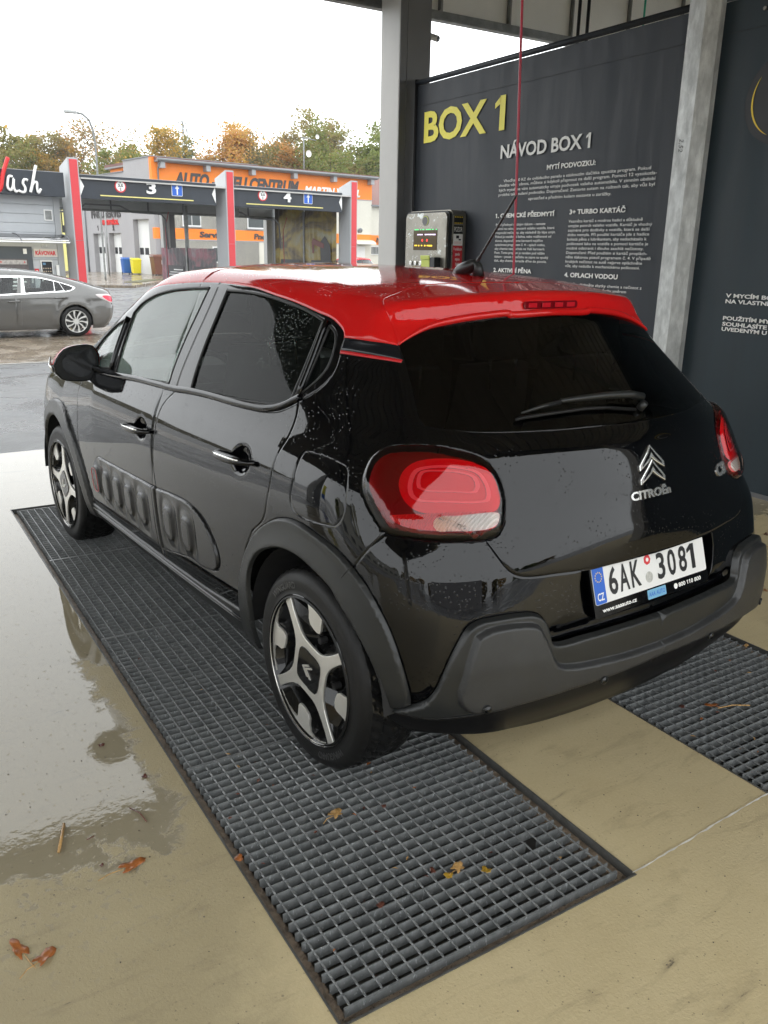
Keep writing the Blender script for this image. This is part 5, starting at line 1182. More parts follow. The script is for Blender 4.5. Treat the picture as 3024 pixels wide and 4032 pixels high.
# badges on the tailgate
def on_rear(poly, name, mat, th=.006, par=HP['tailgate'][0], base=.001):
    n = len(poly); P = HB.at_rear(np.array([p[0] for p in poly], float), np.array([p[1] for p in poly], float)); N_ = HB.normal(P)
    a = P+N_*base; b = P+N_*(base+th); m = MB()
    m.add(list(a)+list(b), [tuple(n+i for i in t) for t in tess(poly)]+[(i, (i+1) % n, n+(i+1) % n, n+i) for i in range(n)])
    return m.build(name, mat, par)
def chevron(z0, w, h, t):
    L = []
    for s_ in (-1, 1):
        arm = [(0, z0), (s_*w*.35, z0-h*.38), (s_*w*.72, z0-h*.72), (s_*w, z0-h*1.0), (s_*w, z0-h*1.0-t*.62), (s_*w*.62, z0-h*.72-t*.75), (s_*w*.25, z0-h*.45-t*.85), (0, z0-t*1.35)]
        L.append(arm)
    l, r_ = L; return r_[:5]+r_[5:]+l[-2:0:-1]
for z0 in (1.017, .978):
    bevel(on_rear(chevron(z0, .056, .052, .026), 'chevron_badge', MAT['chrome'], .007), .002, 2)
    bevel(on_rear(chevron(z0-.0075, .044, .044, .009), 'chevron_inlay', MAT['gloss_black'], .0078), .001, 1)
def rear_text(s_, x0, x1, z, h, mat, bold=0, ex=.002, name='badge_letters'):
    o = text_mesh(name, s_, h/.70, mat, HP['tailgate'][0], None, extrude=ex, width=x1-x0, bold=bold)
    me = o.data; co = np.zeros(len(me.vertices)*3); me.vertices.foreach_get("co", co); co = co.reshape(-1, 3)
    P = HB.at_rear(x0+co[:, 0], z+co[:, 1]); N_ = HB.normal(P); Q = P+N_*(co[:, 2:3]+ex+.001); me.vertices.foreach_set("co", Q.ravel()); me.update(); return o
rear_text("CITROËn", -.098, .082, .872, .023, MAT['chrome'], .0012)
rear_text("C3", .392, .478, .864, .034, MAT['chrome'], .0022)

# joint between arch cladding and bumper, and cladding end seam
for i, sx in enumerate((1, -1)):
    for a, b_ in (((-.846, -.235, .724), (-.847, -.170, .640)),):
        P = np.array(lin([a, b_], .008)); P = HB.at_side(P[:, 1], P[:, 2]); N_ = HB.normal(P)
        MB().tube([(sx*q[0], q[1], q[2]) for q in P+N_*.0145], .0016, 6).build('cladding_joint', MAT['seal'], HP['wheel_arch_rear'][i], True)
# third brake light
m = MB(); seg = rrect(-.120, .120, 1.377, 1.400, .010)
P = HB.at_rear(np.array([p[0] for p in seg]), np.array([p[1] for p in seg])); N_ = HB.normal(P); n = len(seg)
N_ = np.tile(np.array([0, -1.0, .05]), (n, 1))
P[:, 1] = P[:, 1].min()*.5+P[:, 1]*.5
m.add(list(P+N_*.001)+list(P+N_*.006), [tuple(range(n, 2*n))]+[(i, (i+1) % n, n+(i+1) % n, n+i) for i in range(n)])
bl = m.build('brake_light', m_paint("brake_lens", (.16, .002, .006), 0, 0, .06), HP['spoiler'][0])
m = MB()
for k in range(4):
    x = -.085+.057*k; y = rpt(x, 1.389)[1]; m.box(x-.018, x+.018, y-.0085, y-.006, 1.3815, 1.3955)
bevel(m.build('brake_light_cell', m_paint("brake_cell", (.50, .01, .02), 0, 0, .1), HP['spoiler'][0]), .002)

# spoiler lip: a rounded lower edge standing proud of the glass
sg = catmull([(0, -.106, 1.366)]+f['glasstop'][:-1][::-1]+[f['spside'][-1]], step=.02)
for nm, r0 in (('spoiler_lip', .011),):
    pts = [(-p[0], p[1], p[2]) for p in sg[::-1]]+[tuple(p) for p in sg[1:]]
    P = np.array(pts); P[:, 1] -= .004; rr = [r0*min(1, .25+1.0*min(i, len(P)-1-i)/12) for i in range(len(P))]
    MB().tube(P, rr, 10).build(nm, MAT['red_paint'], HP['spoiler'][0], True)

# rear wiper
def off_rear(P, d): P = np.array(P, float); return [tuple(p) for p in P+HB.normal(P)*d]
wp = f_w = [(.079, -.400, 1.113), (.028, -.395, 1.124), (-.075, -.388, 1.128), (-.181, -.377, 1.126), (-.24, -.372, 1.124), (-.303, -.364, 1.116), (-.374, -.359, 1.104)]
W_ = off_rear(wp, .030)
o = MB().tube(W_[:5], [.013, .012, .010, .008, .007], 10).build('wiper_arm', MAT['plastic'], HP['tailgate'][0], True)
MB().tube(off_rear(wp[4:], .026), [.007, .006, .0035], 8).build('wiper_arm_tip', MAT['plastic'], HP['tailgate'][0], True)
MB().tube(off_rear([(.03, -.43, 1.098), (-.08, -.412, 1.111), (-.153, -.401, 1.113), (-.264, -.386, 1.109), (-.374, -.362, 1.101), (-.39, -.362, 1.098)], .010), .0052, 6).build('wiper_blade', MAT['rubber'], HP['tailgate'][0], True)
MB().tube([off_rear([(.068, -.42, 1.100)], .0)[0], off_rear([(.068, -.42, 1.100)], .03)[0]], .012, 12).build('wiper_pivot', MAT['plastic'], HP['tailgate'][0], True)

# parking sensors
for x, z in ((-.628, .402), (-.252, .398), (.252, .398), (.628, .402)):
    p = rpt(x, z); n_ = HB.normal(p[None])[0]; a = Vector(p+n_*.040); b = Vector(p+n_*.0455)
    MB().tube([a, b], .0125, 16).build('parking_sensor', MAT['plastic'], HP['lower_bumper'][0], True)
    MB().tube([a, b+Vector(n_)*.0006], .0085, 14).build('sensor_face', MAT['plastic2'], HP['lower_bumper'][0], True)

# door handles
for cy, cz, s0 in ((.43, .895, .13), (1.285, .842, .13)):
    for i, sx in enumerate((1, -1)):
        ys = np.linspace(cy+s0, cy-s0, 13); zz = cz+np.linspace(-.004, .006, 13); P = HB.at_side(ys, zz)
        t_ = np.linspace(-1, 1, 13); off = .034*(1-np.abs(t_)**4)+.004
        pts = [(sx*(p[0]-o_), p[1], p[2]) for p, o_ in zip(P, off)]
        m = MB(); r_ = [.006+.009*(1-abs(q)**3) for q in t_]; m.tube(pts, r_, 12); 
        d_ = HP['rear_door' if cy < 1 else 'front_door'][i]
        o = m.build('door_handle', MAT['gloss_black'], d_, True)
        m2 = MB(); m2.tube([(sx*(p[0]-o_-.011), p[1], p[2]+.007) for p, o_ in list(zip(P, off))[2:-2]], .0035, 8); m2.build('handle_trim', MAT['chrome'], d_, True)

# rubber seals round the side glass and the seam in the middle pillar
for nm_ in ('front_glass', 'quarter_light', 'rear_glass', 'rear_quarter_glass'):
    q_ = dict(layers)[nm_]; q_ = q_[np.r_[True, np.hypot(*np.diff(q_, axis=0).T) > 1e-4]][::2]; P = HB.surf(np.concatenate([q_, q_[:1]])); N_ = HB.normal(P)
    for i, sx in enumerate((1, -1)):
        MB().tube([(sx*q[0], q[1], q[2]) for q in P-N_*.0015], .0048, 5, cap=False).build('window_seal', MAT['seal'], HP['window_frame'][i], True)
P = np.array(catmull(f['bdoor'][:4], step=.02)); P = HB.at_side(P[:, 1], P[:, 2]); N_ = HB.normal(P)
for i, sx in enumerate((1, -1)):
    m = MB(); vs = []
    for q, n_ in zip(P, N_):
        for dy in (-.006, .006): vs.append((sx*(q[0]+n_[0]*.0006), q[1]+dy, q[2]+n_[2]*.0006))
    m.add(vs, [(2*k, 2*k+1, 2*k+3, 2*k+2) for k in range(len(P)-1)]); m.build('pillar_seam', MAT['seal'], HP['window_frame'][i], True, None, False)
# chrome-black belt strip below the windows
bl_ = catmull(f['dlo_low'][5:]+[(-.80, 2.0, .985)], step=.03); P = np.array(bl_); N_ = HB.normal(P)
for i, sx in enumerate((1, -1)):
    Q = P+N_*.004; m = MB(); vs = []; n = len(Q)
    for p in Q:
        for dz, dx in ((-.011, 0.0), (-.006, -.007), (.006, -.006), (.012, .0)): vs.append((sx*(p[0]+dx), p[1], p[2]+dz+.008))
    m.add(vs, [(a*4+k, a*4+k+1, a*4+5+k, a*4+4+k) for a in range(n-1) for k in range(3)])
    m.build('belt_strip', MAT['gloss_black'], HP['window_frame'][i], True)
    # upright divider between rear door glass and quarter glass, and B-pillar seam
    for a, b, w in (((.232, 1.335), (.222, 1.112), .010),):
        yy = np.linspace(a[0], b[0], 8); z_ = np.linspace(a[1], b[1], 8); Pq = HB.at_side(yy, z_)
        MB().tube([(sx*(q[0]-.004), q[1], q[2]) for q in Pq], w, 8).build('window_divider', MAT['gloss_black'], HP['window_frame'][i], True)
    yy = np.linspace(1.785, 1.775, 8); z_ = np.linspace(1.24, 1.015, 8); Pq = HB.at_side(yy, z_)
    MB().tube([(sx*(q[0]-.002), q[1], q[2]) for q in Pq], .011, 8).build('window_divider', MAT['gloss_black'], HP['window_frame'][i], True)

# sill strips catching the light
for i, sx in enumerate((1, -1)):
    for z0, r0 in ((.300, .006), (.286, .004)):
        yy = np.linspace(2.08, .44, 20); P = HB.at_side(yy, z0+.012*(2.08-yy)/1.6); N_ = HB.normal(P)
        MB().tube([(sx*(p[0]-.006), p[1], p[2]) for p in P], r0, 8).build('sill_trim', MAT['gloss_black'], HP['sill'][i], True)

# door mirrors
mo = [(-.960, 1.044), (-.972, 1.02), (-.968, .985), (-.945, .957), (-.90, .945), (-.84, .942), (-.792, .955), (-.775, 1.00), (-.775, 1.06), (-.80, 1.096), (-.865, 1.100), (-.925, 1.083)]
mg = [(-.942, 1.030), (-.925, 1.060), (-.87, 1.080), (-.803, 1.082), (-.793, 1.062), (-.802, .985), (-.83, .962), (-.89, .960), (-.927, .985)]
for i, sx in enumerate((1, -1)):
    c = np.mean(np.array(mo), 0); ring = catmull([(p[0], p[1], 0) for p in mo], step=.02, closed=True); vs = []; prof = [(1.99, 1.0), (1.985, 1.03), (2.0, 1.06), (2.03, 1.05), (2.07, .92), (2.10, .68), (2.115, .35)]
    n = len(ring)
    for y_, k_ in prof:
        for p in ring: vs.append((sx*(c[0]+(p[0]-c[0])*k_+(.02 if y_ > 2.06 else 0)), y_-.04*(p[0]-c[0]), c[1]+(p[1]-c[1])*k_))
    fs = [(a*n+k, a*n+(k+1) % n, (a+1)*n+(k+1) % n, (a+1)*n+k) for a in range(len(prof)-1) for k in range(n)]; fs.append(tuple((len(prof)-1)*n+k for k in range(n)))
    hs = mesh_obj('mirror_housing', vs, fs, MAT['gloss_black'], car, True, [MAT['gloss_black'], MAT['red_paint']], [1 if (f_[0] >= 2*n and np.mean([vs[q][2] for q in f_]) > 1.005) else 0 for f_ in fs])
    bm = bmesh.new(); bm.from_mesh(hs.data); bmesh.ops.recalc_face_normals(bm, faces=bm.faces); bm.to_mesh(hs.data); bm.free()
    g2 = catmull([(p[0], p[1], 0) for p in mg], step=.02, closed=True)
    mesh_obj('mirror_glass', [(sx*p[0], 1.992, p[1]) for p in g2], [tuple(range(len(g2)))[::sx]], m_paint("mirror_glass", (.04, .042, .045), .2, 1.4, .06) if i == 0 else bpy.data.materials["mirror_glass"], hs)
    mesh_obj('mirror_back', [(sx*p[0], 1.999, p[1]) for p in ring], [tuple(range(n))], MAT['plastic'], hs)
    m = MB().tube([(sx*-.80, 2.03, .985), (sx*-.79, 2.04, .955), (sx*-.765, 2.05, .935)], [.034, .03, .026], 10); m.build('mirror_foot', MAT['gloss_black'], hs, True)
    sg_ = MB().tube([(sx*-.975, 2.02, .985), (sx*-.985, 2.03, 1.015), (sx*-.975, 2.05, 1.05)], [.004, .008, .004], 8); sg_.build('indicator', MAT['chrome'], hs, True)

# antenna
MB().tube([(0, .372, 1.472), (0, .335, 1.480), (0, .29, 1.496), (0, .262, 1.506), (0, .250, 1.500), (0, .246, 1.462)], [.010, .026, .022, .014, .014, .022], 12).build('antenna_base', MAT['plastic'], HP['roof'][0], True)
m = MB(); pts = []; rr = []
for k in range(60):
    t = k/59; pts.append((0, .266-.181*t, 1.500+.218*t)); rr.append((.0065 if t < .12 else .0042)*(1+.18*math.sin(k*1.9)) if t < .97 else .003)
m.tube(pts, rr, 8); m.build('antenna_rod', MAT['plastic'], HP['roof'][0], True)

# cabin
cab = MAT['interior']; ci = MAT['interior_grey']
bevel(MB().box(-.70, .70, -.25, 2.35, .31, .37).build('cabin_floor', MAT['dark'], car), .02)
def seat(x, y, parts_w=.25, rear=False):
    m = MB(); m.rbox(x-parts_w, x+parts_w, y-.02, y+.50, .46, .60, .07); sq = m.build('seat_cushion', cab, car, False); bevel(sq, .03, 3)
    m = MB(); h = .62; rows = []
    for k in range(8):
        t = k/7; yb_ = y-.02-.16*t-.03*math.sin(t*3); ww = parts_w*(1-.18*t*t); rows.append((yb_, .56+h*t, ww, .13-.05*t))
    vs = []; 
    for yb_, z_, ww, th in rows:
        vs += [(x-ww, yb_+.02, z_), (x-ww*.8, yb_-th*.5, z_), (x+ww*.8, yb_-th*.5, z_), (x+ww, yb_+.02, z_), (x+ww*.85, yb_+th*.5, z_), (x-ww*.85, yb_+th*.5, z_)]
    fs = [(a*6+k, a*6+(k+1) % 6, (a+1)*6+(k+1) % 6, (a+1)*6+k) for a in range(7) for k in range(6)]+[tuple(range(42, 48))]
    bk = m.add(vs, fs).build('seat_back', cab, car, True)
    m = MB(); m.rbox(x-.13, x+.13, y-.275, y-.175, 1.20, 1.40, .045); bevel(m.build('headrest', cab, bk, True), .03, 3)
    m = MB(); m.tube([(x-.06, y-.22, 1.10), (x-.06, y-.22, 1.24)], .007, 8).tube([(x+.06, y-.22, 1.10), (x+.06, y-.22, 1.24)], .007, 8); m.build('headrest_post', MAT['chrome'], bk, True)
seat(-.36, 1.20); seat(.36, 1.20)
seat(-.42, .32, .22); seat(.42, .32, .22); seat(0, .32, .18)
m = MB(); dash = [(1.98, .60), (1.90, .80), (1.92, .90), (2.05, .965), (2.40, .985), (2.45, .60)]
vs = [(-.72, a, b) for a, b in dash]+[(.72, a, b) for a, b in dash]; k = len(dash)
m.add(vs, [(i, (i+1) % k, k+(i+1) % k, k+i) for i in range(k)]+[tuple(range(k)), tuple(range(2*k-1, k-1, -1))]); bevel(m.build('dashboard', ci, car), .02, 3)
sw = []
for i in range(33):
    a = 2*math.pi*i/32; sw.append((-.36+.185*math.cos(a), 1.80-.08*math.sin(a)*.9, .90+.17*math.sin(a)))
wh = MB().tube(sw, .016, 8, cap=False).build('steering_wheel', cab, car, True)
MB().tube([(-.36, 1.80, .90), (-.36, 1.95, .84)], [.06, .05], 12).build('steering_column', cab, wh, True)
MB().box(-.53, -.19, 1.792, 1.806, .885, .915).box(-.375, -.345, 1.79, 1.87, .74, .90).build('wheel_spoke', ci, wh)
bevel(MB().box(-.13, .13, 1.30, 1.98, .30, .62).build('centre_console', ci, car), .03, 2)
bevel(MB().box(-.62, .62, -.32, -.02, .86, .89).build('parcel_shelf', cab, car), .01)
MB().box(-.11, .11, 1.74, 1.77, 1.27, 1.33).build('interior_mirror', MAT['gloss_black'], car)
MB().box(-.56, .56, -.36, 2.95, .27, .30).build('underbody', MAT['dark'], car)
# inner wheel arches
for cy in (0, 2.54):
    for sx in (1, -1):
        m = MB(); n = 20; vs = []
        for i in range(n+1):
            a = R(2+174*i/n); y_, z_ = cy+.385*math.cos(a), .315+.385*math.sin(a); vs += [(sx*-.835, y_, z_), (sx*-.56, y_, z_)]
        fs = [(2*i, 2*i+1, 2*i+3, 2*i+2) for i in range(n)]; m.add(vs, fs); m.add([(sx*-.56, cy+.385*math.cos(R(2+174*i/n)), .315+.385*math.sin(R(2+174*i/n))) for i in range(n+1)], [tuple(range(n+1))])
        m.build('arch_liner', MAT['dark'] if False else simple("arch_liner_felt", (.012, .012, .012), .8) if (cy == 0 and sx == 1) else bpy.data.materials["arch_liner_felt"], car, False, None, False)

# ---------------------------------------------------------------- wheels
def pol(r, a): return (r*math.cos(R(a)), r*math.sin(R(a)))
def wheel(cx, cy, sx, rot, parent, r_t=.3185, rim_r=.232, name='wheel'):
    """local: outer face towards -x; y forward, z up"""
    prof = [(-.008, rim_r-.004), (-.002, rim_r+.004), (.0, rim_r+.02), (-.004, .275), (.000, .290), (.008, .302), (.022, .3125), (.045, .3175), (.095, r_t), (.115, r_t), (.165, .3175), (.188, .3125), (.205, .295), (.207, .26), (.20, rim_r)]
    n = 216; vs = []; xs = [p[0] for p in prof]
    fine = []
    for (a, b), (c_, d_) in zip(prof[:-1], prof[1:]):
        k = 4 if b > .305 and d_ > .305 else 1
        for j in range(k): fine.append((a+(c_-a)*j/k, b+(d_-b)*j/k))
    fine.append(prof[-1])
    for (x, r) in fine:
        for i in range(n):
            a = 2*math.pi*i/n; rr = r
            if .012 < x < .195 and r > .306:
                ph = (i+ (x-.105)*260*(1 if x > .105 else -1)*.35) % 4.5
                if ph < 1.2: rr -= .006 if .03 < x < .18 else .0022
                if abs(x-.075) < .006 or abs(x-.135) < .006: rr -= .006
            vs.append((x, rr*math.cos(a), rr*math.sin(a)))
    k = len(fine); fs = [(a*n+i, (a+1)*n+i, (a+1)*n+(i+1) % n, a*n+(i+1) % n) for a in range(k-1) for i in range(n)]
    ty = mesh_obj(name, vs, fs, None, parent, True, [MAT['rubber'], MAT['rubber_wet']], [1 if fine[f_[0]//n][1] > .309 else 0 for f_ in fs])
    bm = bmesh.new(); bm.from_mesh(ty.data); bmesh.ops.recalc_face_normals(bm, faces=bm.faces); bm.to_mesh(ty.data); bm.free(); autosmooth(ty, 38)
    ty.location = (cx, cy, .315); ty.rotation_euler = (R(rot) if sx == 1 else R(-rot), 0, 0 if sx == 1 else math.pi)
    def lathe(pr, nm, mat, n=96):
        vs = []
        for x, r in pr:
            for i in range(n): a = 2*math.pi*i/n; vs.append((x, r*math.cos(a), r*math.sin(a)))
        o = mesh_obj(nm, vs, [(a*n+i, (a+1)*n+i, (a+1)*n+(i+1) % n, a*n+(i+1) % n) for a in range(len(pr)-1) for i in range(n)], mat, ty, True)
        bm = bmesh.new(); bm.from_mesh(o.data); bmesh.ops.recalc_face_normals(bm, faces=bm.faces); bm.to_mesh(o.data); bm.free(); autosmooth(o, 35); return o
    rb = lathe([(.20, rim_r), (.19, .21), (.05, .205), (.03, .214), (.016, .222), (.006, .227), (.000, rim_r-.003), (-.004, rim_r+.001), (-.006, rim_r+.004), (-.004, rim_r+.006)], 'rim_barrel', MAT['rim_black'])
    lathe([(.0035, .2302), (-.0015, .2307), (-.004, .2318), (-.004, .2332), (-.0015, .2342)], 'rim_edge', MAT['alloy'])
    lathe([(.09, .0), (.085, .155), (.10, .158), (.105, .155), (.11, 0)], 'brake_disc', MAT['brake'])
    lathe([(.035, .0), (.034, .075), (.05, .085), (.10, .09)], 'hub', MAT['rim_black'], 48)
    fx_ = lambda a, b, d: (d, a, b)
    # four machined arms in a cross
    outl_ = []
    for q in range(4):
        c0 = 57.5+90*q
        outl_ += [pol(r_, c0+da) for r_, da in ((.088, -45), (.090, -34), (.096, -23), (.108, -15), (.130, -9), (.16, -6.2), (.195, -4.8), (.2285, -4.6), (.2305, -3.3), (.2305, 3.3), (.2285, 4.6), (.195, 4.6), (.16, 6.0), (.130, 9), (.108, 15), (.096, 23), (.090, 34))]
    o = MB().prism(outl_, fx_, .004, .012).build('rim_cross', MAT['alloy'], ty); bevel(o, .0018, 2)
    m = MB()      # black body behind the arms with a sloping flank
    for q in range(4):
        c0 = 57.5+90*q
        A_ = [pol(.06, c0-30), pol(.11, c0-15), pol(.17, c0-6.5), pol(.228, c0-5), pol(.228, c0+5), pol(.17, c0+6.5), pol(.11, c0+15), pol(.06, c0+30)]
        B_ = [pol(.06, c0-34), pol(.10, c0-30), pol(.16, c0-20), pol(.215, c0-9), pol(.215, c0+9), pol(.16, c0+20), pol(.10, c0+30), pol(.06, c0+34)]
        vs = [(.012, *p) for p in A_]+[(.050, *p) for p in B_]; m.add(vs, [(i, (i+1) % 8, 8+(i+1) % 8, 8+i) for i in range(8)]+[tuple(range(8))])
    m.build('rim_spoke', MAT['rim_black'], ty)
    # four machined blades hanging in from the rim
    bl0 = [(.2295, 64.5), (.2255, 66.5), (.2262, 76), (.2245, 84), (.216, 89), (.196, 90.5), (.172, 90.2), (.157, 93), (.149, 101), (.149, 108), (.155, 112.5), (.168, 113.7), (.190, 112), (.208, 111), (.219, 112.6), (.2245, 118), (.2262, 126), (.2268, 133), (.2268, 139.5), (.2300, 140.5)]
    for q in range(4):
        arc = [pol(.2305, a_) for a_ in np.linspace(140, 64.5, 18)]
        pts = [pol(r_, a_+90*q) for r_, a_ in bl0]+[(p[0]*math.cos(R(90*q))-p[1]*math.sin(R(90*q)), p[0]*math.sin(R(90*q))+p[1]*math.cos(R(90*q))) for p in arc]
        o = MB().prism(pts, fx_, .005, .012).build('rim_blade', MAT['alloy'], ty); bevel(o, .0015, 2)
        c_ = [pol(r_, a_+90*q) for r_, a_ in ((.222, 88), (.16, 93), (.152, 101), (.155, 110), (.17, 112), (.222, 112))]; d_ = [pol(r_, a_+90*q) for r_, a_ in ((.21, 84), (.145, 90), (.135, 101), (.142, 113), (.165, 117), (.21, 118))]
        m = MB(); m.add([(.0115, *p) for p in c_]+[(.06, *p) for p in d_], [(i, (i+1) % 6, 6+(i+1) % 6, 6+i) for i in range(6)]); m.build('blade_backing', MAT['rim_black'], ty)
    cp = []
    for i in range(48):
        a_ = 360*i/48; d_ = abs(((a_-57.5) % 90)-45)/45; cp.append(pol(.060+.017*d_**1.6, a_))
    o = MB().prism(cp, fx_, .000, .010).build('hub_cap', MAT['rim_black'], ty); bevel(o, .003, 3)
    for k_, z_ in enumerate((.020, .004)):
        c0 = R(14)
        ch = [(0, z_+.010), (.022, z_-.020), (.020, z_-.028), (0, z_+.001), (-.020, z_-.028), (-.022, z_-.020)]
        ch = [(p[0]*math.cos(c0-math.pi/2)-p[1]*math.sin(c0-math.pi/2), p[0]*math.sin(c0-math.pi/2)+p[1]*math.cos(c0-math.pi/2)) for p in ch]
        MB().prism(ch, fx_, -.003, .001).build('hub_chevron', MAT['alloy'], ty)
    for k_ in range(4):
        p = pol(.10, 12+90*k_); MB().tube([(.03, *p), (.055, *p)], .011, 6).build('wheel_bolt', MAT['brake'], ty)
    return ty
w1 = wheel(-.842, 0, 1, 0, car); w2 = wheel(-.842, 2.54, 1, -51, car)
for cy in (0, 2.54):
    c_ = copy_tree(w1, car); c_.location = (.842, cy, .315); c_.rotation_euler = (R(25), 0, math.pi)
def tyre_text(par, s_, r, a0, a1, h):
    o = text_mesh('tyre_lettering', s_, h/.7, simple('tyre_letter_rubber', (.035, .035, .035), .3) if 'tyre_letter_rubber' not in bpy.data.materials else bpy.data.materials['tyre_letter_rubber'], par, None, extrude=.0006, bold=.0008); me = o.data
    co = np.zeros(len(me.vertices)*3); me.vertices.foreach_get("co", co); co = co.reshape(-1, 3); w_ = co[:, 0].max()
    a_ = np.radians(a0+(a1-a0)*co[:, 0]/w_); rr = r+co[:, 1]; Q = np.stack([-.0035-co[:, 2]*.8, rr*np.cos(a_), rr*np.sin(a_)], -1); me.vertices.foreach_set("co", Q.ravel()); me.update()
tyre_text(w1, "WINGUARD", .256, 222, 256-0, .020); tyre_text(w1, "WINGUARD", .256, 42, 76, .020)
# ---------------------------------------------------------------- grey hatchback-saloon in the lane
def make_F(W, G1, G2, T, Y, K, Rr, crown, yfront, wrap=.20, ws=1.6):
    def F(P):
        X = np.abs(P[..., 0]); y = P[..., 1]; z = P[..., 2]
        up = np.clip((z-.85)/.35, 0, 1); up = up*up*(3-2*up); Wd = W(z)*(G1(y)*(1-up)+G2(y)*up)
        side = X-Wd; yy = y+wrap*X*X*np.clip((y-ws)/.5, 0, 1)-.12*X*X*np.clip((.4-y)/.6, 0, 1); e = .01
        sl = (T(yy+e)-T(yy-e))/(2*e); top = (z-(T(yy)-crown*X*X))/np.sqrt(1+sl*sl)
        sr = (Y(z+e)-Y(z-e))/(2*e); rear = (Y(z)+K*X*X-y)/np.sqrt(1+sr*sr)
        front = y-(yfront-.30*X*X-.25*np.clip(z-.65, 0, 1)-.3*np.clip(.4-z, 0, 1))
        a = smax(side, top, .09); a = smax(a, front, .30); return smax(a, rear, Rr)
    return F
FS = make_F(tab([.1, .18, .3, .5, .62, .7, .85, .92, 1.0, 1.1, 1.2, 1.3, 1.4], [.76, .82, .865, .892, .898, .895, .872, .835, .785, .735, .68, .62, .55]),
            tab([-1, -.6, 0, 1, 2.7, 3.3, 3.7], [.88, .955, .995, 1, .99, .93, .82]), tab([-1, -.3, .3, 1, 1.8, 2.6, 3.3], [.80, .90, .96, 1, .985, .94, .85]),
            tab([-1.1, -.92, -.75, -.63, -.38, -.2, 0, .29, .58, .8, 1.1, 1.45, 1.75, 2.05, 2.35, 2.65, 2.85, 3.1, 3.5, 3.72], [.97, 1.02, 1.045, 1.062, 1.135, 1.19, 1.24, 1.305, 1.362, 1.392, 1.42, 1.432, 1.425, 1.385, 1.275, 1.13, 1.035, .965, .88, .72]),
            tab([.15, .25, .35, .45, .6, .68, .8, .9, .97, 1.05], [-.72, -.82, -.89, -.93, -.955, -.935, -.925, -.91, -.90, -.86]), .20, .16, .12, 3.80)
SB = Body(FS, .3, 2.6, .75, .85, .6, .17)
def sv(P, closed=True, step=.03, smooth=True):
    A = np.array(catmull([(a, b, 0) for a, b in P], step=step, closed=closed) if smooth else lin([(a, b, 0) for a, b in P]+([(P[0][0], P[0][1], 0)] if closed else []), step))
    return SB.inv(SB.at_side(A[:, 0], A[:, 1]))
grey_paint = m_paint("grey_car_paint", (.125, .123, .118), .25, 0, .12)
grey_paint.node_tree.nodes["Principled BSDF"].inputs["Coat Weight"].default_value = .6
MZ = (2.27, 18.09)
sal = empty('grey_saloon', 'dark grey five-door saloon with silver multi-spoke wheels parked across the lane', 'car', (MZ[0], MZ[1], GZ_ := -.35), math.pi/2)
sc_roof = np.array([(0, SB.VM), (SB.LF+2.1-SB.YR, SB.VM)])
def on_top(P, step=.05):
    A = np.array(lin([(a, b, 0) for a, b in P], step)); z = np.full(len(A), .5); lo = np.full(len(A), .3); hi = np.full(len(A), 1.6)
    for _ in range(26):
        mm = (lo+hi)/2; f_ = FS(np.stack([A[:, 0], A[:, 1], mm], -1)); hi = np.where(f_ > 0, mm, hi); lo = np.where(f_ > 0, lo, mm)
    return SB.inv(np.stack([A[:, 0], A[:, 1], lo], -1))
dlo2 = [(2.75, 1.03), (2.35, 1.155), (1.95, 1.25), (1.5, 1.285), (1.02, 1.278), (.73, 1.262), (.459, 1.21), (.186, 1.132), (.003, 1.07), (-.067, 1.035), (.03, .975), (.127, .952), (.391, .94), (1.054, .905), (1.60, .88), (2.2, .87), (2.7, .875)]
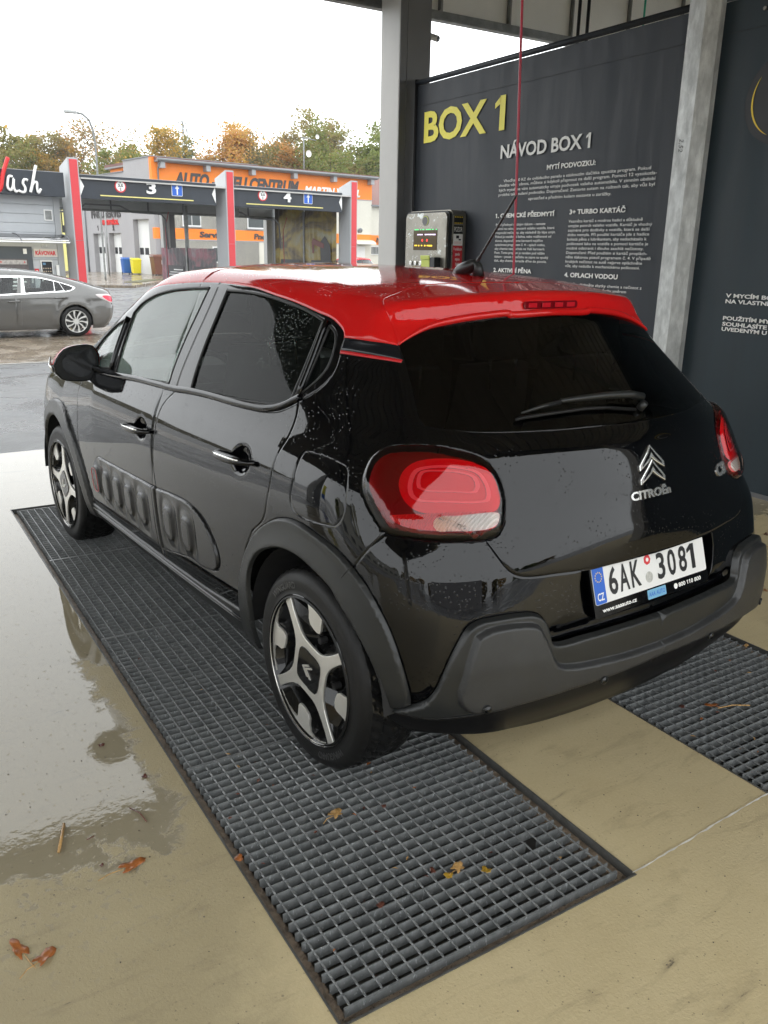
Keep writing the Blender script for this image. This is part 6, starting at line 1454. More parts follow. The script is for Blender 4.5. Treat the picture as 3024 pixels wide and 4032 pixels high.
L2 = [('front_wing', None), ('rear_quarter', np.array([(-.1, -.1), (SB.LF+.9, -.1), (SB.LF+.9, SB.VM), (-.1, SB.VM)])),
    ('windscreen', cat(on_top([(0, 2.05), (-.50, 1.98), (-.64, 2.55), (-.6, 2.72), (0, 2.86)]), np.array([(SB.LF+2.6-SB.YR, SB.VM), (SB.LF+1.8, SB.VM)]))),
    ('rear_screen', cat(on_top([(0, .55), (-.46, .50), (-.52, -.15), (-.50, -.50), (0, -.62)]), np.array([(0, SB.VM), (SB.LF+.25, SB.VM)]))),
    ('rear_bumper', cat(sv([(-.62, .62), (-.46, .60), (-.34, .42), (-.33, .17)], False), np.array([(0, .17), (0, .66)]), sv([(-.80, .66), (-.62, .62)], False))),
    ('front_door', sv([(1.009, 1.27), (1.04, 1.0), (1.059, .883), (1.082, .622), (1.094, .25), (1.5, .245), (2.05, .24), (2.10, .5), (2.22, .8), (2.15, 1.0), (1.6, 1.2)], smooth=False)),
    ('rear_door', sv([(1.009, 1.27), (1.04, 1.0), (1.059, .883), (1.082, .622), (1.094, .25), (.62, .262), (.50, .31), (.361, .455), (.234, .607), (.12, .78), (.127, .96), (.45, 1.15)], smooth=False)),
    ('window_trim', sv(dlo2)),
    ('front_window', sv([(2.05, 1.17), (1.6, 1.235), (1.065, 1.245), (1.142, .93), (1.6, .905), (2.15, .90)], smooth=False)), ('front_quarter_window', sv([(2.12, 1.14), (2.55, .99), (2.58, .90), (2.2, .90)], smooth=False)),
    ('rear_window', sv([(.96, 1.245), (.642, 1.225), (.37, 1.165), (.382, .968), (.975, .935)], smooth=False)), ('vent_window', sv([(.333, 1.158), (.26, 1.138), (.185, .978), (.352, .965)], smooth=False)),
    ('rear_quarter_window', sv([(.165, 1.105), (.078, 1.08), (-.02, 1.04), (.03, .99), (.118, .975)], smooth=False)),
    ('sill', sv([(2.3, .245), (1.1, .243), (.62, .258), (.40, .19), (.40, .165), (2.3, .165)], smooth=False)),
    ('hole', cat(sv([(.355*math.cos(R(a)), .33+.355*math.sin(R(a))) for a in range(0, 181, 10)], False), sv([(-.355, .33), (-.355, .17), (.355, .17), (.355, .33)], False, smooth=False))),
    ('hole', cat(sv([(2.725+.355*math.cos(R(a)), .33+.355*math.sin(R(a))) for a in range(0, 181, 10)], False), sv([(2.37, .33), (2.37, .17), (3.08, .17), (3.08, .33)], False, smooth=False))),
    ('fuel_flap', sv([(-.275+.09*math.cos(R(a)), .785+.075*math.sin(R(a))) for a in range(0, 360, 20)])),
    ('tail_light', sv([(-.46, .885), (-.60, .90), (-.78, .885), (-.88, .83), (-.88, .71), (-.80, .70), (-.65, .765), (-.52, .83)])),
    ('tail_light_core', sv([(-.60, .855), (-.76, .855), (-.84, .81), (-.84, .74), (-.78, .73), (-.66, .79)]))]
sm = {'*': grey_paint, 'window_trim': MAT['chrome'], 'sill': grey_paint, 'tail_light': m_paint("tail_clear", (.55, .50, .50), 0, 0, .08), 'tail_light_core': barmat}
for k in ('windscreen', 'rear_screen', 'front_window', 'rear_window', 'rear_quarter_window', 'vent_window', 'front_quarter_window'): sm[k] = m_glass("saloon_glass", (.74, .80, .78), 1.0) if "saloon_glass" not in bpy.data.materials else bpy.data.materials["saloon_glass"]
g2 = {k: 'glass' for k in ('front_window', 'rear_window', 'rear_quarter_window', 'vent_window', 'front_quarter_window')}; g2['tail_light_core'] = 'tail_light'
def ex2(g, Q, d):
    o = np.zeros(len(Q)); y, z = Q[:, 1], Q[:, 2]
    for cy in (0, 2.725):
        r = np.hypot(y-cy, z-.33); o += .022*np.exp(-((r-.40)/.06)**2)*(z > .25)
    if g in ('front_door', 'rear_door'): o += .010*np.exp(-((z-.83-.02*(1-y))/.03)**2)
    return o
SP = panelise(SB, L2, g2, {'tail_light': (.008, .02), 'glass': (-.006, .004), 'window_trim': (.002, .004)}, sm, {'windscreen', 'rear_screen', 'rear_bumper'}, sal, ex2, grid=.045,
    names={'front_window': 'window_glass', 'rear_window': 'window_glass', 'rear_quarter_window': 'quarter_glass', 'vent_window': 'vent_glass', 'front_quarter_window': 'quarter_glass'},
    subs={'tail_light_core': 'tail_light', 'front_window': 'window_trim', 'rear_window': 'window_trim', 'rear_quarter_window': 'window_trim', 'vent_window': 'window_trim', 'front_quarter_window': 'window_trim', 'fuel_flap': 'rear_quarter'})
# black pillars between the windows, inside the bright trim line
for i, sx in enumerate((1, -1)):
    for pts in ([(1.005, 1.245), (1.06, .93), (1.15, .925), (1.06, 1.25)], [(.36, 1.165), (.367, .962), (.34, .96), (.33, 1.16)], [(.25, 1.14), (.17, .97), (.12, .97), (.165, 1.11)]):
        A = np.array(pts); P = SB.at_side(A[:, 0], A[:, 1]); mesh_obj('window_pillar', [(sx*(p[0]-.006), p[1], p[2]) for p in P], [(0, 1, 2, 3)], grey_paint if pts[0][0] > 1 else MAT['seal'], SP['window_trim'][i])
    for cy, cz in ((.29, .832), (1.22, .765)):
        ys = np.linspace(cy+.115, cy-.115, 9); P = SB.at_side(ys, np.full(9, cz)+np.linspace(-.005, .008, 9)); t_ = np.linspace(-1, 1, 9)
        MB().tube([(sx*(p[0]-.028*(1-abs(q)**4)-.004), p[1], p[2]) for p, q in zip(P, t_)], .014, 8).build('door_handle', grey_paint, SP['rear_door' if cy < 1 else 'front_door'][i], True)
def alloy_wheel(cx, cy, r_t, rim, parent, rz, n_sp=10, axz=.33):
    prof = [(0, rim), (-.004, rim+.03), (.0, r_t-.03), (.02, r_t-.006), (.06, r_t), (.16, r_t), (.20, r_t-.006), (.215, r_t-.03), (.215, rim)]
    n = 48; vs = [(x, r*math.cos(2*math.pi*i/n), r*math.sin(2*math.pi*i/n)) for x, r in prof for i in range(n)]; k = len(prof)
    ty = mesh_obj('wheel', vs, [(a*n+i, (a+1)*n+i, (a+1)*n+(i+1) % n, a*n+(i+1) % n) for a in range(k-1) for i in range(n)], MAT['rubber'], parent, True)
    ty.location = (cx, cy, axz); ty.rotation_euler = (0, 0, rz)
    pr = [(.19, rim), (.17, rim-.02), (.03, rim-.015), (.005, rim-.006), (-.004, rim), (0, rim+.006)]
    vs = [(x, r*math.cos(2*math.pi*i/n), r*math.sin(2*math.pi*i/n)) for x, r in pr for i in range(n)]
    mesh_obj('rim_ring', vs, [(a*n+i, (a+1)*n+i, (a+1)*n+(i+1) % n, a*n+(i+1) % n) for a in range(len(pr)-1) for i in range(n)], silver, ty, True)
    MB().tube([(.09, 0, 0), (.10, 0, 0)], rim*.8, 24).build('brake_disc', MAT['brake'], ty)
    MB().tube([(.012, 0, 0), (.05, 0, 0)], [.055, .075], 20).build('hub', silver, ty)
    for q in range(n_sp):
        a0 = 360*q/n_sp; pts = [pol(.045, a0-12), pol(.12, a0-5), pol(rim-.004, a0+3), pol(rim-.004, a0+15), pol(.12, a0+7), pol(.045, a0+14)]
        bevel(MB().prism(pts, lambda a, b, d: (d, a, b), .008, .028).build('spoke', silver, ty), .004, 2)
    return ty
silver = simple("silver_alloy", (.62, .62, .60), .28, .7)
sw1 = alloy_wheel(-.895, 0, .325, .232, sal, 0); 
for cx, cy, rz in ((-.895, 2.725, 0), (.895, 0, math.pi), (.895, 2.725, math.pi)):
    c_ = copy_tree(sw1, sal); c_.location = (cx, cy, .33); c_.rotation_euler = (R(20)*cy, 0, rz)
MB().box(-.62, .62, -.75, 3.4, .22, .32).build('underbody', MAT['dark'], sal)
bevel(MB().box(-.70, .70, -.1, 2.6, .32, .70).build('cabin', MAT['interior'], sal), .03)
for x in (-.36, .36):
    for y in (.45, 1.35): 
        m = MB(); m.rbox(x-.24, x+.24, y-.18, y-.05, .6, 1.12, .05); bevel(m.build('seat_back', MAT['interior'], sal), .02); m = MB(); m.rbox(x-.12, x+.12, y-.22, y-.12, 1.08, 1.25, .04); m.build('headrest', MAT['interior'], sal)
for cy in (0, 2.725):
    for sx in (1, -1):
        m = MB(); vs = []
        for i in range(15): a = R(-10+200*i/14); vs += [(sx*-.86, cy+.365*math.cos(a), .33+.365*math.sin(a)), (sx*-.6, cy+.365*math.cos(a), .33+.365*math.sin(a))]
        m.add(vs, [(2*i, 2*i+1, 2*i+3, 2*i+2) for i in range(14)]); m.add([vs[2*i+1] for i in range(15)], [tuple(range(15))]); m.build('arch_liner', MAT['dark'], sal, False, None, False)

# ---------------------------------------------------------------- small red car far behind
redc = empty('red_car', 'small bright red hatchback parked by the annex door, seen over the roof', 'car', (24.6, 42.9, -.35), R(8)); redc.scale = (1.03, 1.03, 1.06)
redm = m_paint("bright_red_car_paint", (.62, .02, .03), 0, 0, .06)
RP = panelise(HB, [('body', None), ('window_frame', dlo), ('side_window', cat(C3(f['glassF'][:6]), LN([f['glassF'][5], f['glassF'][7]]), C3(f['glassF'][7:10]), LN([f['glassF'][9], f['glassF'][0]]))),
    ('rear_side_window', cat(C3(f['glassR'][:6]), LN([f['glassR'][5], f['glassR'][7]]), C3(f['glassR'][7:12]), LN([f['glassR'][11], f['glassR'][0]]))), ('windscreen', wscreen), ('lower_bumper', clad), ('hole', f_open), ('hole', r_open), ('rear_window', rglass), ('tail_lamp', lamp), ('hole', hole_sill)],
    {}, {}, {'*': redm, 'window_frame': redm, 'side_window': bpy.data.materials["saloon_glass"], 'rear_side_window': bpy.data.materials["saloon_glass"], 'windscreen': bpy.data.materials["saloon_glass"], 'rear_window': m_glass("pale_rear_glass", (.3, .36, .34), 1.2), 'tail_lamp': barmat, 'lower_bumper': MAT['plastic']},
    {'body', 'rear_window', 'windscreen', 'lower_bumper'}, redc, grid=.08, names={'side_window': 'window_glass', 'rear_side_window': 'window_glass'}, subs={'side_window': 'window_frame', 'rear_side_window': 'window_frame'})
for cx, cy, rz in ((-.84, 0, 0), (-.84, 2.54, 0), (.84, 0, math.pi), (.84, 2.54, math.pi)):
    c_ = copy_tree(sw1, redc); c_.location = (cx, cy, .315); c_.rotation_euler = (0, 0, rz)
MB().box(-.7, .7, -.1, 2.3, .3, .75).build('cabin', MAT['interior'], redc)
# ================================================================ BACKGROUND: opposite wash, garage building, vehicles, trees
GZ = -.35
FD = Vector((.9919, .1271, 0)); FN = Vector((.1271, -.9919, 0))      # along / out of the opposite facades
FP = Vector((4.02, 24.11, 0))
FYAW = math.atan2(FD.y, FD.x)
# local frame of the opposite wash: x along facade, y into it, z up
def wash_empty(name, label, cat, s, dy=0.0, z=GZ, group=None):
    p = FP+FD*s-FN*dy; return empty(name, label, cat, (p.x, p.y, z), FYAW, group)
red_panel = simple("red_post_panel", (.60, .045, .055), .35, var=.06, vscale=1)
post_grey = simple("post_grey_sheet", (.40, .41, .42), .4, var=.04, vscale=1)
sign_dark = simple("dark_sign_sheet", (.020, .026, .036), .4, var=.25, vscale=2)
lab = ['red-fronted grey portal post between the Wash sign and bay sign 3', 'red-fronted grey portal post between bay signs 3 and 4', 'red-fronted grey portal post right of bay sign 4']
for i, s in enumerate((0, 4.965, 9.93)):
    t = wash_empty('portal_post', lab[i], 'post', s, 0, GZ, 'red portal posts of the opposite wash')
    H = 3.93-GZ
    m = MB(); vs = [(-.14, 0, 0), (.16, 0, 0), (.16, .72, 0), (-.14, .72, 0), (-.14, 0, H), (.16, 0, H), (.16, .72, H-.22), (-.14, .72, H-.22)]
    m.add(vs, [(0, 3, 2, 1), (4, 5, 6, 7), (0, 1, 5, 4), (1, 2, 6, 5), (2, 3, 7, 6), (3, 0, 4, 7)]); bevel(m.build('post_body', post_grey, t), .01)
    MB().box(-.10, .125, -.012, -.001, .04, 2.05).build('red_panel', red_panel, t); MB().box(-.10, .125, -.012, -.001, 2.058, H-.05).build('red_panel', red_panel, t)
    MB().box(-.17, .19, -.03, .75, 0, .03).build('base_plate', MAT['galv_dark'], t)
def digit_one(x, z, h, w):   # flag, stem
    return [(x+w*.55, z), (x+w, z), (x+w, z+h), (x+w*.62, z+h), (x, z+h*.80), (x, z+h*.62), (x+w*.55, z+h*.78)]
def fac(o_parent, s0, body, x, z, h, mat, y=-.03, ex=.02, width=None, bold=.0, name='sign_letters', shear=0):
    return text_mesh(name, body, h/.70, mat, o_parent, frameM((x, y, z), (1, 0, 0), (0, 0, 1)), extrude=ex, width=width, bold=bold, shear=shear)
yellow_line = simple("yellow_light_strip", (.80, .72, .25), .4)
def bay_sign(s0, s1, label, num):
    t = wash_empty('bay_sign', label, 'sign', s0, .10, 0, 'bay signs of the opposite wash'); L = s1-s0
    bevel(MB().box(0, L, 0, .22, 2.86, 3.50).build('sign_board', sign_dark, t), .008)
    MB().box(0, L, -.004, .226, 3.50, 3.512).build('top_edge', post_grey, t)
    MB().box(.60, .60+2.95*L/4.35, -.02, -.001, 2.952, 2.982).build('light_strip', yellow_line, t)
    f2 = lambda a, b, d: (a, d, b)
    MB().prism([(.02, 2.93), (.14, 3.19), (.02, 3.44)], f2, -.015, -.002).build('arrow_mark', MAT['print_white'], t)
    MB().prism([(L-.03, 2.93), (L-.15, 3.19), (L-.03, 3.44)], f2, -.015, -.002).build('arrow_mark', MAT['print_white'], t)
    cx = 1.22; d = MB().prism(cirp(cx, 3.25, .175, 32), f2, -.02, -.002).build('limit_sign', MAT['red_sticker'], t)
    MB().prism(cirp(cx, 3.25, .138, 32), f2, -.026, -.020).build('sign_face', MAT['print_white'], d)
    text_mesh('sign_text', "3,5", .10, MAT['print_black'], d, frameM((cx-.075, -.028, 3.235), (1, 0, 0), (0, 0, 1)), width=.15, bold=.004)
    text_mesh('sign_text', "m", .07, MAT['print_black'], d, frameM((cx-.03, -.028, 3.165), (1, 0, 0), (0, 0, 1)), bold=.002)
    MB().prism([(cx-.03, 3.37), (cx+.03, 3.37), (cx, 3.33)], f2, -.028, -.026).prism([(cx-.03, 3.13), (cx+.03, 3.13), (cx, 3.165)], f2, -.028, -.026).build('sign_arrow', MAT['print_black'], d)
    text_mesh('bay_number', num, .44, MAT['print_white'], t, frameM((2.02, -.03, 3.10), (1, 0, 0), (0, 0, 1)), extrude=.02, width=.30, bold=.012)
    b = bevel(MB().prism(rrect(2.84, 3.20, 3.07, 3.43, .03), f2, -.02, -.002).build('one_way_sign', MAT['print_white'], t), .003)
    MB().prism(rrect(2.855, 3.185, 3.085, 3.415, .025), f2, -.026, -.020).build('sign_face', MAT['blue'], b)
    MB().prism([(3.0, 3.11), (3.04, 3.11), (3.04, 3.28), (3.09, 3.28), (3.02, 3.39), (2.95, 3.28), (3.0, 3.28)], f2, -.031, -.026).build('sign_arrow', MAT['print_white'], b)
    return t
bay_sign(.165, 4.53, 'nearer dark bay sign numbered 3 beside the Wash board', '3')
bay_sign(5.01, 9.50, 'farther dark bay sign numbered 4 below the CENTRUM lettering', '4')
# wash name board with brush letters
t = wash_empty('name_board', 'dark board with red and white brush-script Wash lettering above the service cabin', 'sign', -5.2, .10, 0)
bevel(MB().box(0, 4.95, 0, .22, 2.865, 3.51).build('sign_board', sign_dark, t), .008); MB().box(0, 4.95, -.004, .226, 3.51, 3.522).build('top_edge', post_grey, t)
def stroke(pts, r, mat, nm='script_letter'):
    P = catmull([(5.2+(a/2.765-264)/137.6*1.0-.13, 0, 3.49-(b-178)/2.765/137.6-.0*(a/2.765)*.0) for a, b in pts], step=.03)
    m = MB().tube([(p[0], -.045, p[2]+.008*0) for p in P], r, 8); return m.build(nm, mat, t, True)
rdm = simple("red_letter", (.65, .02, .02), .35)
stroke([(-170, 190), (-150, 300), (-135, 400), (-110, 300), (-80, 200), (-70, 300), (-45, 400), (10, 380), (60, 220), (125, 62)], .055, rdm)
stroke([(150, 245), (118, 240), (95, 300), (93, 355), (115, 378), (142, 345), (160, 262), (152, 345), (168, 388), (188, 380)], .035, MAT['print_white'])
stroke([(300, 270), (268, 262), (248, 300), (268, 345), (258, 385), (222, 388), (196, 372)], .035, MAT['print_white'])
stroke([(398, 118), (375, 190), (345, 300), (316, 388)], .04, MAT['print_white']); stroke([(328, 350), (360, 290), (390, 282), (388, 350), (398, 388), (428, 345)], .033, MAT['print_white'])

# service cabin
t = wash_empty('service_cabin', 'grey corrugated service cabin with awning, coffee machine and KÁVOVAR sign', 'cabin', -6.4, .62)
siding = simple("cabin_siding", (.46, .48, .50), .4, var=.05, vscale=2)
cab_h = 2.95-GZ
for k in range(13):
    z0 = k*.25; z1 = min(z0+.243, cab_h); m = MB(); m.box(0, 5.95, -.02, 0, z0, z1); m.box(0, 5.95, 0, .02, z1-.002, z1+.008) if False else None; bevel(m.build('siding_board', siding, t), .008)
MB().box(-.02, 5.98, .005, 2.6, 0, cab_h).build('wall', post_grey, t)
MB().box(5.95, 6.12, -.05, .05, 0, cab_h).build('corner_trim', post_grey, t)
bevel(MB().box(5.66, 5.90, -.05, -.02, 2.58, 2.88).build('vent', MAT['print_white'], t), .005); MB().box(5.69, 5.87, -.056, -.05, 2.61, 2.85).build('vent_grille', MAT['galv_dark'], t)
m = MB().box(4.08, 5.22, -.06, -.021, 0, 1.86); dr = bevel(m.build('door', simple("cabin_door", (.06, .07, .08), .35), t), .006)
MB().box(4.22, 5.08, -.066, -.060, .55, 1.52).build('price_board', simple("price_board", (.10, .085, .085), .4, var=.3, vscale=9), dr)
MB().box(4.26, 5.04, -.070, -.066, 1.37, 1.49).build('board_header', simple("board_header", (.42, .40, .38), .4, var=.4, vscale=14), dr)
for k in range(6): MB().box(4.32, 4.98-.08*(k % 2), -.069, -.066, .66+.105*k, .70+.105*k).build('board_line', MAT['print_white'], dr)
for x in (4.31, 4.95): MB().prism([(x, 1.40), (x+.06, 1.43), (x, 1.47), (x+.02, 1.43)], lambda a, b, d: (a, d, b), -.074, -.070).build('board_mark', MAT['red_sticker'], dr)
MB().box(4.97, 5.07, -.064, -.058, 1.66, 1.80).build('door_notice', MAT['print_white'], dr); MB().box(5.12, 5.17, -.09, -.06, .85, 1.10).build('door_handle', MAT['galv'], dr)
sg = MB().box(5.27, 5.94, -.05, -.021, 1.58, 1.80).build('coffee_sign', simple("sign_cream", (.66, .62, .58), .4), t)
text_mesh('sign_text', "KÁVOVAR", .15/.7*.72, MAT['red_sticker'], sg, frameM((5.31, -.053, 1.635), (1, 0, 0), (0, 0, 1)), width=.58, bold=.008)
bevel(MB().box(5.50, 5.72, -.05, -.021, 1.86, 1.93).build('cabin_light', MAT['galv'], t), .004)
cm = bevel(MB().box(5.43, 5.76, -.07, -.021, .75, 1.48).build('vending_machine', MAT['print_white'], t), .006)
MB().box(5.455, 5.74, -.076, -.07, .78, 1.455).build('machine_panel', MAT['print_black'], cm)
m = MB()
for r_ in range(6):
    for c_ in range(4): m.box(5.475+.065*c_, 5.510+.065*c_, -.082, -.076, .82+.085*r_, .855+.085*r_)
m.build('machine_button', simple("button_tan", (.42, .33, .24), .4), cm); MB().box(5.48, 5.56, -.082, -.076, 1.36, 1.42).build('machine_display', simple("display_blue", (.10, .22, .35), .3), cm)
bevel(MB().box(5.25, 5.36, -.06, -.021, 1.13, 1.25).build('fire_button_box', MAT['red_sticker'], t), .005); MB().prism(cirp(5.305, 1.19, .02), lambda a, b, d: (a, d, b), -.064, -.06).build('button', MAT['print_white'], t)
MB().tube([(5.90, -.08, 1.05), (5.90, -.08, 1.36)], .045, 12).build('cup_dispenser', MAT['print_white'], t); bevel(MB().box(5.84, 5.97, -.14, -.03, .74, .93).build('waste_box', MAT['print_black'], t), .01)
m = MB(); n = 8; vs = []
for i in range(n+1):
    a = R(90*i/n); vs += [(3.2, -.02-.75*math.sin(a), 2.14-.02+.14*math.cos(a)*1.6-.14), (6.08, -.02-.75*math.sin(a), 2.14-.02+.14*math.cos(a)*1.6-.14)]
aw = m.add(vs, [(2*i, 2*i+1, 2*i+3, 2*i+2) for i in range(n)]).build('awning_sheet', m_glass("bronze_awning", (.62, .55, .40), .5), t, True, None, False)
for x in (3.2, 4.75, 6.08): MB().tube([(x, -.02-.76*math.sin(R(90*i/8)), 2.13-.02+.15*math.cos(R(90*i/8))*1.6-.14) for i in range(9)], .018, 6).build('awning_bracket', MAT['anthracite'], aw, True)
MB().tube([(3.2, -.77, 1.985), (6.08, -.77, 1.985)], .022, 8).build('awning_edge', MAT['print_white'], aw, True)

# rear frame of the opposite wash, its printed banner walls and columns
t = wash_empty('wash_rear_frame', 'grey rear roof frame seen under the opposite bay signs', 'roof frame', -1, 5.0, 0)
MB().box(1.2, 11.2, 0, .12, 2.72, 2.80).build('lower_beam', MAT['galv_dark'], t)
for k, s in enumerate(np.arange(1.3, 11, 1.38)):
    MB().box(s, s+1.33, .02, .05, 2.80, 3.42).build('roof_panel', simple("panel_translucent", (.40, .42, .42), .3, var=.15, vscale=1) if k == 0 else bpy.data.materials["panel_translucent"], t); MB().box(s-.045, s, -.01, .06, 2.80, 3.42).build('upright', MAT['anthracite'], t)
MB().box(1.2, 11.2, -5.0, .12, 3.38, 3.42).build('roof_sheet', MAT['panel_grey'], t)
lab = ['grey rear column of bay 3 in front of the garage wall', 'grey rear column of bay 4 beside its printed banner']
for i, s in enumerate((5.02-1e-6, 9.45)):
    c = wash_empty('rear_column', lab[i], 'column', s, 5.0, GZ, 'rear columns of the opposite wash')
    bevel(MB().box(-.08, .19, 0, .25, 0, 2.74-GZ).build('light_face', MAT['panel_light'], c), .006); MB().box(.195, .42, .03, .25, 0, 2.74-GZ).build('dark_face', MAT['anthracite'], c)
def m_poster(name, tones):
    m, nt, b = new_mat(name); v = coords(nt)
    mp = nt.nodes.new("ShaderNodeMapping"); mp.inputs["Rotation"].default_value = (R(-35), 0, 0); mp.inputs["Scale"].default_value = (.1, .35, .5); nt.links.new(v, mp.inputs[0])
    n = noise(nt, mp.outputs[0], 1.4, 4, .6, 1.2); nt.links.new(ramp(nt, n, tones), b.inputs["Base Color"]); b.inputs["Roughness"].default_value = .35; return m
tones3 = [(.30, (.03, .032, .04)), (.48, (.10, .09, .10)), (.60, (.32, .12, .15)), (.75, (.30, .30, .31))]
tones4 = [(.30, (.025, .027, .034)), (.45, (.12, .09, .05)), (.56, (.40, .30, .08)), (.70, (.42, .40, .26))]
f3 = lambda a, b, d: (d, a, b)
for i, (s, tn, zt) in enumerate(((4.80, tones3, 1.55), (9.72, tones4, 3.12))):
    p = wash_empty('poster_wall', ['half-height grey and pink printed banner wall inside bay 3', 'yellow and dark printed banner wall with spray gun inside bay 4'][i], 'banner', s, .75, GZ, 'printed banner walls of the opposite wash')
    zz = zt-GZ; ph = m_poster("poster_%d" % i, tn)
    for k, (a, b_) in enumerate(((0, 2.05), (2.12, 4.2))):
        w_ = MB(); vs = []; n = 30
        for q in range(n+1):
            y = a+(b_-a)*q/n; x = .02*math.sin(y*21)
            vs += [(x, y, .05), (x, y, zz)]
        w_.add(vs, [(2*q, 2*q+2, 2*q+3, 2*q+1) for q in range(n)]); w_.build('poster_sheet', ph, p, True, None, False)
        MB().box(-.035, -.032, a+.25, b_-.45, .25, min(zz-.6, 1.55)).build('text_panel', simple("poster_panel", (.035, .036, .042), .4), p)
        m = MB()
        for q in range(15): m.box(-.040, -.036, a+.30, b_-.60-.25*((q*7) % 5)/5-(.45 if q % 5 == 0 else 0), .32+.082*q, .345+.082*q+(.012 if q % 5 == 0 else 0)) if .36+.082*q < min(zz-.65, 1.5) else None
        m.build('text_line', MAT['print_white'], p)
    MB().box(-.05, .05, 2.03, 2.14, 0, 3.3).build('wall_post', MAT['galv_dark'], p)
    if i == 1:
        MB().prism([(.75, 2.15), (1.45, 2.34), (1.55, 2.20), (1.50, 1.80), (1.40, 1.80), (1.38, 2.10), (.75, 1.98)], f3, -.045, -.040).build('spray_gun_picture', simple("gun_red", (.20, .04, .035), .4), p)
        MB().prism([(.2, .3), (.35, 2.1), (.70, 2.42), (1.0, 2.2), (.95, 1.2), (1.1, .3)], f3, -.038, -.034).build('figure_picture', simple("figure_dark", (.03, .03, .035), .4), p)
    else: pass
    MB().tube([(-.3, 3.0, .4), (-.32, 3.05, 1.4), (-.25, 3.2, 2.6), (-.2, 3.0, 3.1)], .012, 6).build('lance_hose', MAT['hose'], p, True)
t = wash_empty('boom_arm', 'black swing arm hanging in front of the yellow printed banner', 'boom', 6.0, 2.0, 0, 'swing arms under the bay signs')
MB().tube([(0, 0, 2.80), (.5, 0, 2.78), (.9, 0, 2.60), (1.9, 0, 2.58), (2.05, 0, 2.45), (2.1, 0, 1.6)], .028, 8).build('arm', MAT['anthracite'], t, True)
bevel(MB().box(-.15, .35, -.15, .15, 2.62, 2.90).build('bracket_box', MAT['galv_dark'], t), .01)
t = wash_empty('boom_arm', 'black swing arm under the left bay sign, in front of the garage doors', 'boom', 1.6, 2.0, 0, 'swing arms under the bay signs')
MB().tube([(-1.4, 0, 2.55), (-.9, 0, 2.55), (-.6, 0, 2.80), (.5, 0, 2.80), (.9, 0, 2.62), (1.9, 0, 2.60), (2.05, 0, 2.45), (2.1, 0, 1.5)], .028, 8).build('arm', MAT['anthracite'], t, True)

# ---- garage building
orange = simple("orange_render", (.90, .235, .02), .6, var=.06, vscale=.6); cream = simple("cream_render", (.62, .60, .52), .7, var=.06, vscale=.5); greyr = simple("grey_render", (.33, .32, .325), .7, var=.07, vscale=.4)
gutter = simple("gutter_grey", (.20, .21, .22), .4); dkt = simple("dark_letter", (.055, .05, .05), .5)
BC = Vector((16.15, 56.04, 0))
b = empty('garage_building', 'long tyre-service building with orange top band, cream wall and grey garage wing', 'building', (BC.x, BC.y, GZ), FYAW)
zz = lambda z: z-GZ
MB().box(.46, 18.4, 0, 8, 0, zz(2.14)).build('wall', cream, b); MB().box(.46, 18.4, -.004, 8, zz(2.14), zz(2.85)).build('orange_band', orange, b); MB().box(.46, 18.4, 0, 8, zz(2.85), zz(5.45)).build('wall', cream, b)
MB().box(.46, 18.4, -.01, 8, zz(5.45), zz(6.95)).build('orange_band', orange, b)
MB().box(0, 18.4, -.016, -.004, zz(2.06), zz(2.14)).build('grey_line', greyr, b); MB().box(0, 18.4, -.02, -.01, zz(5.37), zz(5.45)).build('grey_line', greyr, b)
rf = MB().box(.2, 18.55, -.55, 8.4, zz(6.92), zz(7.02)).build('roof', gutter, b)
MB().box(.2, 18.6, -.6, 8.4, zz(7.02), zz(7.20)).build('roof_tiles', simple("roof_tile", (.16, .07, .055), .6, var=.2, vscale=3), rf)
MB().tube([(.15, -.63, zz(7.05)), (18.55, -.63, zz(7.05))], .09, 8).build('gutter', gutter, rf, True)
MB().tube([(.45, -.63, zz(7.05)), (.42, -.3, zz(6.75)), (.40, -.12, zz(6.5)), (.40, -.1, zz(0))], .055, 8).build('downpipe', gutter, b, True)
for x in (.6, 3.9, 7.43, 10.95, 14.5, 18.1): bevel(MB().box(x-.16, x+.16, -.5, -.01, zz(6.55), zz(6.93)).build('bracket', simple("bracket_grey", (.36, .37, .38), .5) if x < 1 else bpy.data.materials["bracket_grey"], b), .01)
def bt(s_, x, z, h, mat, w=None, bold=.03, shear=.25, y=-.03): return text_mesh('wall_letters', s_, h/.7, mat, b, frameM((x, y, zz(z)), (1, 0, 0), (0, 0, 1)), extrude=.02, width=w, bold=bold, shear=shear)
bt("AUTO - PNEU CENTRUM", 1.55, 5.60, .78, dkt, 9.95, .05); bt("MARTIN VÁCAL", 12.0, 5.62, .50, MAT['print_white'], 5.2, .03)
bt("Servis", 3.25, 2.31, .36, dkt, 1.7, .02, .1); bt("Pneu", 7.58, 2.28, .36, dkt, 1.3, .02, .1); bt("Náhradní díly", 18.9, 2.30, .36, dkt, 2.9, .02, .1)
def win(par, x0, x1, z0, z1, y=-.02, name='window', bars=1):
    w_ = bevel(MB().box(x0, x1, y-.03, y+.02, zz(z0), zz(z1)).build(name, MAT['white_plastic'], par), .01); n = bars+1
    for k in range(n):
        a = x0+.08+(x1-x0-.16+.05)*k/n; MB().box(a, a+(x1-x0-.16-.05*bars)/n, y-.036, y-.03, zz(z0)+.09, zz(z1)-.08).build('pane', m_paint("window_reflect", (.05, .06, .06), 0, 0, .08) if 'window_reflect' not in bpy.data.materials else bpy.data.materials['window_reflect'], w_)
    MB().box(x0-.06, x1+.06, y-.09, y+.02, zz(z0)-.06, zz(z0)).build('sill', greyr, w_); return w_
